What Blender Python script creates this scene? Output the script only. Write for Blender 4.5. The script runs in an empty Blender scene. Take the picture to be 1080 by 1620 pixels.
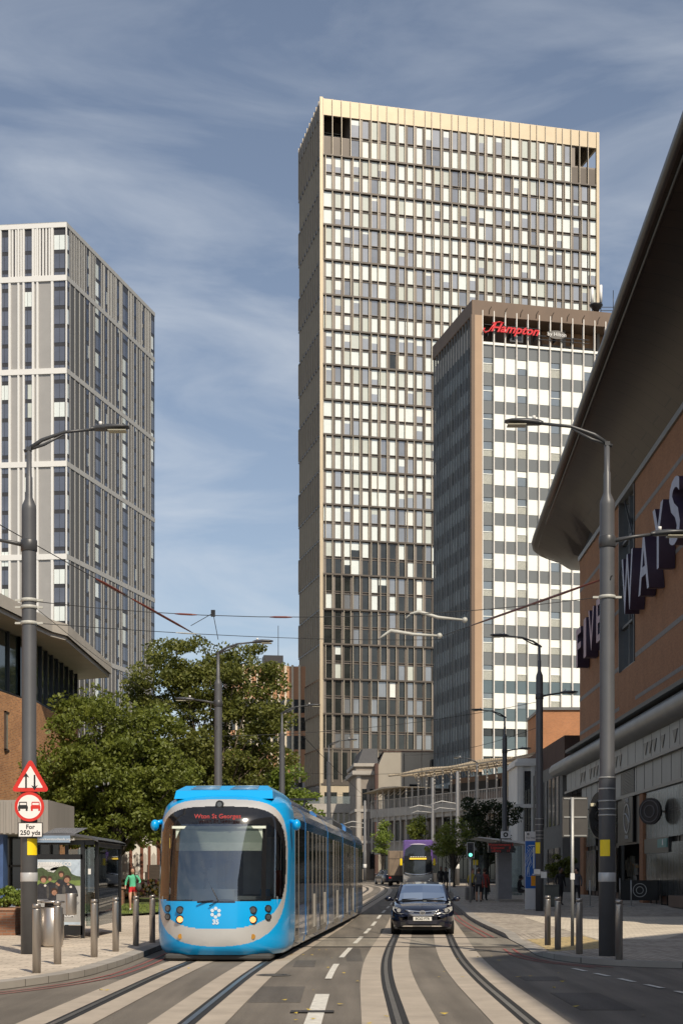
import bpy, bmesh, math, random
from mathutils import Vector, Matrix
R = math.radians
random.seed(7)
SC = bpy.context.scene
COL = SC.collection
# ------------------------------------------------------------------ camera, world, sun, exposure
F = 2330.0; CX = 540.0; HY = 1385.0; CZ = 1.7
cam_d = bpy.data.cameras.new('camera'); cam = bpy.data.objects.new('camera', cam_d); COL.objects.link(cam)
cam.location = (0, 0, CZ); cam.rotation_euler = (R(90), 0, 0)
cam_d.sensor_fit = 'HORIZONTAL'; cam_d.sensor_width = 36.0; cam_d.lens = 36.0 * F / 1080.0
cam_d.shift_y = (HY - 810.0) / 1080.0; cam_d.clip_start = 0.5; cam_d.clip_end = 4000
SC.camera = cam
SUN_AZ = 24.0; SUN_EL = 46.0            # azimuth: to the right of straight behind the camera
sd = Vector((math.sin(R(SUN_AZ)) * math.cos(R(SUN_EL)), -math.cos(R(SUN_AZ)) * math.cos(R(SUN_EL)), math.sin(R(SUN_EL))))
W = bpy.data.worlds.new('World'); SC.world = W; W.use_nodes = True
nt = W.node_tree; nt.nodes.clear()
def wn(t, **k):
    n = nt.nodes.new(t)
    for a, b in k.items(): setattr(n, a, b)
    return n
wo = wn('ShaderNodeOutputWorld'); bg = wn('ShaderNodeBackground'); sky = wn('ShaderNodeTexSky')
sky.sky_type = 'NISHITA'; sky.sun_disc = False
sky.sun_elevation = R(SUN_EL); sky.sun_rotation = math.atan2(sd.x, sd.y)
sky.air_density = 1.0; sky.dust_density = 1.2; sky.ozone_density = 1.6; sky.altitude = 100
tc = wn('ShaderNodeTexCoord'); mp = wn('ShaderNodeMapping'); mp.inputs['Scale'].default_value = (1.6, 1.0, 5.5)
mp.inputs['Rotation'].default_value = (0.0, R(14), 0.0); mp.inputs['Location'].default_value = (0.35, 0.0, 0.2)
nz = wn('ShaderNodeTexNoise'); nz.inputs['Scale'].default_value = 3.1; nz.inputs['Detail'].default_value = 9; nz.inputs['Roughness'].default_value = 0.55
nz.inputs['Distortion'].default_value = 0.5
cr = wn('ShaderNodeValToRGB'); cr.color_ramp.elements[0].position = 0.42; cr.color_ramp.elements[0].color = (0.0, 0.0, 0.0, 1)
cr.color_ramp.elements[1].position = 0.74; cr.color_ramp.elements[1].color = (0.62, 0.62, 0.62, 1)
mx = wn('ShaderNodeMixRGB'); mx.inputs[2].default_value = (6.3, 6.7, 7.2, 1)
hs = wn('ShaderNodeHueSaturation'); hs.inputs['Saturation'].default_value = 0.78; hs.inputs['Value'].default_value = 1.0
L = nt.links.new
L(tc.outputs['Generated'], mp.inputs['Vector']); L(mp.outputs[0], nz.inputs['Vector']); L(nz.outputs['Fac'], cr.inputs[0])
L(sky.outputs[0], hs.inputs['Color']); L(hs.outputs[0], mx.inputs[1]); 
sz = wn('ShaderNodeSeparateXYZ'); L(tc.outputs['Generated'], sz.inputs[0]); mr = wn('ShaderNodeMapRange'); mr.inputs['From Min'].default_value = 0.0; mr.inputs['From Max'].default_value = 0.5
mr.inputs['To Min'].default_value = 1.5; mr.inputs['To Max'].default_value = 0.6; L(sz.outputs[2], mr.inputs['Value'])
mm = wn('ShaderNodeMath', operation='MULTIPLY'); mm.use_clamp = True; L(cr.outputs[0], mm.inputs[0]); L(mr.outputs[0], mm.inputs[1]); L(mm.outputs[0], mx.inputs[0]); L(mx.outputs[0], bg.inputs['Color'])
bg.inputs['Strength'].default_value = 0.112; L(bg.outputs[0], wo.inputs[0])
sl = bpy.data.lights.new('sun', 'SUN'); sl.energy = 4.4; sl.angle = R(0.5); sl.color = (1.0, 0.885, 0.72)
so = bpy.data.objects.new('sun', sl); COL.objects.link(so); so.rotation_euler = sd.to_track_quat('Z', 'Y').to_euler(); so.location = sd * 300
SC.view_settings.view_transform = 'Standard'; SC.view_settings.look = 'None'
SC.view_settings.exposure = 0.0; SC.view_settings.gamma = 1.0
SC.render.engine = 'CYCLES'
SC.cycles.max_bounces = 8; SC.cycles.transparent_max_bounces = 12

# ------------------------------------------------------------------ helpers
def P(px, py, d): return Vector(((px - CX) / F * d, d, CZ + (HY - py) / F * d))
def X(px, d): return (px - CX) / F * d
def Z(py, d): return CZ + (HY - py) / F * d
def H(y):                                             # the road climbs gently away from the camera
    t = min(max(y - 45.0, 0.0), 150.0)
    return 0.0075 * t * min(1.0, t / 12.0)
def GD(px, py, k=0.12):                               # depth of a ground point seen at a pixel
    a = (py - HY) / F
    d = 30.0
    for _ in range(60):
        d = 0.5 * d + 0.5 * (CZ - k - H(d)) / max(a, 1e-4)
    return d
def G(px, py, k=0.12):
    d = GD(px, py, k); return Vector((X(px, d), d, H(d) + k))
class MB:
    def __init__(s): s.v = []; s.f = []; s.m = []; s.sm = []; s.starts = []
    def add(s, vs, fs, m=0, smooth=False):
        o = len(s.v); s.starts.append((o, len(s.f))); s.v += [tuple(v) for v in vs]
        for f in fs: s.f.append(tuple(i + o for i in f)); s.m.append(m); s.sm.append(smooth)
        return s
    def box(s, x0, x1, y0, y1, z0, z1, m=0, M=None):
        vs = [Vector((x, y, z)) for z in (z0, z1) for y in (y0, y1) for x in (x0, x1)]
        if M is not None: vs = [M @ v for v in vs]
        return s.add(vs, [(0, 2, 3, 1), (4, 5, 7, 6), (0, 1, 5, 4), (2, 6, 7, 3), (0, 4, 6, 2), (1, 3, 7, 5)], m)
    def cbox(s, x0, x1, y0, y1, z0, z1, c=0.03, m=0):   # box with chamfered edges
        vs = []; 
        for z, i in ((z0, c), (z0 + c, 0), (z1 - c, 0), (z1, c)):
            a = i
            vs += [(x0 + c + a * 0, y0 + a, z), (x1 - c, y0 + a, z), (x1 - a, y0 + c, z), (x1 - a, y1 - c, z), (x1 - c, y1 - a, z), (x0 + c, y1 - a, z), (x0 + a, y1 - c, z), (x0 + a, y0 + c, z)]
        fs = [tuple(range(7, -1, -1)), tuple(range(24, 32))]
        for k in range(3):
            for j in range(8): fs.append((k * 8 + j, k * 8 + (j + 1) % 8, k * 8 + 8 + (j + 1) % 8, k * 8 + 8 + j))
        return s.add(vs, fs, m)
    def quad(s, a, b, c, d, m=0): return s.add([a, b, c, d], [(0, 1, 2, 3)], m)
    def poly(s, pts, m=0): return s.add(pts, [tuple(range(len(pts)))], m)
    def prism(s, pts, ext, m=0):                       # polygon pts swept by vector ext
        n = len(pts); e = Vector(ext); a = [Vector(p) for p in pts]
        return s.add(a + [p + e for p in a], [tuple(range(n - 1, -1, -1)), tuple(range(n, 2 * n))] + [(i, (i + 1) % n, n + (i + 1) % n, n + i) for i in range(n)], m)
    def tube(s, path, r, n=10, m=0, caps=True, smooth=True, sx=1.0):
        path = [Vector(p) for p in path]; k = len(path)
        rs = r if isinstance(r, (list, tuple)) else [r] * k
        vs = []; fs = []; up = None
        for i, p in enumerate(path):
            t = (path[min(i + 1, k - 1)] - path[max(i - 1, 0)])
            t = t.normalized() if t.length > 1e-9 else Vector((0, 0, 1))
            ref = up if up is not None else (Vector((0, 0, 1)) if abs(t.z) < 0.9 else Vector((0, 1, 0)))
            a = t.cross(ref); a = a.normalized() if a.length > 1e-6 else t.orthogonal().normalized()
            b = a.cross(t).normalized(); up = b
            for j in range(n):
                g = 2 * math.pi * j / n
                vs.append(p + a * (math.cos(g) * rs[i] * sx) + b * (math.sin(g) * rs[i]))
        for i in range(k - 1):
            for j in range(n): fs.append((i * n + j, i * n + (j + 1) % n, (i + 1) * n + (j + 1) % n, (i + 1) * n + j))
        s.add(vs, fs, m, smooth)
        if caps:
            o = len(s.v) - len(vs)
            s.f += [tuple(o + j for j in range(n - 1, -1, -1)), tuple(o + (k - 1) * n + j for j in range(n))]; s.m += [m, m]; s.sm += [False, False]
        return s
    def cyl(s, x, y, z0, z1, r, r1=None, n=20, m=0, smooth=True): return s.tube([(x, y, z0), (x, y, z1)], [r, r if r1 is None else r1], n, m, True, smooth)
    def lathe(s, x, y, prof, n=20, m=0): # prof: (r,z)
        vs = []; fs = []
        for r, z in prof:
            for j in range(n): g = 2 * math.pi * j / n; vs.append((x + r * math.cos(g), y + r * math.sin(g), z))
        for i in range(len(prof) - 1):
            for j in range(n): fs.append((i * n + j, i * n + (j + 1) % n, (i + 1) * n + (j + 1) % n, (i + 1) * n + j))
        s.add(vs, fs, m, True); o = len(s.v) - len(vs); k = len(prof)
        s.f += [tuple(o + j for j in range(n - 1, -1, -1)), tuple(o + (k - 1) * n + j for j in range(n))]; s.m += [m, m]; s.sm += [False, False]
        return s
    def disc(s, c, r, nrm, n=20, m=0, t=0.0, r0=0.0, sx=1.0):   # flat disc or ring with thickness t
        c = Vector(c); nn = Vector(nrm).normalized(); a = nn.cross(Vector((0, 0, 1)));
        if a.length < 1e-4: a = Vector((1, 0, 0))
        a.normalize(); b = nn.cross(a)
        ring = lambda q, off: [c + nn * off + a * (math.cos(2 * math.pi * j / n) * q * sx) + b * (math.sin(2 * math.pi * j / n) * q) for j in range(n)]
        if r0 <= 0:
            if t <= 0: return s.add(ring(r, 0), [tuple(range(n))], m)
            return s.add(ring(r, 0) + ring(r, t), [tuple(range(n - 1, -1, -1)), tuple(range(n, 2 * n))] + [(j, (j + 1) % n, n + (j + 1) % n, n + j) for j in range(n)], m)
        vs = ring(r, 0) + ring(r, t) + ring(r0, t) + ring(r0, 0); fs = []
        for k in range(4):
            for j in range(n): fs.append((k * n + j, k * n + (j + 1) % n, ((k + 1) % 4) * n + (j + 1) % n, ((k + 1) % 4) * n + j))
        return s.add(vs, fs, m)
    def ball(s, c, r, n=12, m=0, sx=1, sy=1, sz=1):
        vs = []; fs = []; k = n // 2 + 1
        for i in range(k):
            th = math.pi * (i / (k - 1)) * 0.998 + 0.001
            for j in range(n):
                g = 2 * math.pi * j / n; vs.append((c[0] + r * sx * math.sin(th) * math.cos(g), c[1] + r * sy * math.sin(th) * math.sin(g), c[2] + r * sz * math.cos(th)))
        for i in range(k - 1):
            for j in range(n): fs.append((i * n + j, (i + 1) * n + j, (i + 1) * n + (j + 1) % n, i * n + (j + 1) % n))
        return s.add(vs, fs, m, True)
    def build_each(s, name, mats, parent=None, loc=None, M=None, cap=95):   # every add() call becomes a part of its own
        if M is not None: s.xf(M)
        st = s.starts + [(len(s.v), len(s.f))]; out = []; rest = MB()
        for k, ((a, fa), (c, fc)) in enumerate(zip(st, st[1:])):
            q = MB() if k < cap else rest; off = len(q.v) - a
            q.v += s.v[a:c]; q.f += [tuple(i + off for i in f) for f in s.f[fa:fc]]; q.m += s.m[fa:fc]; q.sm += s.sm[fa:fc]
            if k < cap: out.append(q.build(name, mats, parent, loc))
        if rest.v: tag(rest.build(name + 's', mats, parent, loc), kind='stuff')
        return out
    def xf(s, M): s.v = [tuple(M @ Vector(v)) for v in s.v]; return s
    def build(s, name, mats, parent=None, loc=None):
        me = bpy.data.meshes.new(name); me.from_pydata(s.v, [], s.f)
        if not isinstance(mats, (list, tuple)): mats = [mats]
        for q in mats: me.materials.append(q)
        me.polygons.foreach_set('material_index', [min(i, len(mats) - 1) for i in s.m]); me.polygons.foreach_set('use_smooth', s.sm)
        me.update(); o = bpy.data.objects.new(name, me); COL.objects.link(o)
        if parent: o.parent = parent
        if loc: o.location = loc
        return o
def tag(o, label=None, cat=None, group=None, kind=None):
    if label: o['label'] = label
    if cat: o['category'] = cat
    if group: o['group'] = group
    if kind: o['kind'] = kind
    return o
def empty(name, loc=(0, 0, 0), rz=0.0, label=None, cat=None, group=None):
    o = bpy.data.objects.new(name, None); COL.objects.link(o); o.location = loc; o.rotation_euler = (0, 0, rz); o.empty_display_size = 0.5
    return tag(o, label, cat, group)
def copy_tree(o, parent=None):
    c = o.copy(); COL.objects.link(c); c.parent = parent
    for ch in list(o.children): copy_tree(ch, c)
    return c
def text(name, s, size, mat, parent, M, ext=0.004, shear=0.0, sx=1.0, align='CENTER', offset=0.0):
    cu = bpy.data.curves.new('t', 'FONT'); cu.body = s; cu.size = size; cu.extrude = ext; cu.shear = shear; cu.align_x = align; cu.align_y = 'CENTER'; cu.offset = offset
    cu.resolution_u = 3
    o = bpy.data.objects.new('t', cu); COL.objects.link(o); bpy.context.view_layer.update()
    me = bpy.data.meshes.new_from_object(o.evaluated_get(bpy.context.evaluated_depsgraph_get()))
    bpy.data.objects.remove(o); me.transform(Matrix.Diagonal((sx, 1, 1, 1))); me.transform(M)
    me.materials.clear(); me.materials.append(mat)
    q = bpy.data.objects.new(name, me); COL.objects.link(q); q.parent = parent
    return q
def face_M(origin, right, up=(0, 0, 1)):              # maps text plane xy to a plane in the scene
    r = Vector(right).normalized(); u = Vector(up).normalized(); n = r.cross(u)
    m = Matrix((r, u, n)).transposed().to_4x4(); m.translation = Vector(origin); return m
# ------------------------------------------------------------------ materials
MATS = {}
def mat(name, col=(0.5, 0.5, 0.5), rough=0.6, metal=0.0, var=0.12, scale=3.0, bump=0.0, bscale=40.0, coat=0.0, spec=0.5, emit=None, es=1.0, streak=0.0, col2=None):
    if name in MATS: return MATS[name]
    m = bpy.data.materials.new(name); m.use_nodes = True; t = m.node_tree; b = t.nodes['Principled BSDF']; MATS[name] = m
    b.inputs['Roughness'].default_value = rough; b.inputs['Metallic'].default_value = metal
    b.inputs['Coat Weight'].default_value = coat; b.inputs['Coat Roughness'].default_value = 0.05; b.inputs['Specular IOR Level'].default_value = spec
    c = (*col, 1.0); b.inputs['Base Color'].default_value = c
    if emit: b.inputs['Emission Color'].default_value = (*emit, 1); b.inputs['Emission Strength'].default_value = es
    if var > 0 or bump > 0:
        tc = t.nodes.new('ShaderNodeTexCoord'); g = t.nodes.new('ShaderNodeNewGeometry')
        n = t.nodes.new('ShaderNodeTexNoise'); n.inputs['Scale'].default_value = scale; n.inputs['Detail'].default_value = 6; n.inputs['Roughness'].default_value = 0.65
        src = tc.outputs['Object']
        if streak:
            q = t.nodes.new('ShaderNodeMapping'); q.inputs['Scale'].default_value = (1, 1, 1.0 / streak); t.links.new(src, q.inputs['Vector']); src = q.outputs[0]
        t.links.new(src, n.inputs['Vector'])
        r = t.nodes.new('ShaderNodeMapRange'); r.inputs['From Min'].default_value = 0.3; r.inputs['From Max'].default_value = 0.7
        t.links.new(n.outputs['Fac'], r.inputs['Value'])
        x = t.nodes.new('ShaderNodeMixRGB'); t.links.new(r.outputs[0], x.inputs[0])
        lo = col2 if col2 else tuple(q * (1 - var) for q in col); hi = tuple(min(1, q * (1 + var)) for q in col)
        x.inputs[1].default_value = (*lo, 1); x.inputs[2].default_value = (*hi, 1); t.links.new(x.outputs[0], b.inputs['Base Color'])
        if bump > 0:
            n2 = t.nodes.new('ShaderNodeTexNoise'); n2.inputs['Scale'].default_value = bscale; n2.inputs['Detail'].default_value = 4; t.links.new(tc.outputs['Object'], n2.inputs['Vector'])
            bp = t.nodes.new('ShaderNodeBump'); bp.inputs['Strength'].default_value = bump; bp.inputs['Distance'].default_value = 0.02
            t.links.new(n2.outputs['Fac'], bp.inputs['Height']); t.links.new(bp.outputs[0], b.inputs['Normal'])
    return m
def brickmat(name, c1, c2, mortar, bw=0.225, bh=0.075, ms=0.01, mode='wall', rough=0.85, var=0.15, bump=0.3, rot=0.0, bias=0.0):
    if name in MATS: return MATS[name]
    m = bpy.data.materials.new(name); m.use_nodes = True; t = m.node_tree; b = t.nodes['Principled BSDF']; MATS[name] = m
    b.inputs['Roughness'].default_value = rough; b.inputs['Specular IOR Level'].default_value = 0.3
    tc = t.nodes.new('ShaderNodeTexCoord'); br = t.nodes.new('ShaderNodeTexBrick')
    if mode == 'wall':
        sp = t.nodes.new('ShaderNodeSeparateXYZ'); t.links.new(tc.outputs['Object'], sp.inputs[0]); ad = t.nodes.new('ShaderNodeMath'); t.links.new(sp.outputs[0], ad.inputs[0]); t.links.new(sp.outputs[1], ad.inputs[1])
        cb = t.nodes.new('ShaderNodeCombineXYZ'); t.links.new(ad.outputs[0], cb.inputs[0]); t.links.new(sp.outputs[2], cb.inputs[1]); t.links.new(cb.outputs[0], br.inputs['Vector'])
    else:
        q = t.nodes.new('ShaderNodeMapping'); q.inputs['Rotation'].default_value = (0, 0, rot); t.links.new(tc.outputs['Object'], q.inputs['Vector']); t.links.new(q.outputs[0], br.inputs['Vector'])
    br.inputs['Scale'].default_value = 1.0; br.inputs['Brick Width'].default_value = bw; br.inputs['Row Height'].default_value = bh; br.inputs['Mortar Size'].default_value = ms
    br.inputs['Color1'].default_value = (*c1, 1); br.inputs['Color2'].default_value = (*c2, 1); br.inputs['Mortar'].default_value = (*mortar, 1); br.inputs['Bias'].default_value = bias
    n = t.nodes.new('ShaderNodeTexNoise'); n.inputs['Scale'].default_value = 0.6; n.inputs['Detail'].default_value = 8; n.inputs['Roughness'].default_value = 0.7; t.links.new(tc.outputs['Object'], n.inputs['Vector'])
    r = t.nodes.new('ShaderNodeMapRange'); r.inputs['From Min'].default_value = 0.3; r.inputs['From Max'].default_value = 0.7; r.inputs['To Min'].default_value = 1 - var; r.inputs['To Max'].default_value = 1 + var
    t.links.new(n.outputs['Fac'], r.inputs['Value']); x = t.nodes.new('ShaderNodeMixRGB'); x.blend_type = 'MULTIPLY'; x.inputs[0].default_value = 1
    t.links.new(br.outputs['Color'], x.inputs[1]); t.links.new(r.outputs[0], x.inputs[2]); t.links.new(x.outputs[0], b.inputs['Base Color'])
    if bump:
        bp = t.nodes.new('ShaderNodeBump'); bp.inputs['Strength'].default_value = bump; bp.inputs['Distance'].default_value = 0.01; bp.invert = True
        t.links.new(br.outputs['Fac'], bp.inputs['Height']); t.links.new(bp.outputs[0], b.inputs['Normal'])
    return m
def glassmat(name, tint=(0.5, 0.55, 0.55), refl=(0.9, 0.95, 1.0), ior=1.5, boost=0.0, rough=0.02):
    if name in MATS: return MATS[name]
    m = bpy.data.materials.new(name); m.use_nodes = True; t = m.node_tree; t.nodes.clear(); MATS[name] = m
    o = t.nodes.new('ShaderNodeOutputMaterial'); a = t.nodes.new('ShaderNodeBsdfTransparent'); g = t.nodes.new('ShaderNodeBsdfGlossy'); fr = t.nodes.new('ShaderNodeFresnel'); x = t.nodes.new('ShaderNodeMixShader')
    fr.inputs['IOR'].default_value = ior; a.inputs[0].default_value = (*tint, 1); g.inputs[0].default_value = (*refl, 1); g.inputs['Roughness'].default_value = rough
    ma = t.nodes.new('ShaderNodeMath'); ma.inputs[1].default_value = boost; t.links.new(fr.outputs[0], ma.inputs[0])
    t.links.new(ma.outputs[0], x.inputs[0]); t.links.new(a.outputs[0], x.inputs[1]); t.links.new(g.outputs[0], x.inputs[2]); t.links.new(x.outputs[0], o.inputs[0])
    return m
M_steel = mat('brushed_steel', (0.42, 0.39, 0.36), 0.38, 0.85, 0.08, 6, streak=8)
M_pole = mat('pole_grey_paint', (0.085, 0.088, 0.095), 0.42, 0.0, 0.1, 2)
M_black = mat('black_paint', (0.012, 0.012, 0.013), 0.35, 0, 0.1)
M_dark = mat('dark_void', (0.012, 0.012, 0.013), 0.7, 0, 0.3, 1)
M_white = mat('white_paint', (0.75, 0.74, 0.71), 0.5, 0, 0.05)
M_yellow = mat('yellow_plate', (0.85, 0.62, 0.01), 0.45, 0, 0.03)
M_galv = mat('galvanised', (0.42, 0.42, 0.40), 0.5, 0.5, 0.1)
M_dglass = mat('dark_glass', (0.02, 0.023, 0.026), 0.06, 0.0, 0.2, 0.4, spec=0.8)
M_rubber = mat('rubber', (0.015, 0.015, 0.015), 0.8, 0, 0.2)
M_chrome = mat('chrome', (0.75, 0.75, 0.75), 0.12, 1.0, 0.0)
# ------------------------------------------------------------------ the setting: ground, road, kerbs, pavements, markings, tracks
def lerpc(c, y):
    if y <= c[0][0]: return c[0][1]
    for (a, p), (b, q) in zip(c, c[1:]):
        if y <= b:
            t = (y - a) / (b - a); return p + (q - p) * t
    return c[-1][1]
def smooth_curve(c, y, w=1.2):
    return sum(lerpc(c, y + k * w) for k in (-1, -0.5, 0, 0.5, 1)) / 5
KL = [(10, -40), (14.5, -16), (17.2, -9), (19.2, -6.6), (21.0, -5.3), (22.5, -4.7), (24.3, -4.25), (28, -4.08), (33.6, -4.1), (40, -3.8), (60, -2.9), (80, -1.6), (100, -0.5), (120, -0.1), (140, -1.0), (152, -3.0), (160, -7), (166, -16), (170, -60)]
KR = [(25.2, 60), (25.6, 14), (26.0, 8.2), (26.6, 5.9), (27.6, 4.85), (29, 4.3), (31, 4.1), (35, 4.3), (39, 4.42), (55, 4.75), (72, 5.5), (100, 7.6), (130, 9.3), (150, 9.9), (185, 11)]
TL = [(-10, -2.7), (10, -2.62), (16.85, -2.52), (27.3, -2.3), (44, -1.35), (60, -0.44), (80, 0.85), (100, 2.1), (115, 2.8), (128, 3.0), (140, 2.5), (150, 1.2), (158, -1.0), (164, -5)]
TR = [(-10, 1.3), (10, 1.36), (16.85, 1.42), (25.6, 1.5), (33, 1.8), (41.7, 2.3), (60, 3.25), (80, 4.4), (100, 5.6), (115, 6.2), (128, 6.5), (140, 6.2), (150, 5.2), (158, 3.2), (166, -1)]
def ys_range(a, b, st):
    n = max(1, int(round((b - a) / st))); return [a + (b - a) * i / n for i in range(n + 1)]
def strip(name, cl, cr_, ys, zl, zr, m, mats, mb=None, nx=1):
    own = mb is None; mb = mb or MB(); vs = []; n = nx + 1
    for y in ys:
        a, b = cl(y), cr_(y)
        for k in range(n):
            t = k / nx; vs.append((a + (b - a) * t, y, zl(y) + (zr(y) - zl(y)) * t))
    mb.add(vs, [(i * n + k, i * n + k + 1, (i + 1) * n + k + 1, (i + 1) * n + k) for i in range(len(ys) - 1) for k in range(nx)], m)
    return mb.build(name, mats) if own else mb
def asphalt(name, col, patch):
    m = mat(name, col, 0.82, 0, 0.16, 0.35, bump=0.5, bscale=90)
    t = m.node_tree; b = t.nodes['Principled BSDF']; old = b.inputs['Base Color'].links[0].from_socket
    tc = t.nodes.new('ShaderNodeTexCoord'); n = t.nodes.new('ShaderNodeTexNoise'); n.inputs['Scale'].default_value = 60; n.inputs['Detail'].default_value = 3; t.links.new(tc.outputs['Object'], n.inputs['Vector'])
    q = t.nodes.new('ShaderNodeMapping'); q.inputs['Scale'].default_value = (2.2, 0.12, 1); t.links.new(tc.outputs['Object'], q.inputs['Vector'])
    n3 = t.nodes.new('ShaderNodeTexNoise'); n3.inputs['Scale'].default_value = 1.2; n3.inputs['Detail'].default_value = 5; t.links.new(q.outputs[0], n3.inputs['Vector'])
    for nn, lo, hi in ((n, 0.72, 1.3), (n3, 0.8, 1.22)):
        r = t.nodes.new('ShaderNodeMapRange'); r.inputs['From Min'].default_value = 0.35; r.inputs['From Max'].default_value = 0.65; r.inputs['To Min'].default_value = lo; r.inputs['To Max'].default_value = hi
        t.links.new(nn.outputs['Fac'], r.inputs['Value']); x = t.nodes.new('ShaderNodeMixRGB'); x.blend_type = 'MULTIPLY'; x.inputs[0].default_value = 1
        t.links.new(old, x.inputs[1]); t.links.new(r.outputs[0], x.inputs[2]); old = x.outputs[0]
    t.links.new(old, b.inputs['Base Color']); return m
M_asph = asphalt('asphalt', (0.155, 0.136, 0.112), 0)
M_asph2 = asphalt('asphalt_pale', (0.24, 0.215, 0.175), 0)
M_conc = mat('track_concrete', (0.40, 0.345, 0.28), 0.8, 0, 0.16, 1.4, bump=0.3)
M_gnd = mat('far_ground', (0.12, 0.115, 0.10), 0.9, 0, 0.2, 0.1)
M_paveL = brickmat('granite_paving', (0.60, 0.525, 0.43), (0.47, 0.41, 0.335), (0.24, 0.20, 0.16), 0.6, 0.22, 0.012, 'floor', 0.8, 0.22, 0.25, rot=R(4), bias=-0.1)
M_paveR = brickmat('small_sett_paving', (0.46, 0.405, 0.335), (0.32, 0.28, 0.235), (0.16, 0.14, 0.115), 0.42, 0.14, 0.01, 'floor', 0.8, 0.25, 0.25, rot=R(88))
M_kerb = brickmat('granite_kerb', (0.36, 0.335, 0.30), (0.29, 0.27, 0.24), (0.11, 0.10, 0.09), 0.9, 5.0, 0.014, 'wall', 0.75, 0.12, 0.2)
M_line = mat('road_marking', (0.62, 0.60, 0.54), 0.7, 0, 0.22, 9)
M_red = mat('red_line', (0.27, 0.085, 0.075), 0.8, 0, 0.35, 9)
M_rail = mat('rail_steel', (0.32, 0.30, 0.28), 0.3, 0.9, 0.2, 4)
M_groove = mat('rail_groove', (0.02, 0.019, 0.018), 0.7, 0, 0.3, 5)
M_tact = brickmat('buff_tactile_paving', (0.50, 0.38, 0.19), (0.44, 0.34, 0.17), (0.3, 0.24, 0.14), 0.4, 0.4, 0.02, 'floor', 0.8, 0.15, 0.5)
M_tact2 = brickmat('pale_crossing_paving', (0.62, 0.55, 0.44), (0.54, 0.48, 0.39), (0.33, 0.29, 0.24), 0.4, 0.4, 0.015, 'floor', 0.8, 0.15, 0.3)

ysg = ys_range(-60, 0, 30) + ys_range(10, 200, 5) + [300, 500, 900, 1600]
mb = MB(); strip('', lambda y: -900, lambda y: 900, ysg, lambda y: H(y) - 0.06, lambda y: H(y) - 0.06, 0, None, mb, nx=2)
tag(mb.build('ground', M_gnd), kind='structure')
ysr = ys_range(-40, 190, 2)
mb = MB(); strip('', lambda y: -45, lambda y: 60, ysr, H, H, 0, None, mb, nx=8)
tag(mb.build('road', M_asph), kind='structure')
# kerb heights (the right kerb is dropped at the crossing)
def hkR(y):
    if 31.6 < y < 38.6: return 0.02
    if y <= 31.6: return 0.02 + 0.10 * min(1, (31.6 - y) / 1.3)
    return 0.02 + 0.10 * min(1, (y - 38.6) / 1.5)
def hkL(y): return 0.12
kl = lambda y: smooth_curve(KL, y, 0.9); kr = lambda y: smooth_curve(KR, y, 0.5)
ysL = ys_range(10.5, 19, 0.5) + ys_range(19.3, 30, 0.35) + ys_range(31, 170, 1.2)
ysR = ys_range(25.3, 27, 0.1) + ys_range(27.2, 42, 0.25) + ys_range(43, 185, 1.5)
def gz(f, k=0.0): return lambda y: H(y) + f(y) + k
def offset_curve(c, w):
    def g(y):
        s = (c(y + 0.15) - c(y - 0.15)) / 0.3; return c(y) + w * math.sqrt(1 + min(s * s, 25))
    return g
klo = offset_curve(kl, -0.3); kro = offset_curve(kr, 0.3)
mb = MB(); strip('', klo, kl, ysL, gz(hkL), gz(hkL), 0, None, mb); strip('', kl, kl, ysL, gz(hkL), gz(lambda y: -0.03), 0, None, mb)
tag(mb.build('kerb_left', M_kerb), kind='structure')
mb = MB(); strip('', kr, kro, ysR, gz(hkR), gz(hkR), 0, None, mb); strip('', kr, kr, ysR, gz(lambda y: -0.03), gz(hkR), 0, None, mb)
tag(mb.build('kerb_right', M_kerb), kind='structure')
mb = MB(); strip('', lambda y: min(klo(y), -4) - 46, klo, ysL, gz(hkL), gz(hkL), 0, None, mb, nx=4)
tag(mb.build('pavement_left', M_paveL), kind='structure')
mb = MB()
strip('', kro, lambda y: kro(y) + 1.6, ysR, gz(hkR), gz(lambda y: 0.12), 0, None, mb)
strip('', lambda y: kro(y) + 1.6, lambda y: max(kro(y) + 1.7, 60), ysR, gz(lambda y: .12), gz(lambda y: .12), 0, None, mb, nx=3)
tag(mb.build('pavement_right', M_paveR), kind='structure')
mb = MB(); yy = ys_range(32.2, 38.2, 0.5)
strip('', lambda y: kro(y) + 0.1, lambda y: kro(y) + 1.58, yy, lambda y: H(y) + 0.02 + 0.1 * 0.1 / 1.6 + 0.005, lambda y: H(y) + 0.12 - 0.02 * 0.1 / 1.6 + 0.004, 0, None, mb)
tag(mb.build('tactile_paving', M_tact), kind='structure')
mb = MB(); strip('', lambda y: kro(y) + 1.64, lambda y: kro(y) + 3.2 + 0.35 * (y - 36), ys_range(36, 54, 1.5), gz(lambda y: .12, .005), gz(lambda y: .12, .005), 0, None, mb)
tag(mb.build('path_pale_paving', M_tact2), kind='structure')
# pale crossing band over the road
mb = MB(); strip('', lambda y: kl(y) + 0.02, lambda y: kr(y) - 0.02, ys_range(34.6, 39.6, 1), gz(lambda y: .004), gz(lambda y: .004), 0, None, mb, nx=2)
tag(mb.build('road_crossing_band', M_asph2), kind='structure')
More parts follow.
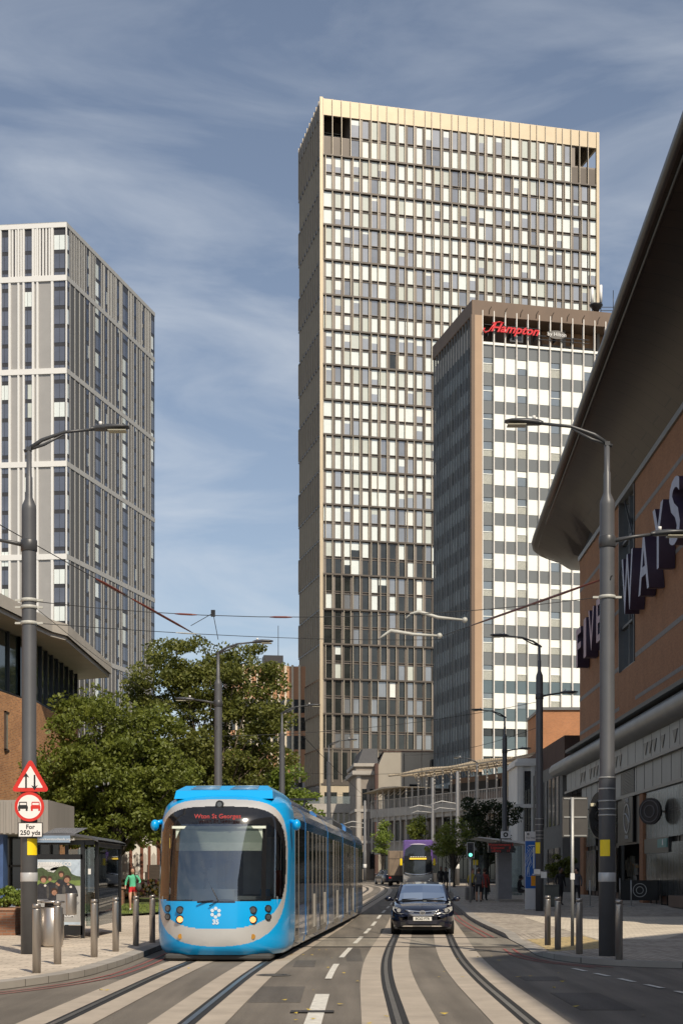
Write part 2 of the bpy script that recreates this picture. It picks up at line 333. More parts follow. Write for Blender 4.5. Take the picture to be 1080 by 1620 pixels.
# tracks
tl = lambda y: smooth_curve(TL, y, 3.5); tr = lambda y: smooth_curve(TR, y, 3.5)
ysT = ys_range(-8, 162, 1.5)
mbc = MB(); mbg = MB(); mbr = MB()
def off(c, w): return offset_curve(c, w)
for c in (tl, tr):
    for s in (-0.75, 0.75):
        for a, b in ((-0.44, -0.105), (0.105, 0.44)): strip('', off(c, s + a), off(c, s + b), ysT, gz(lambda y: .008), gz(lambda y: .008), 0, None, mbc)
        strip('', off(c, s - .10), off(c, s + .10), ysT, gz(lambda y: .008), gz(lambda y: .008), 0, None, mbg)
        strip('', off(c, s - .045), off(c, s + .02), ysT, gz(lambda y: .014), gz(lambda y: .014), 0, None, mbr)
tag(mbc.build('track_bed', M_conc), kind='structure'); tag(mbg.build('track_groove', M_groove), kind='structure'); tag(mbr.build('track_rail', M_rail), kind='structure')
# markings
mb = MB()
cen = lambda y: 0.5 * (tl(y) + tr(y)) + 0.22
def mark(c, a, b, w): strip('', off(c, -w / 2), off(c, w / 2), ys_range(a, b, 1.0), gz(lambda y: .012), gz(lambda y: .012), 0, None, mb)
mark(cen, 12, 20.9, 0.2)
y = 24.0
while y < 100: mark(cen, y, y + 4.0 if y < 45 else y + 3.6, 0.11); y += 6.2
pth = [(4.15, 27.4), (4.9, 20.8), (5.9, 14)]
pc = lambda y: lerpc([(14, 6.2), (20.8, 4.95), (27.4, 4.1)], y)
y = 15.5
while y < 27: mark(pc, y, y + 0.75, 0.10); y += 1.3
tag(mb.build('road_marking_lines', M_line), kind='structure')
mb = MB()
for w in (0.28, 0.48):
    strip('', offset_curve(kl, w), offset_curve(kl, w + 0.05), ys_range(17, 150, 1), gz(lambda y: .011), gz(lambda y: .011), 0, None, mb)
    for a, b in ((27, 33.8), (40, 80)): strip('', offset_curve(kr, -w - 0.06), offset_curve(kr, -w), ys_range(a, b, .6), gz(lambda y: .011), gz(lambda y: .011), 0, None, mb)
tag(mb.build('road_marking_red_lines', M_red), kind='structure')
# iron cover in the road
o = MB().box(-.27, .27, -.13, .13, 0, .003).build('drain_cover', mat('cast_iron', (0.05, 0.045, 0.04), 0.6, 0.3, 0.4, 30), loc=(-0.36, 18.2, 0.015))
tag(o, 'small rectangular iron cover set in the road under the wide white line', 'drain cover')
# repaired patches, tar joints and oil stains
mb = MB(); M_p1 = asphalt('asphalt_patch', (0.10, 0.09, 0.078), 0)
for (x0, x1, y0, y1) in ((-1.25, -.55, 19.6, 22.4), (3.0, 3.7, 18.5, 21.2), (2.95, 3.6, 23.6, 24.6), (-3.9, -3.55, 24, 30), (.1, .42, 29, 34), (-.9, -.5, 27.2, 29.3), (3.3, 4.0, 44, 50)): mb.box(x0, x1, y0, y1, H(y0) + .001, H(y0) + .005)
tag(mb.build('road_patches', M_p1), kind='structure')
mb = MB(); rj = random.Random(12)
for k in range(0):
    x, y = rj.uniform(-3.6, 3.6), rj.uniform(16, 40); pts = [(x, y, H(y) + .007)]
    for j in range(14): x += rj.uniform(-.09, .09) + (.12 if k % 3 == 0 else 0); y += rj.uniform(.05, .32) if k % 3 else rj.uniform(-.05, .06); pts.append((x, y, H(y) + .007))
    mb.tube(pts, .003, 4, 0, False, False)
for yj in (34.58, 39.62): mb.tube([(-3.9, yj, H(yj) + .006), (4.2, yj + .05, H(yj) + .006)], .018, 4, 0, False, False)
tag(mb.build('road_cracks', M_groove), kind='structure')
for (x, y, r, lb) in ((-1.15, 24.9, .3, 'round iron manhole cover in the asphalt right of the tram rail'), (3.1, 33.0, .26, 'round iron manhole cover near the right kerb before the crossing')):
    q = MB(); q.disc((0, 0, 0), r, (0, 0, 1), 24, 0, .006); q.disc((0, 0, .006), r * .8, (0, 0, 1), 24, 1, .003, r * .55); o = q.build('manhole_cover', [mat('worn_iron', (0.11, 0.10, 0.085), 0.6, 0.2, 0.4, 30), mat('cast_iron', (0.05, 0.045, 0.04), 0.6, 0.3, 0.4, 30)], loc=(x, y, H(y) + .006)); tag(o, lb, 'manhole cover')
# fallen leaves
mb = MB()
for i in range(46):
    y = random.uniform(15.5, 34); x = random.choice([random.gauss(-0.3, 0.35), random.gauss(3.2, .5), random.uniform(-4, 4)]) 
    a = random.uniform(0, 3.1); s = random.uniform(0.03, 0.06); c, q = math.cos(a) * s, math.sin(a) * s; z = 0.018
    mb.poly([(x + c, y + q, z + random.uniform(0, .02)), (x - q * .6, y + c * .6, z), (x - c, y - q, z + random.uniform(0, .02)), (x + q * .6, y - c * .6, z)])
tag(mb.build('fallen_leaves', mat('yellow_leaf', (0.45, 0.33, 0.05), 0.7)), 'yellow fallen leaves lying scattered over the dark road', 'leaves', kind='stuff')
# ------------------------------------------------------------------ towers
def pane_mat(name, col, rough=0.25, metal=0.0, coat=0.8, var=0.05): return mat(name, col, rough, metal, var, 0.8, coat=coat)
# ---- tall bronze tower
M_bronze = mat('bronze_cladding', (0.115, 0.097, 0.08), 0.42, 0.3, 0.08, 0.4)
M_bronze2 = mat('bronze_cladding_pale', (0.20, 0.172, 0.146), 0.45, 0.3, 0.08, 0.4)
M_gold = mat('champagne_metal', (0.52, 0.43, 0.30), 0.45, 0.25, 0.06, 0.6)
M_goldfin = mat('champagne_fin', (0.42, 0.365, 0.285), 0.4, 0.3, 0.06, 0.6)
M_blind = pane_mat('blind_cream', (0.72, 0.77, 0.74)); M_blind2 = pane_mat('blind_greenish', (0.54, 0.57, 0.51)); M_blind3 = pane_mat('blind_warm', (0.80, 0.80, 0.74))
M_cglass = mat('coated_glass', (0.50, 0.49, 0.46), 0.06, 0.75, 0.1, 0.2); M_darkpane = mat('dark_glass_and_reflection', (0.025, 0.028, 0.026), 0.05, 0, 0.4, 0.4, spec=0.7)  # dark panes also carry painted reflections on the tower's lower floors
M_gglass = mat('grey_glass', (0.30, 0.31, 0.32), 0.08, 0.5, 0.15, 0.2)
PANES = [M_blind, M_blind2, M_blind3, M_cglass, M_gglass, M_darkpane]
ROT = R(13.45)
twr = empty('tower_block', (X(508, 250), 250, H(250)), ROT, 'tall bronze and cream glass skyscraper, highest building in the street', 'skyscraper')
ZB = -H(250)                                             # local z = world z - base
def lz(z): return z + ZB
WR, DL = 50.3, 18.5; ZT = lz(133.7)
rows = [lz(23.2 + 5.94 * k) for k in range(18)]          # heavy horizontal rails
b = MB(); b.box(0.25, WR - .25, 0.25, DL - .25, 0, ZT - 6.2)                       # core
b.box(5.0, WR - 4.2, 0.25, DL - .25, ZT - 6.2, ZT - .5, 0); b.box(.3, 5.0, 6, DL - .25, ZT - 6.2, ZT - .5, 0)
b.build('wall', M_bronze2, twr)
b = MB(); b.box(-.1, WR + .1, -.05, 0.3, ZT - 2.75, ZT, 0); b.box(WR - .3, WR + .08, .3, DL, ZT - 2.75, ZT, 0); b.box(-.1, 0.3, .3, DL, ZT - 2.75, ZT, 1); b.box(.3, WR - .3, .3, DL, ZT - .6, ZT - .3, 1)
b.build('parapet', [M_gold, M_bronze], twr)
b = MB(); b.box(-.28, .26, -.24, .24, lz(23.2) - 11, ZT + .15, 0); b.box(WR - .3, WR + .22, -.24, .25, lz(10), ZT, 0); b.build('corner_post', M_gold, twr)
fin = MB(); rail = MB(); panel = MB(); left = MB(); trans = MB()
rng = random.Random(3)
wins = []; NB = 31; bw = (WR - .6) / NB
for r in range(18):
    z0 = rows[r]; z1 = rows[r + 1] if r < 17 else ZT - 2.75
    top = r == 17
    rail.box(0.26, WR - .3, -.30, .25, z0 - .14, z0 + .14, 0)
    sh = (r % 2)
    for i in range(NB):
        x0 = .3 + i * bw; mid = (z0 + z1) / 2
        if top and (i < 3 or i > NB - 4): 
            if i < 3: panel.box(x0 + .05, x0 + bw - .05, .16, .24, z0 + .2, z0 + 3.2, 0)
            else: panel.box(x0 + .05, x0 + bw - .05, .16, .24, z0 + .2, z0 + 3.0, 0)
            fin.box(x0 - .05, x0 + .05, -.32, .24, z0, ZT - .05, 0); continue
        wide = (i * 7 + r * 3) % 9 in (0,)
        fx = x0 + (0.0 if (i + sh) % 3 else 0.42)
        fin.box(fx - .055, fx + .055, -.26, .24, z0 + .14, z1 - .14 if not top else ZT - .05, 0)
        pw = bw * (0.05 if wide else 0.30)               # solid panel part of the bay
        px = x0 + .05
        panel.box(px, px + pw, 0.02, .24, z0 + .14, z1 - .14, (i * 5 + r) % 2)
        wx0, wx1 = (px + pw, x0 + bw - .04)
        dark = {0: .93, 1: .90, 2: .72, 3: .75, 4: .55, 5: .45, 6: .12, 7: .10}.get(r, 0.03)  # lower rows get more dark panes: reflections of buildings put into the colour
        base = rng.random()
        for f in (0, 1):
            a, c = (z0 + .2, mid - .32) if f == 0 else (mid + .18, z1 - .3)
            u = rng.random() * .25 + base * .75
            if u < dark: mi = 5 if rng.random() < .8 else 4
            else:
                q = rng.random(); w_ = .0 if r > 5 else .1
                mi = 0 if q < .48 else 1 if q < .64 else 2 if q < .78 else 3 if q < .94 else 4
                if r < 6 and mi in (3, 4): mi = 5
            wins.append((wx0 + .03, wx1 - .03, a, c, mi, r))
        trans.box(x0, x0 + bw, -.02, .24, mid - .32, mid - .26, 0); trans.box(x0, x0 + bw, -.02, .24, mid + .10, mid + .16, 0)
fin.build('fin', M_goldfin, twr); rail.build('floor_rail', M_bronze, twr); panel.build('cladding_panel', [M_bronze, M_bronze2], twr); trans.build('transom', M_bronze2, twr)
wins.sort(key=lambda w: (w[2] - lz(60)) ** 2 * 1.0 + w[0] ** 2 * 4)
big = MB()
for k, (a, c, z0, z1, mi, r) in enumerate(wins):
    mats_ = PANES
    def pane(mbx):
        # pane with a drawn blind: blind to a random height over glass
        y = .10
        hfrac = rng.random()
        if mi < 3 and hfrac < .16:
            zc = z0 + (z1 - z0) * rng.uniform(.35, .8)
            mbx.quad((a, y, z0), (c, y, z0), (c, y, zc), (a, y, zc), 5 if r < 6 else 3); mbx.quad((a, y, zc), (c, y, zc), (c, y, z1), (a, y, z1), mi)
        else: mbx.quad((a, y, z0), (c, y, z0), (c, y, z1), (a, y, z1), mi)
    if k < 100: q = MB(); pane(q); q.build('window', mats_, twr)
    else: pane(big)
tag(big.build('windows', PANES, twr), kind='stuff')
# shaded left face: deep fins and staggered rails
nl = 10; w = DL / nl
for r in range(-1, 18):
    z0 = rows[r] if r >= 0 else rows[0] - 5.94; z1 = (rows[r + 1] if r < 17 else ZT - .1)
    zz = z0 + 0.0
    left.box(-.12, .24, 0.25, DL, zz - .12, zz + .12, 1)
    for i in range(nl):
        y0 = .3 + i * w; left.box(-.26, .24, y0 + w * .45 * ((r % 2)), y0 + .11 + w * .45 * (r % 2), z0 + .12, z1 - .12 if r < 17 else ZT, 0)
        left.box(0.02, .24, y0 + .1, y0 + w * .42, z0 + .12, z1 - .12, 2)
left.build('side_fins', [M_goldfin, M_bronze, M_bronze2], twr)
lg = MB(); lg.box(.12, .24, .4, DL - .3, 14, lz(124)); lg.build('side_glazing', M_cglass, twr)
# rooms in the open top corners
q = MB(); q.box(.4, 4.6, 5.4, 5.9, ZT - 6.1, ZT - 2.8, 0)
for k in range(4): q.box(.4, 4.6, 3 + k * .5, 3.08 + k * .5, ZT - 5.6 + k * .7, ZT - 5.5 + k * .7, 1)
q.build('roof_plant_rails', [M_dark, M_galv], twr)
# lower gold and stone storeys of the tower
q = MB(); q.box(-.1, WR, -.15, .24, lz(17.3), rows[0] - 6.0 + 5.85, 3)
for i in range(NB):
    x0 = .3 + i * bw; q.box(x0 - .05, x0 + .05, -.3, -.14, lz(17.5), rows[0] - .14, 0); q.box(x0 + .15, x0 + bw * .62, -.18, -.12, lz(18.0), rows[0] - .6, 4); 
    if i % 2 == 0: q.box(x0 + .2, x0 + bw * 1.5, -.22, -.12, lz(13.2), lz(15.8), 4)
q.box(-.1, WR, -.35, .1, lz(17.0), lz(17.3), 1); q.box(-.1, WR, -.2, .24, lz(5), lz(17.0), 2)
q.build('base_storeys', [M_goldfin, M_bronze, M_gold, M_bronze, M_darkpane], twr)

# ---- hotel slab with the red sign
hot = empty('hotel_tower', (X(748, 168), 168, H(168)), R(13.5), 'white and grey chequered hotel slab with brown cap and red script sign', 'hotel building')
hb = -H(168); hz = lambda z: z + hb
M_hbrown = mat('brown_cladding', (0.15, 0.10, 0.066), 0.55, 0.0, 0.14, 0.5, streak=3); M_hbrown2 = mat('tan_cladding', (0.40, 0.27, 0.17), 0.55, 0, 0.06, 0.4)
M_hgrey = mat('grey_spandrel', (0.15, 0.16, 0.16), 0.35, 0.0, 0.05, 0.4, coat=.3); M_hwhite = mat('white_spandrel', (0.84, 0.86, 0.80), 0.35, 0, 0.03, 0.4)
M_curt = mat('net_curtain', (0.40, 0.40, 0.34), 0.3, 0, 0.25, 9, coat=.8); M_hfin = mat('white_mullion', (0.72, 0.68, 0.62), 0.45, 0, 0.04)
M_hteal = mat('teal_spandrel', (0.10, 0.14, 0.155), 0.3, 0, 0.08, 0.4, coat=.5)
HW, HD, HT = 24.0, 14.7, hz(67.3)
q = MB(); q.box(.3, HW, .3, HD, hz(4), hz(62.3)); q.box(.6, HW, 2.6, HD - .3, hz(62.3), HT - 1.6); q.build('wall', M_hgrey, hot)
q = MB(); q.cbox(-.25, HW + .3, -.3, HD + .3, HT - 1.75, HT, .05); q.build('roof_cap', M_hbrown, hot)
q = MB(); q.box(-.3, .12, -.3, .3, hz(13.5), HT - 1.7, 0); q.box(.12, 1.02, -.3, .3, hz(13.5), HT - 1.7, 1); q.build('corner_pier', [M_hbrown, M_hbrown2], hot)
q = MB(); q.box(1.1, 9.3, 2.45, 2.65, hz(62.5), HT - 1.8, 0); q.box(9.3, HW, 2.4, 2.62, hz(63.9), HT - 1.8, 1); q.box(9.3, HW, 2.3, 2.5, hz(62.5), hz(63.9), 2)
q.box(5.3, 6.9, 2.3, 2.5, hz(63.9), hz(65.6), 3); q.box(5.5, 6.7, 2.25, 2.36, hz(64.05), hz(65.4), 4)
for k in range(5): q.box(3 + k * 4.3, 3.35 + k * 4.3, 1.7, 2.3, hz(62.4), HT - 1.75, 2)
q.build('roof_storey', [mat('brown_render', (0.10, 0.065, 0.045), .8), brickmat('tan_brick', (0.30, 0.17, 0.085), (0.24, 0.13, 0.07), (0.2, 0.15, 0.1)), mat('grey_block', (.16, .15, .135), .8), M_hfin, M_darkpane], hot)
q = MB()
for k in range(12): q.tube([(1.8 + k * 1.9, -.32, HT - 1.5), (1.85 + k * 1.9, -.36, HT - 1.0), (2.1 + k * 1.9, -.32, HT - .62)], .045, 5)
q.build('cap_drip_marks', mat('rusty_bracket', (0.05, 0.035, 0.025), .8), hot)
fl = [hz(62.4 - 3.2 * k) for k in range(16)]
sp = MB(); wins = []; nb = int((HW - 1.05) / 1.37); sp.box(1.03, HW, -.16, .3, fl[0], fl[0] + .28, 1)
for k, zt in enumerate(fl):
    low = k >= 13
    sp.box(1.03, HW, 0, .29, zt - 1.45, zt, 2 if low or k in (12,) else 0)
    for i in range(nb):
        x0 = 1.05 + 1.37 * i; x1 = x0 + 1.37
        if low:
            sp.box(x0, x1, -.03, .29, zt - 1.45 - .85, zt - 1.45, 1)
            wins.append((x0 + .06, x1 - .06, zt - 3.14, zt - 2.34, 1 if (i % 3) else 2))
        elif i % 3: sp.box(x0, x1, -.03, .29, zt - 3.2, zt - 1.45, 1)
        else: wins.append((x0 + .07, x1 - .07, zt - 3.15, zt - 1.5, 0))
sp.build('spandrel', [M_hgrey, M_hwhite, M_hteal], hot)
wins.sort(key=lambda w: w[0] * 2 - w[2] * 0.1 if w[0] < 16 else 99); big = MB(); rg = random.Random(5)
def hwin(q, w):
    x0, x1, a, c, k = w
    if k == 0:
        u = rg.uniform(.45, .72); zc = a + (c - a) * u; y = .05
        q.box(x0, x1, y + .03, .28, a, c, 2)
        q.quad((x0, y, a), (x1, y, a), (x1, y, zc), (x0, y, zc), 0 if rg.random() < .75 else 3); q.quad((x0, y, zc), (x1, y, zc), (x1, y, c), (x0, y, c), 3 if x0 < 2 or rg.random() < .2 else 1)
        q.box(x0, x1, y - .05, y, zc - .04, zc + .04, 1)
    else: q.quad((x0, 0.1, a), (x1, 0.1, a), (x1, 0.1, c), (x0, 0.1, c), 2)
WM = [M_curt, M_hwhite, M_darkpane, mat('hotel_glass', (0.26, 0.29, 0.30), .08, .5, .15, .3)]
for k, w in enumerate(wins):
    if k < 98: q = MB(); hwin(q, w); q.build('window', WM, hot)
    else: hwin(big, w)
if big.v: tag(big.build('windows', WM, hot), kind='stuff')
q = MB()
for i in range(nb + 1): q.box(1.05 + 1.37 * i - .055, 1.05 + 1.37 * i + .055, -.34, 0.0, hz(13.2), HT - 1.1, 0)
q.build('mullion', M_hfin, hot)
# shaded side: blue grey curtain wall
q = MB(); nbl = 14; w = (HD - .4) / nbl
for k in range(16):
    for i in range(nbl):
        y0 = .35 + i * w; zt = fl[k]; rr = rg.random()
        q.box(0.0 if (i + k) % 2 else .04, .29, y0, y0 + w, zt - 1.55, zt, 1 if rr < .85 else 2); q.box(.02, .29, y0, y0 + w, zt - 3.2, zt - 1.55, 0 if rr < .7 else 3)
for i in range(nbl + 1): q.box(-.22, 0.0, .3 + i * w - .035, .3 + i * w + .035, hz(12.8), HT - 1.1, 4)
for i in range(nbl): q.box(.04, .29, .35 + i * w, .35 + i * w + w, hz(62.4), HT - 2.6 , 5)
q.build('side_curtain_wall', [mat('side_pane', (0.56, 0.64, 0.68), .1, .5, .1, .5), mat('side_pane_dark', (0.17, 0.195, 0.22), .12, .4, .1, .5), M_hgrey, mat('side_pane_mid', (0.36, 0.41, 0.44), .12, .45, .1, .5), mat('side_mullion', (0.24, 0.25, 0.25), .4, .4), M_hfin], hot)
# signs on the hotel roof storey
M_redsign = mat('red_sign', (0.62, 0.02, 0.025), .35, 0, 0.05)
sg = empty('roof_sign', (0, 0, 0), 0, 'red script lettered hotel sign fixed under the brown cap', 'sign')
HM = Matrix.Translation(Vector((X(748, 168), 168, H(168)))) @ Matrix.Rotation(R(13.5), 4, 'Z')
text('red_lettering', 'Hampton', 1.35, M_redsign, sg, HM @ face_M((4.7, -.75, hz(64.1)), (1, 0, -.012)), .08, .42, 1.12, offset=.03)
q = MB(); q.tube([(1.2, -.6, hz(64.05)), (1.0, -.6, hz(63.8)), (1.25, -.6, hz(63.55)), (1.7, -.6, hz(63.75)), (2.1, -.6, hz(64.3)), (2.5, -.6, hz(64.8))], .08, 8, 0)
q.tube([(2.1, -.6, hz(64.7)), (3.0, -.6, hz(64.9)), (3.5, -.6, hz(64.8))], .07, 8, 0); q.xf(HM); q.build('swash', M_redsign, sg)
q = MB(); q.box(1.2, 14, -.5, -.42, hz(63.75), hz(63.83)); q.box(7.6, 14, -.5, -.42, hz(63.35), hz(63.42)); q.box(1.2, 8, -.5, -.44, hz(64.5), hz(64.56))
for x in (1.6, 4.4, 7.4, 9.8, 12): q.box(x, x + .08, -.48, .5, hz(63.3), hz(63.9))
q.xf(HM); q.build('sign_frame', M_black, sg)
s2 = empty('hotel_name_plate', (0, 0, 0), 0, 'small grey oval name plate right of the red script sign', 'sign')
q = MB(); q.disc((9.9, -.62, hz(64.0)), .48, (0, -1, 0), 24, 0, .08, sx=2.3); q.xf(HM); q.build('plate', mat('taupe_plate', (.14, .13, .115), .5), s2)
text('white_lettering', 'by Hilton', .62, M_white, s2, HM @ face_M((9.9, -.72, hz(64.0)), (1, 0, 0)), .03)
# phone mast on the roof edge
an = empty('phone_mast', tuple(HM @ Vector((15.4, .8, HT))), 0, 'white phone mast antennas on black bracket above the brown hotel cap', 'antenna')
q = MB(); q.cyl(-.45, 0, 1.3, 3.2, .17); q.build('antenna', M_white, an); q = MB(); q.cyl(.55, 0, 1.5, 3.5, .17); q.build('antenna', M_white, an)
q = MB(); q.cyl(0, 0, 0, 2.6, .06); q.cyl(-.45, 0, 0, 1.3, .05); q.cyl(.55, 0, 0, 1.5, .05); q.lathe(0, 0, [(.12, 0), (.45, .7), (.8, 1.1), (.8, 1.2)], 10); q.box(.5, 2.6, -.03, .03, .5, .56); q.box(.5, 2.6, -.03, .03, .9, .96); q.cyl(2.0, 0, 0, 2.9, .04); q.build('bracket', M_black, an)

# ---- striped grey residential tower on the left
D0 = 240.0
lt = empty('apartment_tower', (X(105, D0), D0, 1.2), R(-13.7), 'grey and white vertically striped apartment tower with white grid bands', 'apartment tower')
SH = Matrix(((1, 0, 0, 0), (.135, 1, 0, 0), (0, 0, 1, 0), (0, 0, 0, 1)))
M_lwhite = mat('warm_white_frame', (0.72, 0.71, 0.68), .5, 0, .03); M_lpan = mat('ribbed_beige_panel', (0.34, 0.33, 0.315), .5, 0.1, .05, .5)
M_lgrey = mat('ribbed_grey_panel', (0.085, 0.083, 0.08), .5, 0.1, .06, .5); M_lgrey2 = mat('mid_grey_panel', (0.125, 0.12, 0.115), .5, .1, .05, .5); M_ldark = mat('charcoal_panel', (0.035, 0.035, 0.04), .5)
M_lglass = mat('blue_glass', (0.17, 0.18, 0.21), .06, .5, .15, .2); M_sidew = mat('pale_side_frame', (0.36, 0.355, 0.335), .5)
LT = 106.9; bands = [LT - 9.0 - 15.15 * k for k in range(7)]
q = MB(); q.box(-24, -.1, .12, 39.5, 0, LT - .3); q.xf(SH); q.build('wall', M_lgrey2, lt)
fr = MB(); pn = MB(); dk = MB(); wins = []
fr.box(-24, .12, -.22, .12, LT - .75, LT, 0); fr.box(-24, .05, -.1, 39.6, LT - .1, LT + .15, 1)
for z in bands: fr.box(-24, .14, -.25, .12, z - .45, z + .45, 0)
lay = [('w', .25, 2.05), ('f', 2.1, 2.5), ('p', 2.5, 4.6), ('f', 4.6, 4.9), ('p', 4.9, 5.3), ('f', 5.3, 5.65), ('w', 5.7, 6.9), ('f', 6.9, 7.2), ('p', 7.2, 7.75), ('f', 7.75, 8.05), ('p', 8.05, 9.2), ('f', 9.2, 9.55), ('w', 9.6, 10.75), ('f', 10.75, 11.1),
       ('p', 11.1, 13.4), ('f', 13.4, 13.8), ('w', 13.9, 15.1), ('f', 15.2, 15.5), ('p', 15.5, 18), ('f', 18, 18.4), ('w', 18.5, 19.8), ('p', 19.8, 24)]
fh = 3.03
for kind, a, c in lay:
    if kind == 'f': fr.box(-c, -a, -.2, .11, 0, LT - .7, 0)
    elif kind == 'p':
        pn.box(-c, -a, 0.03, .115, 0, bands[0] - .4, 0)
        n = max(1, int((c - a) / .45)); dk.box(-c, -a, 0.04, .115, bands[0] + .4, LT - .7, 0)
        for j in range(n): x = a + (j + .5) * (c - a) / n; fr.box(-x - .13, -x + .13, -.15, .05, bands[0] + .4, LT - .7, 0)
    else:
        dk.box(-c, -a, 0.04, .115, 0, LT - .7, 0)
        z = LT - 1.9
        k = 0
        while z > 6:
            zt = z - .05; zb = z - fh + .62
            wins.append(('F', a, c, zb, zt, k)); z -= fh; k += 1
fr.box(-.05, .14, -.2, .0, 0, LT - .7, 0)
# side face at x = 0 looking right
sd_w = [(.05, .9, 'c'), (7.8, 8.7, 'n'), (11.6, 13.8, 'w'), (15.8, 16.7, 'n'), (21.1, 22.0, 'n'), (23.8, 26.1, 'w'), (29.3, 30.2, 'n'), (33.4, 34.3, 'n'), (37.9, 39.4, 'c')]
dk.box(-.12, .03, 0, 39.6, 0, LT - .7, 1)
strips = [1.05, 3.0, 4.9, 6.9, 9.1, 10.9, 14.1, 15.1, 17.1, 18.6, 20.3, 22.4, 23.3, 26.5, 27.8, 28.8, 30.6, 32.0, 32.9, 34.8, 36.2, 37.4]
for y in strips: fr.box(-.03, .16, y, y + .2, 0, LT - .7, 1)
for i, z in enumerate(bands): fr.box(-.03, .2, -.2, 39.6, z - .4, z + .4, 1)
fr.box(-.03, .2, -.2, 39.6, LT - .7, LT, 1)
y = 1.4
while y < 37.5:
    if not any(a - .25 < y < c + .15 for a, c, _ in sd_w): dk.box(0.03, .06, y, y + .3, bands[0] + .4, LT - .7, 0); fr.box(0.03, .13, y + .32, y + .5, bands[0] + .4, LT - .7, 1)
    y += .66
for j, (a, c) in enumerate([(1.25, 6.9), (9.3, 10.9), (14.3, 15.1), (17.3, 20.3), (22.6, 23.3), (26.7, 28.8), (30.8, 32.9), (35, 37.4)]): pn.box(.03, .07, a, c, 0, bands[0] - .4, 1 if j % 2 == 0 else 2)
for a, c, t in sd_w:
    dk.box(.03, .1, a - .2, c + .2, 0, LT - .7, 0); z = LT - 1.9; k = 0
    while z > 6: wins.append(('S' + t, a, c, z - fh + .62, z - .05, k)); z -= fh; k += 1
for mbx, nm, ms in ((fr, 'white_frame', [M_lwhite, M_sidew]), (pn, 'cladding_panel', [M_lpan, M_lgrey, M_lgrey2]), (dk, 'dark_spandrel', [M_ldark, M_lgrey2])): mbx.xf(SH).build(nm, ms, lt)
LM = [M_lglass, M_blind2, M_blind, mat('side_glass_dark', (.09, .105, .14), .08, .5, .2, .3), mat('pink_curtain', (.30, .16, .22), .4, coat=.5)]
def lwin(q, w):
    t, a, c, zb, zt, k = w; u = rg.random()
    mi = 0 if u < .62 else 1 if u < .86 else 2
    if t == 'F':
        m = a + (c - a) * (.5 if a < 1 else .62)
        q.box(-c + .03, -m - .03, 0.0, .04, zb, zt, 0 if u < .75 else 2); q.box(-m + .03, -a - .03, 0.0, .04, zb, zt, mi)
    elif t == 'Sn': q.box(.1, .13, a, c - .3, zb, zt, 3); q.box(.1, .13, c - .22, c, zb + .3, zt, 3 if u < .8 else 1)
    else: q.box(.1, .14, a, a + (c - a) * .55, zb, zt, mi); q.box(.1, .13, a + (c - a) * .6, c, zb, zt, 3)
wins.sort(key=lambda w: 0 if (w[0] == 'F' and w[1] < 6) else 1 if w[0] == 'F' else 2); big = MB()
for k, w in enumerate(wins):
    if k < 100: q = MB(); lwin(q, w); q.xf(SH).build('window', LM, lt)
    else: lwin(big, w)
tag(big.xf(SH).build('windows', LM, lt), kind='stuff')
# ------------------------------------------------------------------ the leisure block on the right (wall along the street)
M_mbrick = brickmat('red_brown_brick', (0.34, 0.155, 0.075), (0.27, 0.12, 0.06), (0.24, 0.17, 0.11), .225, .075, .008, 'wall', .85, .12, .2)
M_mgrey = mat('grey_brick_band', (0.20, 0.185, 0.175), .8, 0, .15, 4)
M_mpanel = mat('grey_metal_panel', (0.26, 0.265, 0.26), .45, .3, .1, .6, streak=6); M_mrail = mat('grey_trim', (0.20, 0.20, 0.195), .4, .4, .06)
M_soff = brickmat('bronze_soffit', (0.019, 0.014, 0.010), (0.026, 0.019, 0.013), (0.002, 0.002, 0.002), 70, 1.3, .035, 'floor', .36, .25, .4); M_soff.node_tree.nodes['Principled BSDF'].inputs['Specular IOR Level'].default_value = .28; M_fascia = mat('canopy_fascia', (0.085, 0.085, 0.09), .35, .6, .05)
M_lintin = mat('pale_interior', (0.34, 0.32, 0.28), .8, 0, .4, 3)
mall = empty('leisure_centre', (14.7, 80, .3), 0, 'brown brick leisure block with sweeping dark roof canopy and purple letters', 'leisure centre')
OFF = Vector((-14.7, -80, -.3)); TM = Matrix.Translation(OFF)
wx = lambda d: 14.8 + .015 * (d - 67)
def wallq(q, d0, d1, z0, z1, proud=0.0, m=0, th=.3): # slab on the wall plane
    q.add([(wx(d0) - proud, d0, z0), (wx(d1) - proud, d1, z0), (wx(d1) - proud, d1, z1), (wx(d0) - proud, d0, z1), (wx(d0) + th, d0, z0), (wx(d1) + th, d1, z0), (wx(d1) + th, d1, z1), (wx(d0) + th, d0, z1)],
          [(0, 1, 2, 3), (7, 6, 5, 4), (0, 3, 7, 4), (1, 5, 6, 2), (3, 2, 6, 7), (0, 4, 5, 1)], m)
YA, YB = 39.0, 94.0
q = MB(); wallq(q, YA, 74.9, 9.2, 21.7, th=14); wallq(q, 79.4, YB, 9.2, 21.7, th=14); wallq(q, 74.9, 79.4, 9.2, 12.6, th=14)
q.add([(wx(94), 94, 9.2), (29, 94, 9.2), (29, 94, 21.7), (wx(94), 94, 21.7)], [(0, 1, 2, 3)])
q.box(28.6, 46, YA + .5, YB, 0, 21.6)
q.xf(TM).build('wall', M_mbrick, mall)
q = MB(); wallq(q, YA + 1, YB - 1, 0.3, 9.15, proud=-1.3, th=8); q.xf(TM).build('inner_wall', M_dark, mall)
q = MB()
for z, h in ((19.7, .24), (15.9, .2), (12.75, .24), (10.6, .2)):
    for a, c in ((YA, 74.8), (79.5, YB)): wallq(q, a, c, z, z + h, .012)
q.xf(TM).build('brick_band', M_mgrey, mall)
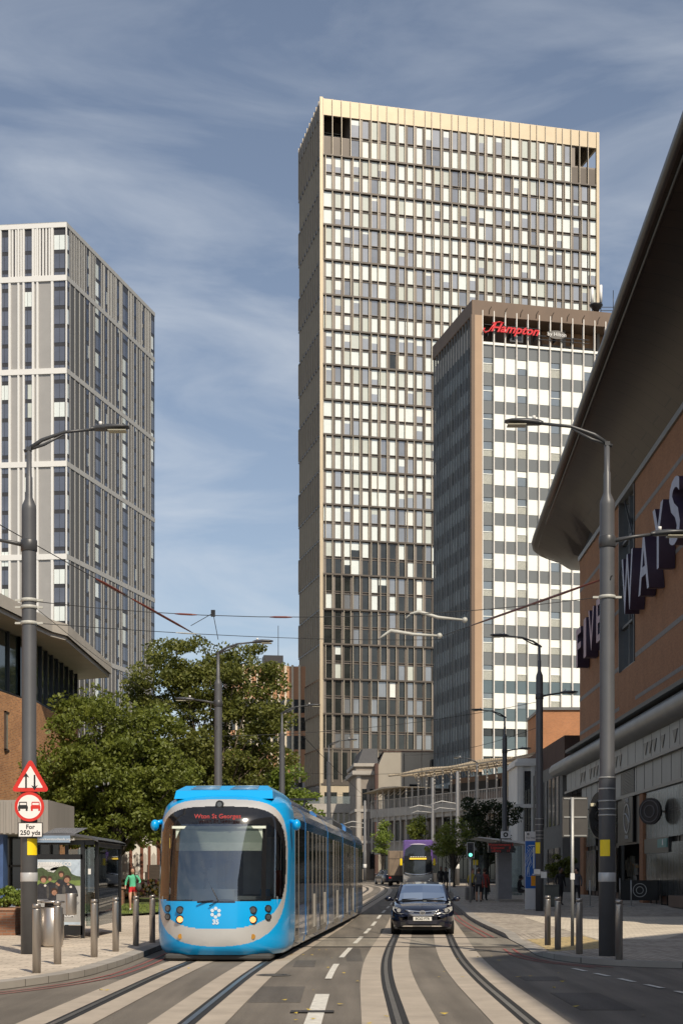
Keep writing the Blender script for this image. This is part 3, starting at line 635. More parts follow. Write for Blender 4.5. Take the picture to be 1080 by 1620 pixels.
# roofline coping
q = MB(); wallq(q, YA, YB, 21.7, 22.0, .12, 0, .6); q.xf(TM).build('coping', M_mrail, mall)
# glazed slot
q = MB(); wallq(q, 75.0, 79.3, 12.7, 21.6, -.22, 0, .3); s_ = q.xf(TM).build('stair_window', glassmat('slot_glass', (.35, .37, .36), boost=.08), mall)
q = MB(); wallq(q, 75.0, 79.3, 12.7, 21.6, -1.4, 0, 1.7)
for k in range(14): 
    a = random.uniform(75.2, 78.8); z = random.uniform(13, 21); wallq(q, a, a + random.uniform(.2, .6), z, z + random.uniform(.4, 1.6), -1.3, 1, 1.4)
q.xf(TM).build('stair_interior', [mat('slot_inside', (.07, .075, .07), .6), M_lintin], mall)
q = MB()
for d in (74.9, 79.3): wallq(q, d, d + .1, 12.6, 21.7, .06)
for z in (12.6, 14.9, 17.2, 19.4): wallq(q, 75, 79.3, z, z + .12, -.1)
wallq(q, 77.1, 77.2, 12.7, 21.6, -.1)
q.tube([(wx(75) + .1, 75.0, 14.0), (wx(79) + .1, 79.3, 18.2)], .07, 6); q.tube([(wx(75) + .1, 75, 18.2), (wx(78) + .1, 78.3, 21.6)], .07, 6)
q.xf(TM).build('window_frame', mat('slot_frame', (.05, .052, .055), .4), mall)
# rounded ledge above the shops
q = MB(); prof = [(.0, 9.55), (-.25, 9.55), (-.55, 9.42), (-.72, 9.15), (-.72, 8.9), (-.55, 8.65), (-.2, 8.52), (.0, 8.5), (.4, 8.5), (.4, 9.55)]
ya = [YA, 60, 80, 96, 104]; vs = []
for d in ya: vs += [(wx(d) + a, d, z) for a, z in prof]
n = len(prof); q.add(vs, [(i * n + j, i * n + (j + 1) % n, (i + 1) * n + (j + 1) % n, (i + 1) * n + j) for i in range(4) for j in range(n)] + [tuple(range(4 * n, 5 * n)), tuple(range(n - 1, -1, -1))], 0, True)
wallq(q, YA, 95, 9.56, 9.75, .8, 1, .5)
q.xf(TM).build('ledge', [M_mpanel, mat('dark_trim', (.03, .03, .03), .5)], mall)
# panel bands, louvre, flags cut outs
q = MB(); wallq(q, YA, 100, 7.35, 8.5, .02, 0, .6)
for a, c in ((YA, 75.2), (79.4, 93.5)): wallq(q, a, c, 5.9, 7.2, -.05, 0, .6)
for d in [YA + 2.1 * k for k in range(29)]: wallq(q, d, d + .03, 7.36, 8.49, .03, 2, .1); (wallq(q, d, d + .03, 5.95, 7.19, -.035, 2, .1) if not 75.0 < d < 79.5 else None)
wallq(q, YA, 100, 7.2, 7.35, .16, 1, .6); wallq(q, YA, 93.5, 5.75, 5.9, .1, 1, .6)
q.xf(TM).build('panel_band', [M_mpanel, M_mrail, M_black], mall)
q = MB()
for d in (60.3, 61.6, 64.6, 67.3, 69.2, 70.3, 71.4, 78.5, 79.9, 82.6, 83.7, 86.4, 87.6, 88.9, 91.5, 92.7):
    q.prism([(wx(d) - .03, d, 8.15), (wx(d) - .03, d + .95, 8.15), (wx(d) - .03, d + .5, 7.55)], (-.02, 0, 0))
q.xf(TM).build_each('triangle_decoration', M_black, mall)
q = MB()
for k in range(16): wallq(q, 75.3, 79.3, 5.95 + k * .078, 5.99 + k * .078, -.02, 0, .3)
q.xf(TM).build('louvre', M_mrail, mall)
# glazing storey and shopfronts
gl = MB(); mu = MB(); pil = MB(); dr = MB(); inn = MB()
segs = [(57.6, 72.4), (80.8, 84.6), (88, 92)]
for a, c in segs:
    wallq(gl, a, c, 3.45, 5.75, -.35, 0, .06); wallq(gl, a, c, .75, 3.2, -.35, 0, .06)
    d = a
    while d <= c + .01: wallq(mu, d, d + .06, .3, 5.75, -.27, 0, .2); d += 1.3
    wallq(mu, a, c, 3.2, 3.45, -.25, 0, .3); wallq(mu, a, c, 4.6, 4.66, -.3, 0, .2); wallq(mu, a, c, .35, .75, -.25, 1, .3)
for k in range(90):
    a, c = random.choice(segs); d = random.uniform(a, c - 1); z = random.choice([random.uniform(4.3, 5.2), random.uniform(1, 2.2)]); w_ = random.uniform(.12, .8)
    wallq(inn, d, d + w_, z, z + random.uniform(.1, .8), -1.15, 0 if random.random() < .6 else 1, 1.3)
for d, w_ in ((56.6, 1.0), (72.6, .9), (84.8, .9), (92.2, 1.4)): wallq(pil, d, d + w_, .3, 5.75, .04, 0, 1.0)
wallq(pil, 53, 57.5, .3, 1.1, .35, 1, .8); wallq(pil, 61.0, 65.5, .3, .8, .25, 1, .7)
gl.xf(TM).build_each('shop_window', glassmat('shop_glass', (.55, .56, .55), boost=-.02, rough=.2), mall); mu.xf(TM).build('window_frame', [M_black, mat('brown_plinth', (.10, .055, .035), .7)], mall)
pil.xf(TM).build_each('brick_pillar', [M_mbrick, mat('brown_stone', (.13, .08, .055), .6)], mall)
inn.xf(TM).build_each('shop_display', [M_lintin, mat('warm_display', (.45, .30, .16), .7, 0, .5, 5)], mall)
# dark fascia above the doors, teal exit plate, yellow notices
q = MB(); wallq(q, 66.6, 72.3, 2.75, 3.45, .02, 0, .3); wallq(q, 73.6, 80.6, 3.3, 5.75, -.1, 0, .3); q.xf(TM).build_each('door_fascia', M_black, mall)
q = MB(); wallq(q, 66.8, 68.9, 2.98, 3.38, .06, 0, .04); t_ = q.xf(TM).build('teal_plate', mat('teal_plate', (.03, .20, .20), .4), mall)
q = MB(); q.box(wx(67.8) - .075, wx(67.8) - .061, 67.6, 67.75, 3.08, 3.28); q.disc((wx(68) - .062, 67.68, 3.31), .05, (-1, 0, 0), 10, 0, .012); q.xf(TM).build('figure_symbol', M_white, mall)
# roof canopy
def xe(d):
    base = 10.35 + .049 * (d - 44.6)
    return base if d < 99 else base + 11 * (1 - max(0, 1 - ((d - 99) / 9.3) ** 3) ** (1 / 3))
ds = [38, 42, 46, 50, 54, 58, 62, 66, 70, 74, 78, 82, 86, 90, 94, 97, 99, 101, 103, 104.6, 106, 107, 107.6, 108.0, 108.2, 108.29]
ksec = 10; bot = MB(); topm = MB(); vs = []; vt = []
for d in ds:
    e = xe(d); g_ = min(1, max(0, (d - 92) / 5)); xi = 15.6 + 9.2 * g_; sg_ = 1 - .72 * min(1, max(0, (d - 96) / 12))
    for k in range(ksec + 1):
        t = k / ksec; x = e + (xi - e) * t; z = 24.35 - (2.15 * min(1, t * (xi - e) / (15.6 - min(e, 13.5))) ** 1.5 - .25 * math.sin(math.pi * t)) * sg_
        vs.append((x, d, z)); vt.append((max(x, e) + (14 * t * (1 - g_)), d, 24.75 + .9 * math.sin(t * 1.4)))
n = ksec + 1; K = len(ds)
F4 = [(i * n + j, i * n + j + 1, (i + 1) * n + j + 1, (i + 1) * n + j) for i in range(K - 1) for j in range(n - 1)]
bot.add(vs, F4, 0, True); topm.add(vt, F4, 0, True)
for k in range(0, 29):
    d = 40 + k * 1.95; vv = []
    for j in range(ksec + 1):
        t = j / ksec; e = xe(d) + .3; x = e + (15.6 - e) * t; vv.append((x, d, 24.35 - 2.15 * (t ** 1.5) + .25 * math.sin(math.pi * t) - .03))
    pass
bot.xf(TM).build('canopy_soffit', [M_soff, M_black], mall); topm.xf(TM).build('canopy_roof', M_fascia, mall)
q = MB(); q.tube([(xe(d) + .05, d, 24.52) for d in ds] , .19, 10); q.tube([(xe(d) + .32, d, 24.28) for d in ds[:-1]], .07, 6, 1)
q.xf(TM).build('canopy_edge', [M_fascia, M_black], mall)
q = MB(); q.box(15.5, 46, YA, 94, 22.0, 24.7); q.xf(TM).build('roof_void', M_dark, mall)
for d in (92.5, 95.5, 98):
    pass
# wall letters
M_purp = mat('purple_letter_side', (0.050, 0.038, 0.075), .5, 0, .1); M_lil = mat('lilac_letter_face', (0.30, 0.31, 0.40), .45, 0, .12, 2)
M_pnk = mat('reddish_letter_face', (0.34, 0.20, 0.24), .45, 0, .3, 2)
wl = empty('wall_lettering', (14, 66, 16), 0, 'big purple capital letters FIVE WAYS standing off the brown brick wall', 'sign')
for ch, d0, d1, z0, z1, fm in (('F', 88.6, 90.3, 14.4, 16.7, M_pnk), ('I', 86.4, 87.3, 14.55, 16.85, M_pnk), ('V', 83.5, 85.4, 14.6, 17.0, M_pnk), ('E', 80.9, 82.5, 14.7, 17.1, M_pnk),
                               ('W', 71.5, 74.3, 14.75, 17.6, M_lil), ('A', 67.4, 69.8, 14.9, 17.6, M_lil), ('Y', 64.2, 66.4, 15.3, 18.1, M_lil), ('S', 60.8, 62.8, 15.6, 18.4, M_lil)):
    dm = (d0 + d1) / 2; xf_ = wx(dm)
    o = text('letter', ch, 1.0, M_purp, wl, Matrix.Identity(4), .5, offset=.012)
    me = o.data; xs = [v.co.x for v in me.vertices]; ysv = [v.co.y for v in me.vertices]; a, c = min(xs), max(xs); e, g = min(ysv), max(ysv)
    for v in me.vertices:
        u = (v.co.x - a) / (c - a); w_ = (v.co.y - e) / (g - e); t = (v.co.z + .5)
        v.co = Vector((xf_ - .04 - t * .72 - 14, d1 + (d0 - d1) * u - 66, z0 + (z1 - z0) * w_ - 16))
    me.materials.append(fm)
    me.update()
    for p in me.polygons:
        if abs(p.normal.x) > .9: p.material_index = 1
# emblems on the shopfront
M_grl = mat('pale_grey_line', (.42, .42, .40), .5)
em = empty('cafe_emblem', (wx(77) - .06, 77.2, 4.75), 0, 'ringed round cafe emblem in pale lines beside the louvre', 'sign')
q = MB(); q.box(-.02, .06, -1.9, 1.0, -1.35, 1.0); q.build('board', M_black, em)
q = MB(); c = (-.03, -.45, -.1); q.disc(c, .78, (-1, 0, 0), 32, 0, .03, .70); q.tube([(-.05, -.45 + .55 * math.cos(a), -.1 + .18 * math.sin(a) + .2 * math.cos(a)) for a in [i * .3 for i in range(14)]], .035, 5); q.build('ring', M_grl, em)
text('lettering', 'STARS', .32, M_grl, em, face_M((-.05, -.45, .82), (0, -1, 0)), .01); text('lettering', 'COFFEE', .26, M_grl, em, face_M((-.05, -.45, -1.08), (0, -1, 0)), .01)
e2 = empty('round_hanging_sign', (X(1030, 68.5), 68.5, Z(1284, 68.5)), 0, 'big dark round sign standing off the shop glazing', 'sign')
q = MB(); q.disc((0, 0, 0), .62, (-.75, -.66, 0), 32, 0, .14); q.build('disc', mat('dark_disc', (.03, .03, .032), .5), e2); q = MB(); q.disc((-.01, -.01, 0), .52, (-.75, -.66, 0), 32, 0, .16, .48); q.disc((-.01, -.01, 0), .3, (-.75, -.66, 0), 24, 0, .16, .26); q.build('ring', mat('grey_ring', (.12, .12, .125), .5), e2)
q = MB(); q.tube([(0, 0, 0), (.6, .4, 0)], .05, 6); q.build('bracket', M_black, e2)
e3 = empty('a_frame_banner', (wx(71.2) - .8, 69.5, H(70) + .12), 0, 'low black windbreak with white swirl on the shaded pavement by the cafe', 'barrier')
q = MB(); q.box(-.9, .9, -.02, .02, .2, 1.15); q.build('screen', M_black, e3); q = MB()
for x in (-.93, .93): q.cyl(x, 0, 0, 1.25, .025, n=8); q.cyl(x, 0, 0, .03, .18)
q.build('post', M_steel, e3); q = MB(); q.disc((0, -.025, .68), .33, (0, -1, 0), 24, 0, .01, .30); q.disc((0, -.025, .68), .18, (0, -1, 0), 20, 0, .01, .15); q.build('swirl', M_grl, e3)

# ---- shaded low block beyond the leisure centre, orange brick block and white pilaster
lb = empty('shop_terrace', (13, 112, .7), 0, 'dark low shop building with tall narrow windows beyond the leisure block', 'shop building')
q = MB(); q.box(wx(105) - .3, 30, 100.5, 128, H(100), 9.5); q.box(wx(105) + .4, 30, 104.2, 128, 9.5, 11.6, 1); q.xf(Matrix.Translation((-13, -112, -.7))).build('wall', [mat('dark_render', (.13, .125, .115), .8), brickmat('dark_brick', (.10, .05, .035), (.08, .04, .03), (.06, .05, .04))], lb)
q = MB()
for k in range(7): q.box(wx(105) - .36, wx(105) - .32, 102 + k * 1.9, 102.9 + k * 1.9, 5.2, 8.6)
for k in range(8): q.box(wx(105) - .36, wx(105) - .32, 101.5 + k * 2.9, 103.8 + k * 2.9, .9, 3.6)
q.xf(Matrix.Translation((-13, -112, -.7))).build_each('window', M_dglass, lb)
ob = empty('brick_block', (X(885, 132), 132, .7), 0, 'small sunlit orange brick block behind the dark shops', 'brick building')
q = MB(); q.box(-1.6, 9, 0, 10, 0, 15.8); q.build('wall', brickmat('orange_brick', (.50, .20, .075), (.42, .165, .065), (.35, .25, .17)), ob)
q = MB(); q.box(-1.75, 9, -.15, 10, 15.8, 16.05); q.build('coping', M_mrail, ob)
wp = empty('white_pilaster_building', (X(824, 116), 116, .7), 0, 'narrow white rendered corner building behind the second lamp pole on the right', 'building')
q = MB(); q.box(-.3, 3.4, 0, 6, 0, 10.2, 0); q.box(-.5, 3.6, -.2, 6, 9.6, 9.9, 0); q.box(-.5, 3.6, -.2, 6, 6.3, 6.6, 0)
for k in range(4): q.box(-.1 + k * .9, .15 + k * .9, -.12, 0, 0, 9.6, 0)
q.build('wall', mat('white_render', (.62, .60, .56), .7, 0, .08, .5), wp)
q = MB(); 
for k in range(3): q.box(.25 + k * .9, .75 + k * .9, -.04, -.01, 3, 9.2)
q.build_each('window', M_dglass, wp)
# ------------------------------------------------------------------ brick civic building on the left
M_lbrick = brickmat('warm_brick', (0.60, 0.28, 0.11), (0.38, 0.155, 0.065), (0.46, 0.36, 0.24), .225, .075, .009, 'wall', .85, .18, .25)
M_eave = mat('pale_concrete_eaves', (0.46, 0.425, 0.37), .7, 0, .12, .6); M_ribc = mat('ribbed_concrete', (0.27, 0.255, 0.235), .8, 0, .14, .7, streak=5)
cb = empty('civic_building', (-15, 62, .2), 0, 'orange brick civic building with deep pale concrete eaves', 'civic building')
TM2 = Matrix.Translation((15, -62, -.2))
fasc = [(-19, 30), (-14.75, 54.5), (-14.3, 61.3), (-13.35, 68.0), (-12.85, 69.2), (-12.85, 82.3), (-20, 86)]
def offpl(pl, w): return [(x - w, y) for x, y in pl]
def band(q, pl, z0, z1, m=0):
    for (a, b_), (c, d) in zip(pl, pl[1:]): q.quad((a, b_, z0), (c, d, z0), (c, d, z1), (a, b_, z1), m)
q = MB(); band(q, fasc, 12.95, 13.5); band(q, offpl(fasc, .12), 12.75, 12.95)
inner = offpl(fasc, 9)
for (a, b_), (c, d), (e, f_), (g, h) in zip(fasc, fasc[1:], inner, inner[1:]): q.quad((a, b_, 13.5), (c, d, 13.5), (g, h, 13.7), (e, f_, 13.7)); q.quad((a - .12, b_, 12.76), (c - .12, d, 12.76), (g, h, 12.76), (e, f_, 12.76))
q.xf(TM2).build('eaves', M_eave, cb)
wl_ = [(-22, 24), (-16.3, 54.5), (-15.75, 61.3), (-14.85, 68.2), (-14.45, 69.8), (-14.45, 80.8), (-20, 80.8)]
q = MB(); band(q, wl_, 0, 9.9, 0); band(q, offpl(wl_, .3), 9.9, 12.76, 1); 
for (a, b_), (c, d) in zip(wl_, wl_[1:]): q.quad((a, b_, 9.9), (c, d, 9.9), (c - .3, d, 9.9), (a - .3, b_, 9.9), 2)
q.box(-40, -24, 24, 80, 0, 12.7, 1)
q.xf(TM2).build('wall', [M_lbrick, M_dark, M_eave], cb)
q = MB()
for (a, b_), (c, d) in zip(wl_[1:-1], wl_[2:-1]):
    L_ = math.hypot(c - a, d - b_); n = max(1, int(L_ / 1.25))
    q.quad((a - .12, b_, 10.0), (c - .12, d, 10.0), (c - .12, d, 12.7), (a - .12, b_, 12.7), 0)
q.xf(TM2).build('clerestory_window', mat('green_glass', (.04, .06, .06), .06, 0, .3, .5, spec=.9), cb)
q = MB()
for (a, b_), (c, d) in zip(wl_[1:-1], wl_[2:-1]):
    L_ = math.hypot(c - a, d - b_); n = max(1, int(L_ / 1.25))
    for i in range(n + 1):
        x = a + (c - a) * i / n; y = b_ + (d - b_) * i / n; q.box(x - .14, x - .02, y - .05, y + .05, 9.95, 12.75)
    q.tube([(a - .05, b_, 9.95), (c - .05, d, 9.95)], .07, 4)
q.xf(TM2).build('window_frame', mat('dark_blue_frame', (.03, .04, .055), .4), cb)
# slot windows and arched window in the brick
q = MB(); fr_ = MB()
for y in (56.6, 59.5, 64.5, 66.4): 
    x = lerpc([(p[1], p[0]) for p in wl_[1:5]], y); q.box(x - .1, x + .02, y - .28, y + .28, 7.4, 9.0); fr_.box(x - .1, x + .05, y - .34, y + .34, 7.28, 7.38); fr_.box(x - .1, x + .05, y - .34, y - .28, 7.3, 9.08); fr_.box(x - .1, x + .05, y - .34, y + .34, 9.0, 9.08)
q.xf(TM2).build_each('slot_window', M_curt, cb); fr_.xf(TM2).build_each('slot_window_frame', mat('brown_frame', (.06, .04, .03), .5), cb)
def arch(q, y0, r, z0, zs, dx, m=0, r0=0.0):
    x = lerpc([(p[1], p[0]) for p in wl_[1:5]], y0) + dx
    pts = [(x, y0 - r, z0)] + [(x, y0 - r * math.cos(a), zs + r * 1.0 * math.sin(a)) for a in [math.pi * i / 14 for i in range(15)]] + [(x, y0 + r, z0)]
    if r0: 
        for i in range(1, 15):
            a0, a1 = math.pi * (i - 1) / 14, math.pi * i / 14
            q.quad((x, y0 - r * math.cos(a0), zs + r * math.sin(a0)), (x, y0 - r * math.cos(a1), zs + r * math.sin(a1)), (x, y0 - r0 * math.cos(a1), zs + r0 * math.sin(a1)), (x, y0 - r0 * math.cos(a0), zs + r0 * math.sin(a0)), m)
    else: q.poly(pts, m)
q = MB(); arch(q, 56.2, 1.5, 0.6, 5.2, .05); q.xf(TM2).build('arched_window', M_dglass, cb)
q = MB(); arch(q, 56.2, 1.95, 0, 5.2, .07, 0, 1.5); q.xf(TM2).build('brick_arch', brickmat('arch_brick', (.52, .24, .10), (.42, .18, .08), (.3, .2, .15), .08, .3, .01), cb)
q = MB()
for k in range(-2, 3): q.box(-16.22, -16.05, 56.2 + k * .58 - .03, 56.2 + k * .58 + .03, .6, 6.2)
for z in (2.5, 4.6, 5.4): q.box(-16.22, -16.05, 54.8, 57.6, z, z + .07)
q.xf(TM2).build('arched_window_frame', mat('blue_grey_frame', (.06, .085, .11), .5), cb)
# porch with ribbed concrete fascia in front
po = empty('entrance_porch', (-14, 51, .15), 0, 'ribbed grey concrete porch on blue columns in front of the brick building', 'porch')
TM3 = Matrix.Translation((14, -51, -.15)); x1 = X(76, 51); z0, z1 = Z(1320, 51), Z(1266, 51)
q = MB(); q.box(-24, x1, 51, 56, z0, z1)
x = -24
while x < x1 - .1: q.box(x, x + .10, 50.95, 51, z0 + .03, z1 - .03); x += .2
q.xf(TM3).build('fascia', M_ribc, po)
q = MB(); q.box(X(-8, 51.5), X(7, 51.5), 51.3, 52.0, .1, z0); q.box(x1 - 4.4, x1 - 4.2, 51.5, 52, .1, z0, 0); q.xf(TM3).build_each('column', mat('blue_column', (.05, .10, .24), .5), po)
q = MB(); q.box(-24, x1 - .3, 54.5, 54.7, .1, z0); q.xf(TM3).build('glazed_screen', M_dglass, po)
q = MB()
for k in range(12): q.box(x1 - .6 - k * .75, x1 - .55 - k * .75, 54.3, 54.5, .1, z0)
q.box(-24, x1 - .3, 54.3, 54.45, 2.0, 2.08); q.xf(TM3).build('screen_frame', M_black, po)
def railing(name, pts, h, label, mat_, n=6, cat='railing', group=None):
    o = empty(name, pts[0], 0, label, cat, group); b0 = Vector(pts[0]); q = MB(); p = [Vector(v) - b0 for v in pts]
    for zz in (h, h * .55): q.tube([v + Vector((0, 0, zz)) for v in p], .025, 6)
    q.build('rail', mat_, o); q = MB()
    for a, c in zip(p, p[1:]):
        for i in range(n + 1): v = a.lerp(c, i / n); q.tube([v, v + Vector((0, 0, h))], .02, 6)
    q.build('post', mat_, o); return o
M_blrail = mat('blue_grey_rail', (.12, .16, .21), .5)
railing('handrail', [(X(-10, 44), 44, .12), (X(38, 44), 44, .12)], 1.15, 'blue grey handrail in front of the porch by the planter', M_blrail, 5)
railing('handrail', [(X(150, 66), 66, .5), (X(182, 66), 66, .5), (X(188, 64), 64, .25)], 1.1, 'galvanised handrail rising beside the tree trunk', M_galv, 2)
# low brick walls and raised lawn
M_lowb = brickmat('low_wall_brick', (.30, .145, .085), (.23, .11, .065), (.22, .17, .13))
q = MB(); q.box(-9.3, 0, 0, .35, -.3, .62, 0); q.box(-9.35, .05, -.05, .4, .62, .7, 1); o = q.build('garden_wall', [M_lowb, mat('brick_coping', (.34, .20, .13), .8)], loc=(X(195, 62), 62, .5)); tag(o, 'low brick garden wall behind the grass under the big tree', 'wall')
q = MB(); q.box(-6, 0, 0, 1.5, -.1, .66, 0); q.box(-6.0, .03, -.03, 1.5, .66, .72, 1); o = q.build('brick_planter', [M_lowb, mat('brick_coping', (.3, .2, .13), .8)], loc=(X(24, 38.5), 38.5, .12)); tag(o, 'square brown brick planter filled with green shrubs beside the left lamp pole', 'planter')
q = MB(); q.box(-14, 1.2, 0, .3, 0, 1.7); o = q.build('dark_timber_fence', mat('dark_board', (.06, .045, .035), .8, 0, .3, 2, streak=.1), loc=(X(262, 71), 71, .5)); tag(o, 'dark boarded fence behind the white kiosks', 'fence')
M_grass = mat('lawn', (.075, .10, .025), .95, 0, .35, 1.2, bump=.8, bscale=60)
mb = MB(); gx0 = lambda y: -30; gx1 = lambda y: kl(y) - (3.6 if y > 56 else 3.6 + (56 - y) * .9)
strip('', gx0, gx1, ys_range(47.5, 96, 1.5), lambda y: H(y) + .128 + .018 * max(0, y - 49), lambda y: H(y) + .128 + .012 * max(0, y - 49), 0, None, mb, nx=6)
tag(mb.build('lawn_ground', M_grass), kind='structure')
gr = MB(); rg2 = random.Random(9)
for k in range(9000):
    y = rg2.uniform(47.6, 62); x = rg2.uniform(-14.5, gx1(y) - .05); z = H(y) + .13 + .015 * max(0, y - 49); a = rg2.uniform(0, 3.14); w_ = .02; h = rg2.uniform(.04, .12); c, s = math.cos(a) * w_, math.sin(a) * w_
    gr.add([(x - c, y - s, z), (x + c, y + s, z), (x + rg2.uniform(-.04, .04), y, z + h)], [(0, 1, 2)])
tag(gr.build('grass', mat('grass_blade', (.16, .21, .045), .8, 0, .4, .8)), 'short green and yellow grass strip below the garden wall', 'grass', kind='stuff')
# two small white and brown kiosks
def kiosk(px, d, w_, label, yl):
    x = X(px, d); k = empty('garden_kiosk', (x, d, 0.75), R(14), label, 'kiosk', 'white kiosks under the trees')
    M_kw = mat('kiosk_white', (.70, .68, .62), .7, 0, .08); M_kb = mat('kiosk_brown', (.16, .06, .035), .7, 0, .2)
    h = 2.35
    q = MB(); q.box(-w_ / 2, w_ / 2, 0, w_, .55, h, 0); q.prism([(-w_ / 2, 0, h), (w_ / 2, 0, h), (0, 0, h + .8)], (0, w_, 0), 0); q.build('wall', M_kw, k)
    q = MB()
    for a in (-w_ / 2, -w_ / 6, w_ / 6, w_ / 2): q.box(a - .07, a + .07, -.05, 0, 0, h, 0)
    for a in (0, w_ / 2, w_): q.box(w_ / 2, w_ / 2 + .05, a - .07, a + .07, 0, h, 0); q.box(-w_ / 2 - .05, -w_ / 2, a - .07, a + .07, 0, h, 0)
    q.box(-w_ / 2, w_ / 2, -.02, w_, 0, .55, 0)
    q.tube([(-w_ / 2 - .15, -.1, h - .1), (0, -.1, h + .85), (w_ / 2 + .15, -.1, h - .1)], .09, 4); q.tube([(-w_ / 2 - .15, w_ + .1, h - .1), (0, w_ + .1, h + .85), (w_ / 2 + .15, w_ + .1, h - .1)], .09, 4); q.build('timber_frame', M_kb, k)
    q = MB()
    for s in (-1, 1): q.quad((0, -.2, h + .95), (0, w_ + .2, h + .95), (s * (w_ / 2 + .25), w_ + .2, h - .08), (s * (w_ / 2 + .25), -.2, h - .08), 0)
    q.build('roof', M_kb, k)
    q = MB()
    for a in (-w_ / 3, 0, w_ / 3): q.prism([(a - .1, -.03, 1.1), (a + .1, -.03, 1.1), (a + .1, -.03, 1.9), (a, -.03, 2.05), (a - .1, -.03, 1.9)], (0, .02, 0))
    q.build_each('arched_panel', mat('kiosk_recess', (.40, .37, .33), .7), k)
    if yl: q = MB(); q.box(w_ / 2 + .1, w_ / 2 + 1.0, 0, .06, 2.25, 2.75); q.build('yellow_board', mat('pale_yellow', (.55, .42, .08), .6), k)
    return k
kiosk(198, 69, 1.55, 'white timber framed garden kiosk with brown gable nearest the tree trunk', False)
kiosk(229, 71, 1.3, 'smaller white garden kiosk with a yellow board between the tram and the gabled one', True)
q = MB()
for k in range(500):
    x, y, z = random.uniform(-1.6, 1.6), random.uniform(-.3, .3), random.uniform(0, .75); s = random.uniform(.04, .09)
    q.ball((x, y, z), s, 6, random.choice([0, 1, 2, 3]))
o = q.build('flower_bank', [mat('flower_cream', (.62, .55, .42), .8), mat('flower_pink', (.5, .2, .2), .8), mat('flower_yellow', (.6, .42, .1), .8), mat('leaf_a', (.06, .1, .03), .8)], loc=(X(240, 66.5), 66.5, .75)); tag(o, 'bank of pale and yellow flowers in front of the kiosks', 'flowers', kind='stuff')
# ------------------------------------------------------------------ distant buildings at the bend
M_stone = mat('grey_brown_stone', (.27, .235, .20), .85, 0, .2, .8, bump=.3, bscale=8); M_stoneL = mat('pale_stone', (.40, .37, .33), .8, 0, .12, .8)
M_rend = mat('weathered_render', (.36, .325, .27), .85, 0, .08, .35)
sb = empty('stone_corner_building', (X(563, 186), 186, 1.1), R(4), 'old grey stone corner building with mansard roof beside the blank gable', 'stone building')
w_ = X(598, 186) - X(563, 186); zt = Z(1213, 186) - 1.1
q = MB(); q.box(0, w_, 0, 12, 0, zt, 0); q.box(-.5, w_ + .15, -.5, 12, zt - 1.1, zt - .55, 1); q.box(-.3, w_ + .1, -.3, 12, zt, zt + .4, 1)
for z in (4.6, 8.6): q.box(-.15, w_ + .05, -.15, 12, z, z + .35, 1)
for x in (.1, w_ - .6): q.box(x, x + .5, -.12, 0, 4.6, zt - 1.1, 1)
q.build('wall', [M_stone, M_stoneL], sb)
q = MB(); q.add([(.2, .2, zt + .4), (w_, .2, zt + .4), (w_, 12, zt + .4), (.2, 12, zt + .4), (1.0, 1.4, zt + 2.4), (w_, 1.4, zt + 2.4), (w_, 12, zt + 2.4), (1.0, 12, zt + 2.4)], [(0, 1, 5, 4), (0, 4, 7, 3), (4, 5, 6, 7)]); 
q.build('mansard_roof', mat('slate', (.06, .06, .065), .7), sb)
q = MB()
for z in (1.4, 5.6, 9.4):
    for x in (.75, 1.75): q.box(x, x + .6, -.03, -.01, z, z + 2.1)
q.build_each('window', M_dglass, sb)
gb = empty('gable_building', (X(598, 184), 184, 1.1), R(2), 'tall blank rendered gable wall behind the white terrace frames', 'building')
w_ = X(690, 184) - X(598, 184); zt = Z(1190, 184) - 1.1; ze = Z(1212, 184) - 1.1
q = MB(); q.prism([(0, 0, 0), (w_, 0, 0), (w_, 0, zt), (.75, 0, zt), (0, 0, ze)], (0, 14, 0), 0); q.box(-.4, 0, -.3, 12, 0, ze + .3, 1); q.box(.6, w_, -.06, 14, zt, zt + .12, 1); q.build('wall', [M_rend, mat('dark_quoins', (.09, .05, .04), .8)], gb)
q = MB(); q.box(w_ - .6, w_ - .15, -.05, 0, zt - 2.4, zt - .9); q.box(3.9, 5.2, -.05, 0, Z(1250, 184) - 1.1, Z(1241, 184) - 1.1); q.build_each('window', M_dglass, gb)
q = MB(); q.tube([(w_ - 1.2, -.1, 9), (w_ - .7, -.1, zt - 1)], .05, 5); q.tube([(3.2, -.08, 7), (3.2, -.08, zt - .2)], .04, 5); q.build_each('pipe', M_black, gb)
wb = empty('colonnade_building', (X(524, 196), 196, 1.1), 0, 'pale low building with tall narrow window slots left of the stone corner', 'building')
w_ = X(566, 196) - X(524, 196) + 3.2; zt = Z(1272, 196) - 1.1; x0 = -.2
q = MB(); q.box(-6, w_, .4, 10, 0, zt, 0); q.box(-6, w_, -.2, .4, zt - 1.2, zt, 0)
x = -6
while x < w_: q.box(x, x + .32, -.1, .4, 0, zt - 1.2, 0); x += .75
q.build('wall', M_stoneL, wb); q = MB(); q.box(-6, w_, .3, .42, 0, zt - 1.3); q.build('window_slots', M_dglass, wb)
q = MB(); q.box(-6, w_, .2, .25, zt, zt + 1.0, 0); q.build('roof_balustrade', glassmat('pale_glass', (.7, .7, .7), boost=.1), wb)
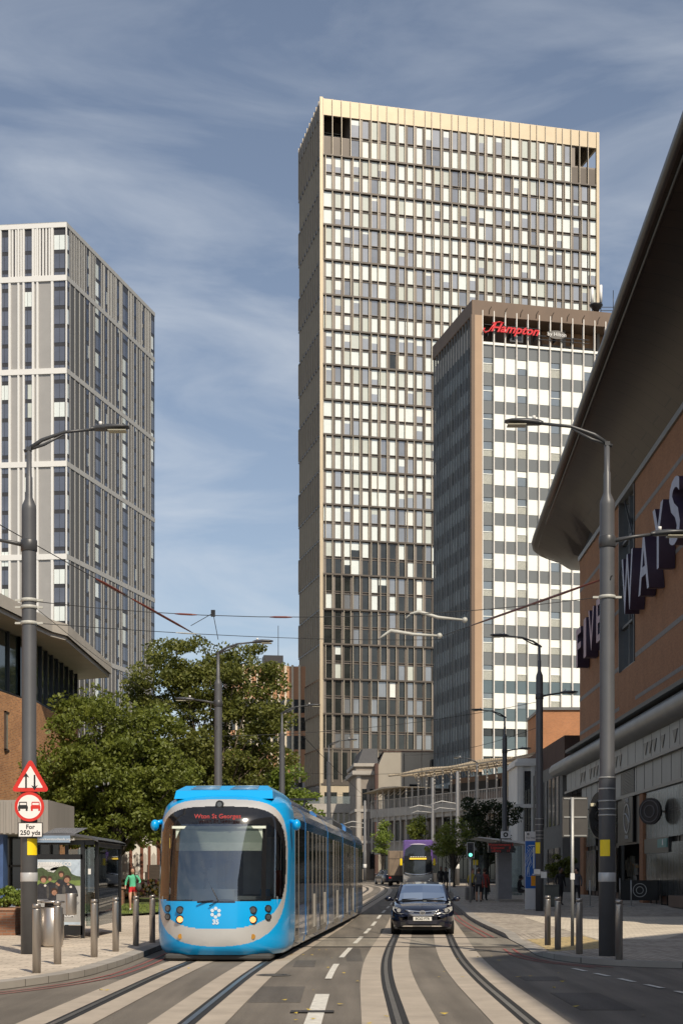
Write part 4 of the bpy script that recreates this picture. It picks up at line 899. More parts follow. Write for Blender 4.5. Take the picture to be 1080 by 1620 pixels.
# orange and cream block far left of the tall tower
oc = empty('striped_office_block', (X(432, 262), 262, 1.2), R(8), 'far office block with orange and cream stripes peeking beside the tall tower', 'office block')
zt = Z(1052, 262) - 1.2; w_ = 9
q = MB(); q.box(-8, w_, 0, 14, 0, zt - .2, 0)
for k in range(14): q.box(-8 + k * 1.25, -7.62 + k * 1.25, -.25, 0, 17, zt, 1)
for z in range(6, 17, 3): q.box(-8, w_, -.3, 0, z, z + 1.1, 2)
q.box(-8, w_, -.1, 0, 2, 17, 3); q.box(-1.5, 2, 2, 6, zt, zt + 2, 4); q.cyl(1.2, 3, zt + 2, zt + 7.5, .06, n=5, m=4)
q.build('wall', [mat('orange_panel', (.46, .24, .13), .6), mat('cream_strip', (.66, .58, .45), .6), mat('grey_spandrel_far', (.22, .21, .20), .7), mat('light_grey_far', (.38, .37, .37), .7), M_ldark], oc)
q = MB()
for k in range(13):
    for z in (zt - 8.5, zt - 5.2 - 6.5, zt - 15): q.box(-7.6 + k * 1.25, -6.76 + k * 1.25, -.05, 0, z, z + 2.4)
for k in range(9):
    for z in range(7, 17, 3): q.box(-7.4 + k * 1.9, -6.2 + k * 1.9, -.15, -.1, z + .2, z + 1.8)
q.build_each('window', M_dglass, oc)
# white terrace frames (hotel podium)
tb = empty('terrace_building', (X(588, 172), 172, 1.0), math.atan2(138 - 172, X(852, 138) - X(588, 172)), 'long podium building with white posts, balcony railing and timber canopies', 'terrace building')
LT_ = math.hypot(138 - 172, X(852, 138) - X(588, 172)) + 1.5
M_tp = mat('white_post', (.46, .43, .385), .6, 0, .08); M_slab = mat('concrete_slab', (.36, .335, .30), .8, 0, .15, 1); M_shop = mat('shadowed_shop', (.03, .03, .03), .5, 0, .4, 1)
q = MB(); q.box(0, LT_, 1.2, 10, 0, 7.0, 1); q.box(0, LT_, 0, 10, 6.9, 7.35, 0); q.box(0, LT_, -.2, 10, 7.35, 8.3, 0); q.box(0, LT_, .3, 1.2, 3.1, 4.6, 0); q.box(0, 13, 1.6, 10, 8.3, 10.2, 1); q.box(0, LT_, 0, 1.2, 4.4, 4.55, 0); q.build('wall', [M_slab, M_shop], tb)
q = MB(); q.box(13, LT_, 3.4, 10, 8.3, 11.2, 0); q.box(13, 24, 3.2, 3.4, 9.4, 10.6, 1); q.box(25, LT_, 3.2, 3.38, 8.4, 11.4, 2); q.build('upper_room', [mat('brown_room', (.16, .10, .07), .7), M_dark, mat('lit_cream_wall', (.62, .54, .40), .7)], tb)
q = MB(); k = 0; x = .3
while x < LT_ - .2: q.box(x, x + .12, -.22, -.08, 3.2, 10.4 if x < 12 else 11.9, 0); x += 1.5 if x < 12 else 1.9; k += 1
q.build_each('post', M_tp, tb)
q = MB(); q.tube([(0, -.1, 9.3), (LT_, -.1, 9.3)], .05, 4); x = 0
while x < LT_: q.box(x, x + .05, -.12, -.07, 8.3, 9.3); x += .34
q.build('railing', M_tp, tb)
q = MB(); q.prism([(-.6, -1, 10.2), (5, -1, 10.7), (8.5, -1, 10.6), (9.5, -1, 10.45), (5, -1, 10.5)], (0, 4, 0))
for k in range(9): q.tube([(k * .95 + .4, -.1, 9.7), (k * .95 + .8, .6, 10.5)], .05, 4)
x = 7
while x < LT_: q.box(x, x + .12, -1.3, 3.4, 11.9 + .1 * math.sin(x * .5), 12.05 + .1 * math.sin(x * .5)); x += .36
for yv in (-1.2, .4, 2.2): q.box(7, LT_, yv, yv + .12, 11.72, 11.88)
for k in range(16): q.tube([(12 + k * 1.25, -.1, 10.9), (12.7 + k * 1.25, -1.0, 11.8)], .05, 4)
q.build('timber_canopy', mat('weathered_timber', (.46, .39, .29), .7, 0, .2, 3), tb)
q = MB(); rg3 = random.Random(2)
x = .4
while x < LT_: q.box(x, x + rg3.uniform(.5, .75), 1.1, 1.19, 4.7, 6.8, rg3.randint(0, 2)); q.box(x, x + .8, 1.1, 1.19, .3, 2.9, 0); x += .95
q.build_each('window', [M_dglass, mat('curtain_dim', (.24, .2, .16), .6), mat('curtain_dim2', (.14, .13, .12), .6)], tb)
# dark ground floor shops to the left at the bend
db = empty('corner_shops', (X(560, 182), 182, 1.1), 0, 'dark arcade of shops under the stone corner at the bend', 'shops')
q = MB(); q.box(-9, 0.2, 0, 4, 0, 5.4, 0); q.box(-9, .3, -1.6, 0, 4.4, 4.8, 1); q.build('wall', [M_shop, M_slab], db)
q = MB(); 
for k in range(6): q.box(-8.6 + k * 1.6, -8.4 + k * 1.6, -1.5, -1.3, 0, 4.4)
q.build_each('column', M_slab, db)
# unseen near-right block, added and shaped to shade the road; mirrors in the glass
ofb = empty('unseen_shadow_block', (30, -8, 0), 0, 'unseen grey block on the near right, added to cast the shadow on the near road', 'office building')
q = MB(); q.prism([(-17, -45, 0), (-17, 14.6, 0), (0, 41, 0), (18, 41, 0), (18, -45, 0)][::-1], (0, 0, 26.5)); q.build('wall', mat('unseen_block_grey', (.30, .30, .30), .8, 0, .15, .5), ofb)
# ------------------------------------------------------------------ trees
import numpy as np
def leafmat(name, c1, c2):
    m = mat(name, c1, .55, 0, 0, 1); t = m.node_tree; b = t.nodes['Principled BSDF']
    g = t.nodes.new('ShaderNodeTexCoord'); n = t.nodes.new('ShaderNodeTexNoise'); n.inputs['Scale'].default_value = 1.4; n.inputs['Detail'].default_value = 8; n.inputs['Roughness'].default_value = .8
    t.links.new(g.outputs['Object'], n.inputs['Vector']); r = t.nodes.new('ShaderNodeMapRange'); r.inputs['From Min'].default_value = .35; r.inputs['From Max'].default_value = .65; t.links.new(n.outputs['Fac'], r.inputs['Value'])
    x = t.nodes.new('ShaderNodeMixRGB'); x.inputs[1].default_value = (*c1, 1); x.inputs[2].default_value = (*c2, 1); t.links.new(r.outputs[0], x.inputs[0]); t.links.new(x.outputs[0], b.inputs['Base Color'])
    tr_ = t.nodes.new('ShaderNodeBsdfTranslucent'); t.links.new(x.outputs[0], tr_.inputs[0]); a = t.nodes.new('ShaderNodeMixShader'); a.inputs[0].default_value = .38
    t.links.new(b.outputs[0], a.inputs[1]); t.links.new(tr_.outputs[0], a.inputs[2]); t.links.new(a.outputs[0], t.nodes['Material Output'].inputs[0]); return m
M_bark = mat('bark', (.055, .045, .035), .9, 0, .3, 3, bump=.6, bscale=12); M_bark2 = mat('pale_bark', (.16, .125, .09), .9, 0, .3, 3)
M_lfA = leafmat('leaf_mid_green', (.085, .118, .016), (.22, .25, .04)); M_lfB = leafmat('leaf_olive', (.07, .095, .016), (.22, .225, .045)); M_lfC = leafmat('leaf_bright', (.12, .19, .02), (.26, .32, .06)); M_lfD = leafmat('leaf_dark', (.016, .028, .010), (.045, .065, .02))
def leaves(name, cent, rad, nper, size, lm, parent, rs):
    C_ = np.array(cent); N = len(C_) * nper
    idx = np.repeat(np.arange(len(C_)), nper); d = rs.normal(size=(N, 3)); d /= np.linalg.norm(d, axis=1)[:, None]
    r = np.array(rad)[idx] * rs.uniform(.35, 1.0, N) ** .6
    p = C_[idx] + d * r[:, None] * np.array([1, 1, .62])
    a = rs.normal(size=(N, 3)); a += d * .2; a /= np.linalg.norm(a, axis=1)[:, None]; b_ = np.cross(a, rs.normal(size=(N, 3))); b_ /= np.linalg.norm(b_, axis=1)[:, None]
    s = size * rs.uniform(.6, 1.25, N)[:, None]
    V = np.stack([p + a * s, p + b_ * s * .55, p - a * s, p - b_ * s * .55], 1).reshape(-1, 3)
    me = bpy.data.meshes.new(name); me.vertices.add(len(V)); me.vertices.foreach_set('co', V.ravel()); me.loops.add(len(V)); me.loops.foreach_set('vertex_index', np.arange(len(V)))
    me.polygons.add(N); me.polygons.foreach_set('loop_start', np.arange(0, 4 * N, 4)); me.polygons.foreach_set('loop_total', np.full(N, 4)); me.materials.append(lm); me.update()
    o = bpy.data.objects.new(name, me); COL.objects.link(o); o.parent = parent; return o
def tree(name, x, y, h, blobs, trunk_r, lm, label, group='street trees', seed=1, ncl=150, nper=90, size=.11, bark=None, crad=(.35, .8), trunk_h=None, bias=None):
    """blobs: (dx, dy, z, rx, ry, rz) ellipsoids that make the crown outline"""
    rs = np.random.RandomState(seed); t = empty(name, (x, y, H(y) + .12), 0, label, 'tree', group)
    tot = sum(b[3] * b[4] * b[5] for b in blobs); cent = []; rad = []
    for b in blobs:
        n = max(3, int(ncl * b[3] * b[4] * b[5] / tot))
        for _ in range(n):
            d = rs.normal(size=3); d /= np.linalg.norm(d); q = rs.uniform(.25, 1.0) ** .45
            cent.append((b[0] + d[0] * b[3] * q, b[1] + d[1] * b[4] * q, b[2] + d[2] * b[5] * q)); rad.append(rs.uniform(*crad))
    leaves('crown', cent, rad, nper, size, lm, t, rs)
    q = MB(); th = trunk_h or h * .3; wob = [(0, 0, 0), (rs.uniform(-.08, .08), 0, th * .5), (rs.uniform(-.15, .15), 0, th)]
    q.tube([(0, 0, -.1), (0, 0, .3)] + wob[1:], [trunk_r * 1.4, trunk_r * 1.05, trunk_r * .85, trunk_r * .7], 9)
    top = Vector(wob[-1]); order = rs.permutation(len(cent))[:min(len(cent), 46)]
    for i in order:
        c = Vector(cent[i]); mid = top.lerp(c, .5) + Vector((rs.uniform(-.3, .3), rs.uniform(-.3, .3), rs.uniform(-.2, .5)))
        r0 = trunk_r * rs.uniform(.2, .42); q.tube([top - Vector((0, 0, rs.uniform(0, th * .25))), mid, c], [r0, r0 * .55, r0 * .15], 5, caps=False)
    q.build('trunk', bark or M_bark, t); return t
dA = 63
def blob(px, py, d, rx, rz, x0, y0, ry=None, dy=0.0): return (X(px, d) - x0, dy, Z(py, d) - H(d) - .12, rx, ry or rx, rz)
xa = X(172, dA)
tree('broadleaf_tree', xa, dA, 10, [blob(150, 1150, dA, 2.0, 1.5, xa, 0), blob(215, 1170, dA, 1.9, 1.6, xa, 0), blob(100, 1220, dA, 1.5, 2.0, xa, 0), blob(170, 1240, dA, 3.2, 2.0, xa, 0), blob(250, 1230, dA, 1.8, 1.5, xa, 0),
     blob(165, 1295, dA, 3.1, 1.3, xa, 0), blob(265, 1270, dA, 1.4, 1.0, xa, 0), blob(108, 1115, dA, .45, 1.0, xa, 0, .4), blob(85, 1265, dA, 1.2, 1.5, xa, 0), blob(135, 1310, dA, 1.6, .9, xa, 0)], .33, M_lfA,
     'dense green tree with low crown standing before the orange brick building', seed=4, ncl=420, nper=150, size=.095, trunk_h=1.8)
dB = 88; xb = X(340, dB)
tree('broadleaf_tree', xb, dB, 14, [blob(300, 1045, dB, 2.6, 1.3, xb, 0), blob(250, 1085, dB, 1.9, 1.5, xb, 0), blob(385, 1060, dB, 2.4, 1.5, xb, 0), blob(430, 1110, dB, 1.3, 1.7, xb, 0), blob(340, 1085, dB, 2.6, 1.2, xb, 0), blob(390, 1130, dB, 2.4, 1.4, xb, 0), blob(300, 1090, dB, 2.2, 1.2, xb, 0), blob(270, 1130, dB, 2.0, 1.6, xb, 0), blob(345, 1125, dB, 2.2, 1.0, xb, 0),
     blob(330, 1190, dB, 3.6, 1.6, xb, 0), blob(420, 1180, dB, 1.9, 1.5, xb, 0), blob(240, 1060, dB, .9, .8, xb, 0), blob(300, 1215, dB, 3, 1.5, xb, 0), blob(350, 1250, dB, 3.4, 1.4, xb, 0)], .3, M_lfB,
     'tall open crowned olive tree with pale branches behind the middle lamp pole', seed=8, ncl=430, nper=140, size=.115, bark=M_bark2, crad=(.5, .95), trunk_h=4.5)
dC = 97; xc = X(425, dC)
tree('broadleaf_tree', xc, dC, 9, [blob(410, 1240, dC, 2.2, 1.5, xc, 0), blob(455, 1235, dC, 1.7, 1.3, xc, 0), blob(480, 1275, dC, 1.2, 1.5, xc, 0), blob(430, 1280, dC, 2.6, 1.5, xc, 0), blob(375, 1215, dC, 1.6, 1.4, xc, 0)], .2, M_lfC,
     'brighter green low tree beside the tall tower base above the tram roof', seed=12, ncl=130, nper=95, size=.13)
dD = 80; xd = X(60, dD)
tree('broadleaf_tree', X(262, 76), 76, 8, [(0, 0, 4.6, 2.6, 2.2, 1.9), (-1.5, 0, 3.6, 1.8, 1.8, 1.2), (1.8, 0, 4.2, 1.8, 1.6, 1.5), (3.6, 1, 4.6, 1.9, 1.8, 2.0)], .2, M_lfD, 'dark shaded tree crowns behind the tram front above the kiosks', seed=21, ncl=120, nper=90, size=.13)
dE = 101; xe_ = X(772, dE)
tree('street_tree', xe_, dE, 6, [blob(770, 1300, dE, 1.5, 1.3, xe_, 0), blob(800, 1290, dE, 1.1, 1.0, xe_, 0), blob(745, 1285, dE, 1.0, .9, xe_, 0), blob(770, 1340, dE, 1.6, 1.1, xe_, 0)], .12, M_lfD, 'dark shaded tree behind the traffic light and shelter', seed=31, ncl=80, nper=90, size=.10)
dF = 122; xf0 = X(718, dF)
tree('street_tree', xf0, dF, 5, [blob(718, 1330, dF, 1.6, 1.3, xf0, 0), blob(735, 1310, dF, .9, .9, xf0, 0), blob(700, 1345, dF, 1.3, .9, xf0, 0)], .09, M_lfA, 'young green tree right of the bus', seed=33, ncl=60, nper=80, size=.11)
dG = 158
for i, (px, py, rx, rz, lm, lb_) in enumerate(((604, 1330, .8, 1.6, M_lfC, 'slim yellow green sapling in front of the terrace building'), (660, 1315, 1.1, 1.0, M_lfA, 'small tree rising behind the bus roof'), (700, 1320, 1.0, 1.0, M_lfA, 'small tree between bus and catenary pole'))):
    x_ = X(px, dG + i); tree('street_tree', x_, dG + i, 5, [blob(px, py, dG + i, rx, rz, x_, 0), blob(px + 5, py - 14, dG + i, rx * .6, rz * .6, x_, 0)], .07, lm, lb_, seed=40 + i, ncl=34, nper=60, size=.13)
def shrub(x, y, z, r, h, lm, label, seed, n=26, size=.05, cat='shrub', group=None):
    rs = np.random.RandomState(seed); t = empty('shrub', (x, y, z), 0, label, cat, group); cent = [(rs.uniform(-r, r), rs.uniform(-r, r) * .6, rs.uniform(.1, h)) for _ in range(n)]
    leaves('foliage', cent, [r * .35] * n, 70, size, lm, t, rs); q = MB()
    for c in cent[::3]: q.tube([(0, 0, 0), c], [.015, .005], 4)
    q.build('stem', M_bark, t)
shrub(X(6, 39), 39, .8, .45, .55, M_lfC, 'bright green shrub growing in the brick planter', 51)
shrub(X(30, 40.5), 40.5, .3, .38, 1.0, M_lfC, 'leafy green shrub between the planter and the lamp pole', 52)
shrub(X(887, 80), 80, 1.55, .7, 1.2, M_lfB, 'yellowish potted shrub in the shade left of the brick pillars', 53, 30, .09)
# ------------------------------------------------------------------ lamp poles
M_lens = mat('lamp_lens', (.35, .33, .25), .3, 0, .05); M_reflb = mat('reflective_band', (.50, .50, .50), .35, .2, .06, 6)
M_lampd = mat('lamp_head_grey', (.05, .052, .056), .4)
def lamp_head(par, base, dirx, L_=.75, sc=1.0):
    q = MB(); b0 = Vector(base); prof = [(0, .05, .045), (.10, .09, .08), (.35, .15, .085), (.62, .15, .06), (.75, .09, .03)]
    vs = []; n = 10
    for t, w_, h in prof:
        for j in range(n):
            a = 2 * math.pi * j / n; sz = math.sin(a); vs.append((b0.x + dirx * t * sc, b0.y + w_ * math.cos(a) * sc, b0.z + h * (sz if sz > 0 else sz * .55) * sc + .05 * t))
    q.add(vs, [(i * n + j, i * n + (j + 1) % n, (i + 1) * n + (j + 1) % n, (i + 1) * n + j) for i in range(4) for j in range(n)] + [tuple(range(n)), tuple(range(4 * n, 5 * n))], 0, True)
    o = q.build('lamp_head', M_lampd, par); q = MB(); x0, x1 = b0.x + dirx * .34 * sc, b0.x + dirx * .70 * sc
    q.box(min(x0, x1), max(x0, x1), b0.y - .11 * sc, b0.y + .11 * sc, b0.z - .05 * sc, b0.z - .028 * sc); q.build('lens', M_lens, o)
    q = MB(); q.cyl(b0.x + dirx * .18, b0.y, b0.z + .08, b0.z + .15, .035, n=8); q.build('sensor', M_white, o)
def lamp_pole(x, y, z, h=10.1, side=-1, label='', detail=True, low=True, seed=0):
    t = empty('lamp_pole', (x, y, z), 0, label, 'lamp post', 'grey lamp and catenary poles along the street')
    k = h / 10.1
    q = MB(); q.lathe(0, 0, [(.165, -.05), (.165, 3.5 * k), (.16, 3.55 * k), (.145, 3.6 * k), (.145, 8.9 * k), (.14, 8.98 * k), (.07, 9.15 * k), (.068, 9.55 * k), (.055, 9.57 * k), (.05, h)], 22); q.build('shaft', M_pole, t)
    q = MB()
    for zz in (3.3, 3.52, 3.06, 2.9, 2.78) if side < 0 else (3.52,): q.lathe(0, 0, [(.168, zz * k - .015), (.175, zz * k - .01), (.175, zz * k + .01), (.168, zz * k + .015)], 22)
    q.build_each('collar', M_galv, t)
    q = MB(); q.box(-.05, .05, -.05, .05, h - .02, h + .06); ap = [(0, 0, h + .02), (side * .25, 0, h + .2), (side * .7, 0, h + .36), (side * 1.3, 0, h + .42)]; q.tube(ap, [.05, .04, .033, .03], 8)
    q.tube([(side * -.1, 0, h - .02), (side * .3, 0, h + .11), (side * .7, 0, h + .32)], [.035, .03, .02], 8); q.build('arm', M_lampd, t); lamp_head(t, (side * 1.25, 0, h + .42), side)
    if low:
        z2 = h * .81; q = MB(); q.tube([(0, 0, z2), (-side * .5, 0, z2 + .1), (-side * .95, 0, z2 + .16)], [.05, .035, .03], 8); q.lathe(0, 0, [(.15, z2 - .12), (.165, z2 - .1), (.165, z2 + .1), (.15, z2 + .12)], 16); q.build('low_arm', M_lampd, t); lamp_head(t, (-side * .85, 0, z2 + .15), -side, sc=.95)
    q = MB(); q.lathe(0, 0, [(.167, 1.45), (.172, 1.46), (.172, 1.62), (.167, 1.63)], 22); q.build('reflective_band', M_reflb, t)
    return t
p1 = Vector((X(960, 28.8), 28.8, .12)); lamp_pole(*p1, 10.0, -1, 'nearest right lamp pole with yellow plate, standing on the shaded corner')
p2 = Vector((X(46, 29.5), 29.5, .12)); lamp_pole(*p2, 10.1, 1, 'nearest left lamp pole carrying the red and white traffic signs')
d3 = 60; lamp_pole(X(853, d3), d3, H(d3) + .12, Z(1008, d3) - H(d3) - .5, -1, 'dark lamp pole beside the blue tram stop totem')
d4 = 87; lamp_pole(X(798, d4), d4, H(d4) + .12, Z(1125, d4) - H(d4) - .5, -1, 'dark lamp pole rising behind the tram shelter roof')
d5 = 53.7; lamp_pole(X(345, d5), d5, H(d5) + .12, Z(1018, d5) - H(d5) - .5, 1, 'lamp pole rising over the tram front before the tall olive tree')
d6 = 77; lamp_pole(X(446, d6), d6, H(d6) + .12, Z(1118, d6) - H(d6) - .5, 1, 'lamp pole above the tram roof near the bronze tower edge', low=False)
d7 = 103; lamp_pole(X(520, d7), d7, H(d7) + .12, Z(1172, d7) - H(d7) - .5, 1, 'far lamp pole in front of the bronze tower base', low=False)
d8 = 125; lamp_pole(X(754, d8), d8, H(d8) + .12, Z(1200, d8) - H(d8) - .5, -1, 'far lamp pole in front of the terrace building above the dark tree', low=False)
for px, py, top, lb_ in ((723, 1401, 1222, 'slim catenary pole right of the young tree by the bus'), (684, 1397, 1232, 'slim catenary pole just right of the bus'), (577, 1394, 1268, 'slim catenary pole at the tail of the tram'), (640, 1392, 1290, 'slim catenary pole behind the bus roof')):
    d = GD(px, py); o = empty('catenary_pole', (X(px, d), d, H(d) + .12), 0, lb_, 'pole', 'slim catenary poles at the far bend'); h = Z(top, d) - H(d) - .12
    q = MB(); q.lathe(0, 0, [(.2, 0), (.2, 3.4), (.16, 3.5), (.14, h), (.05, h + .1)], 12); q.build('shaft', mat('far_pole_grey', (.16, .16, .165), .5), o); q = MB(); q.lathe(0, 0, [(.205, 1.5), (.21, 1.51), (.21, 1.9), (.205, 1.91)], 12); q.build('reflective_band', M_white, o)
    q = MB(); zz = h * .72; q.tube([(0, 0, zz), (-1.4, 0, zz + .25), (-2.4, 0, zz - .05)], .05, 6); q.tube([(0, 0, zz - .5), (-1.6, 0, zz - .35), (-2.2, 0, zz - .6)], .035, 6); q.build('bracket_arm', mat('pale_arm', (.5, .49, .46), .5), o)
# plates on the two near poles
def plate(par, x, z, w_, h, m, name, y=-.175, th=.006): q = MB(); q.box(x - w_ / 2, x + w_ / 2, y - th, y, z - h / 2, z + h / 2); return q.build(name, m, par)
yp = empty('yellow_plate', (p1.x - .04, p1.y, .12), 0, 'yellow plate wrapped on the nearest right lamp pole', 'plate', 'yellow pole plates')
def wrap(par, r, a0, a1, z0, z1, m, name):
    q = MB(); n = 8; vs = []
    for i in range(n + 1):
        a = R(a0 + (a1 - a0) * i / n)
        for zz in (z0, z1): vs.append((r * math.sin(a), -r * math.cos(a), zz))
    q.add(vs, [(2 * i, 2 * i + 2, 2 * i + 3, 2 * i + 1) for i in range(n)], 0, True); return q.build(name, m, par)
yp.location = (p1.x, p1.y, .12); wrap(yp, .174, -62, 8, 1.95, 2.27, M_yellow, 'plate')
yp2 = empty('yellow_plate', (p2.x, p2.y, .12), 0, 'yellow plate wrapped on the left pole under the distance sign', 'plate', 'yellow pole plates'); wrap(yp2, .174, 0, 75, 1.98, 2.31, M_yellow, 'plate')
d = 60; o = empty('yellow_plate', (X(853, d), d, H(d) + .12), 0, 'yellow plate on the dark pole by the blue totem', 'plate', 'yellow pole plates'); wrap(o, .18, -75, 0, 1.9 + .45, 2.35 + .45, M_yellow, 'plate')
o = empty('white_notice', (X(848, d), d - .2, H(d) + 1.72), 0, 'white notice on the dark pole by the blue totem', 'notice'); q = MB(); q.box(-.13, .13, -.02, 0, -.09, .11); q.box(.16, .4, .02, .03, -.25, .0); q.build('plate', M_white, o)
# traffic signs on the left pole
M_sred = mat('sign_red', (.60, .03, .02), .4, 0, .04); M_sw = mat('sign_white', (.80, .77, .74), .45, 0, .02); M_sb = mat('sign_black', (.015, .015, .015), .5)
def rtri(c, r, rnd, y, n=5): # rounded triangle outline
    pts = []
    for k in range(3):
        a = R(90 + 120 * k); cx, cz = c[0] + (r - 2 * rnd) * math.cos(a), c[1] + (r - 2 * rnd) * math.sin(a)
        for j in range(n + 1): g = a - R(60) + R(120) * j / n; pts.append((cx + rnd * math.cos(g), y, cz + rnd * math.sin(g)))
    return pts
sx, sy = X(47, 29.2), 29.26
zc = lambda py: Z(py, 29.2)
s1 = empty('two_way_traffic_sign', (sx, sy, 0), 0, 'red bordered triangle sign with two opposing black arrows on the left pole', 'road sign')
rt = (zc(1203) - zc(1251)) / 1.5 * 1.04; ct = (0, zc(1251) + rt * .49)
q = MB(); q.prism(rtri(ct, rt + .03, .05, 0), (0, .012, 0)); q.build('plate', M_sred, s1); q = MB(); q.poly(rtri((0, ct[1] - .0), rt * .70, .012, -.003)); q.build('white_field', M_sw, s1)
q = MB()
for s, a in ((-.085, 1), (.085, -1)):
    zm = ct[1] - .02; q.box(s - .017, s + .017, -.007, -.004, zm - .13 , zm + .13)
    zt = zm + a * .15; q.poly([(s, -.0075, zt + a * .02), (s - .065, -.0075, zt - a * .075), (s, -.0075, zt - a * .045), (s + .065, -.0075, zt - a * .075)])
q.build('arrows', M_sb, s1)
s2_ = empty('no_overtaking_sign', (sx - .02, sy, 0), 0, 'round red bordered sign with a black and a red car', 'road sign')
zr = (zc(1253) + zc(1300)) / 2; rr = (zc(1253) - zc(1300)) / 2
q = MB(); q.disc((0, 0, zr), rr, (0, 1, 0), 36, 0, .012); q.build('plate', M_sred, s2_); q = MB(); q.disc((0, -.003, zr), rr * .80, (0, 1, 0), 36, 0, .002); q.build('white_field', M_sw, s2_)
for s, m_ in ((-.125, M_sb), (.125, M_sred)):
    q = MB(); y = -.008
    def bx(a, b_, c, d_): q.box(s + a, s + b_, y, y + .003, zr + c, zr + d_)
    bx(-.098, .098, -.04, .012); bx(-.085, .085, .012, .035); bx(-.08, -.065, .035, .085); bx(.065, .08, .035, .085); bx(-.075, .075, .08, .098); bx(-.092, -.055, -.082, -.04); bx(.055, .092, -.082, -.04); q.build('car_symbol', m_, s2_)
s3_ = empty('distance_plate', (sx, sy, 0), 0, 'white plate reading For 250 yds under the round sign', 'road sign')
za, zb_ = zc(1301.5), zc(1325); q = MB(); q.box(-.245, .245, 0, .01, zb_, za); q.build('border', M_sb, s3_); q = MB(); q.box(-.228, .228, -.003, 0, zb_ + .016, za - .016); q.build('plate', M_sw, s3_)
text('lettering', 'For', .125, M_sb, s3_, face_M((.0, -.006, zb_ + .205), (1, 0, 0)), .001, offset=.003); text('lettering', '250 yds', .13, M_sb, s3_, face_M((0, -.006, zb_ + .088), (1, 0, 0)), .001, offset=.003)
# ------------------------------------------------------------------ catenary wires and brackets
M_wire = mat('wire_black', (.03, .03, .03), .5); M_brown = mat('brown_insulator', (.16, .04, .025), .4, 0, .1); M_pale = mat('pale_insulator', (.45, .45, .41), .5)
def wire(name, a, b_, r, m, label, sag=0.0, cat='wire', group='overhead wires'):
    a, b_ = Vector(a), Vector(b_); o = empty(name, a, 0, label, cat, group); q = MB(); n = 10
    q.tube([(b_ - a) * (i / n) - Vector((0, 0, sag * 4 * (i / n) * (1 - i / n))) for i in range(n + 1)], r, 5); q.build('cable', m, o); return o, a, b_
def insul(o, a, b_, t0, t1, r, m, sag=0):
    q = MB(); f = lambda t: (b_ - a) * t - Vector((0, 0, sag * 4 * t * (1 - t))); q.tube([f(t0 + (t1 - t0) * k / 4) for k in range(5)], [r * .5, r, r, r, r * .5], 8); q.build('insulator', m, o)
o, a, b_ = wire('span_wire', P(-40, 808, 36), P(345, 1024, 53.6), .013, M_wire, 'diagonal wire with long brown insulators at the left lamp pole')
insul(o, a, b_, .40, .52, .045, M_brown); insul(o, a, b_, .55, .84, .04, M_brown)
o, a, b_ = wire('span_wire', P(968, 911, 28.6), P(688, 1010, 46), .013, M_wire, 'diagonal wire with long brown rod at the right lamp pole'); insul(o, a, b_, .02, .72, .03, M_brown)
b0, b1 = Vector((p2.x + .15, p2.y, Z(952, 29.5))), Vector((p1.x - .15, p1.y, Z(945, 28.8)))
o, a, b_ = wire('cross_span', b0, b1, .008, M_wire, 'upper cross span wire running between the two nearest poles', .35); insul(o, a, b_, .25, .29, .02, M_brown, .35); insul(o, a, b_, .42, .46, .02, M_brown, .35)
b0, b1 = Vector((p2.x + .15, p2.y, Z(986, 29.5))), P(700, 1012, 46)
o, a, b_ = wire('cross_span', b0, b1, .008, M_wire, 'lower cross span wire leaving the left pole below the double bracket', .12); insul(o, a, b_, .25, .30, .016, M_pale, .12)
o, a, b_ = wire('cross_span', Vector((p2.x + .15, p2.y, Z(963, 29.5))), Vector((X(345, 53.7), 53.7, Z(1150, 53.7))), .006, M_wire, 'thin wire from the double bracket of the left pole back to the middle pole', .3)
for (c0, c1, lb_) in ((tl, 0, 'contact wire strung above the left track'), (tr, 0, 'contact wire strung above the right track')):
    o = empty('contact_wire', (0, 0, 0), 0, lb_, 'wire', 'overhead wires'); q = MB(); q.tube([(c0(y), y, 6.1 + H(y)) for y in ys_range(46, 150, 4)], .012, 4, smooth=False); q.build('cable', M_wire, o)
for k, (pts, lb_) in enumerate(((((735, 981), (693, 977), (662, 968), (650, 971), (640, 980)), 'pale registration arm at the upper end of the brown rod'), (((695, 1006), (655, 1004), (618, 998), (606, 1006), (598, 1012)), 'pale registration arm lower left of the other one'))):
    o = empty('registration_arm', P(*pts[0], 44), 0, lb_, 'catenary arm', 'pale catenary arms'); q = MB(); q.tube([P(x, y, 44) - P(*pts[0], 44) for x, y in pts], [.03, .05, .06, .035, .02], 8); q.build('arm', M_pale, o); q = MB(); q.ball((0, 0, 0), .09, 8); q.build('clamp', M_pale, o)
o = empty('pole_top_insulator', P(337, 970, 50), 0, 'small black clamp with two stay wires above the middle lamp pole', 'insulator'); q = MB(); q.box(-.07, .07, -.05, .05, -.12, .1); q.build('clamp', M_black, o); q = MB(); q.tube([(0, 0, 0), P(345, 1012, 53.7) - P(337, 970, 50)], .012, 4); q.tube([(0, 0, 0), P(302, 990, 49) - P(337, 970, 50)], .012, 4); q.build('stay', M_wire, o)
for i, (a, c, lb_) in enumerate((((345, 1165, 53.7), (853, 1110, 60), 'span wire crossing low in front of the towers'), ((446, 1222, 77), (798, 1210, 87), 'far span wire crossing above the tram tail'), ((520, 1255, 103), (723, 1260, 133), 'farthest span wire at the bend'), ((853, 1150, 60), (640, 1195, 75), 'thin wire falling left from the dark pole'))): wire('cross_span', P(*a), P(*c), .010, M_wire, lb_, .3)
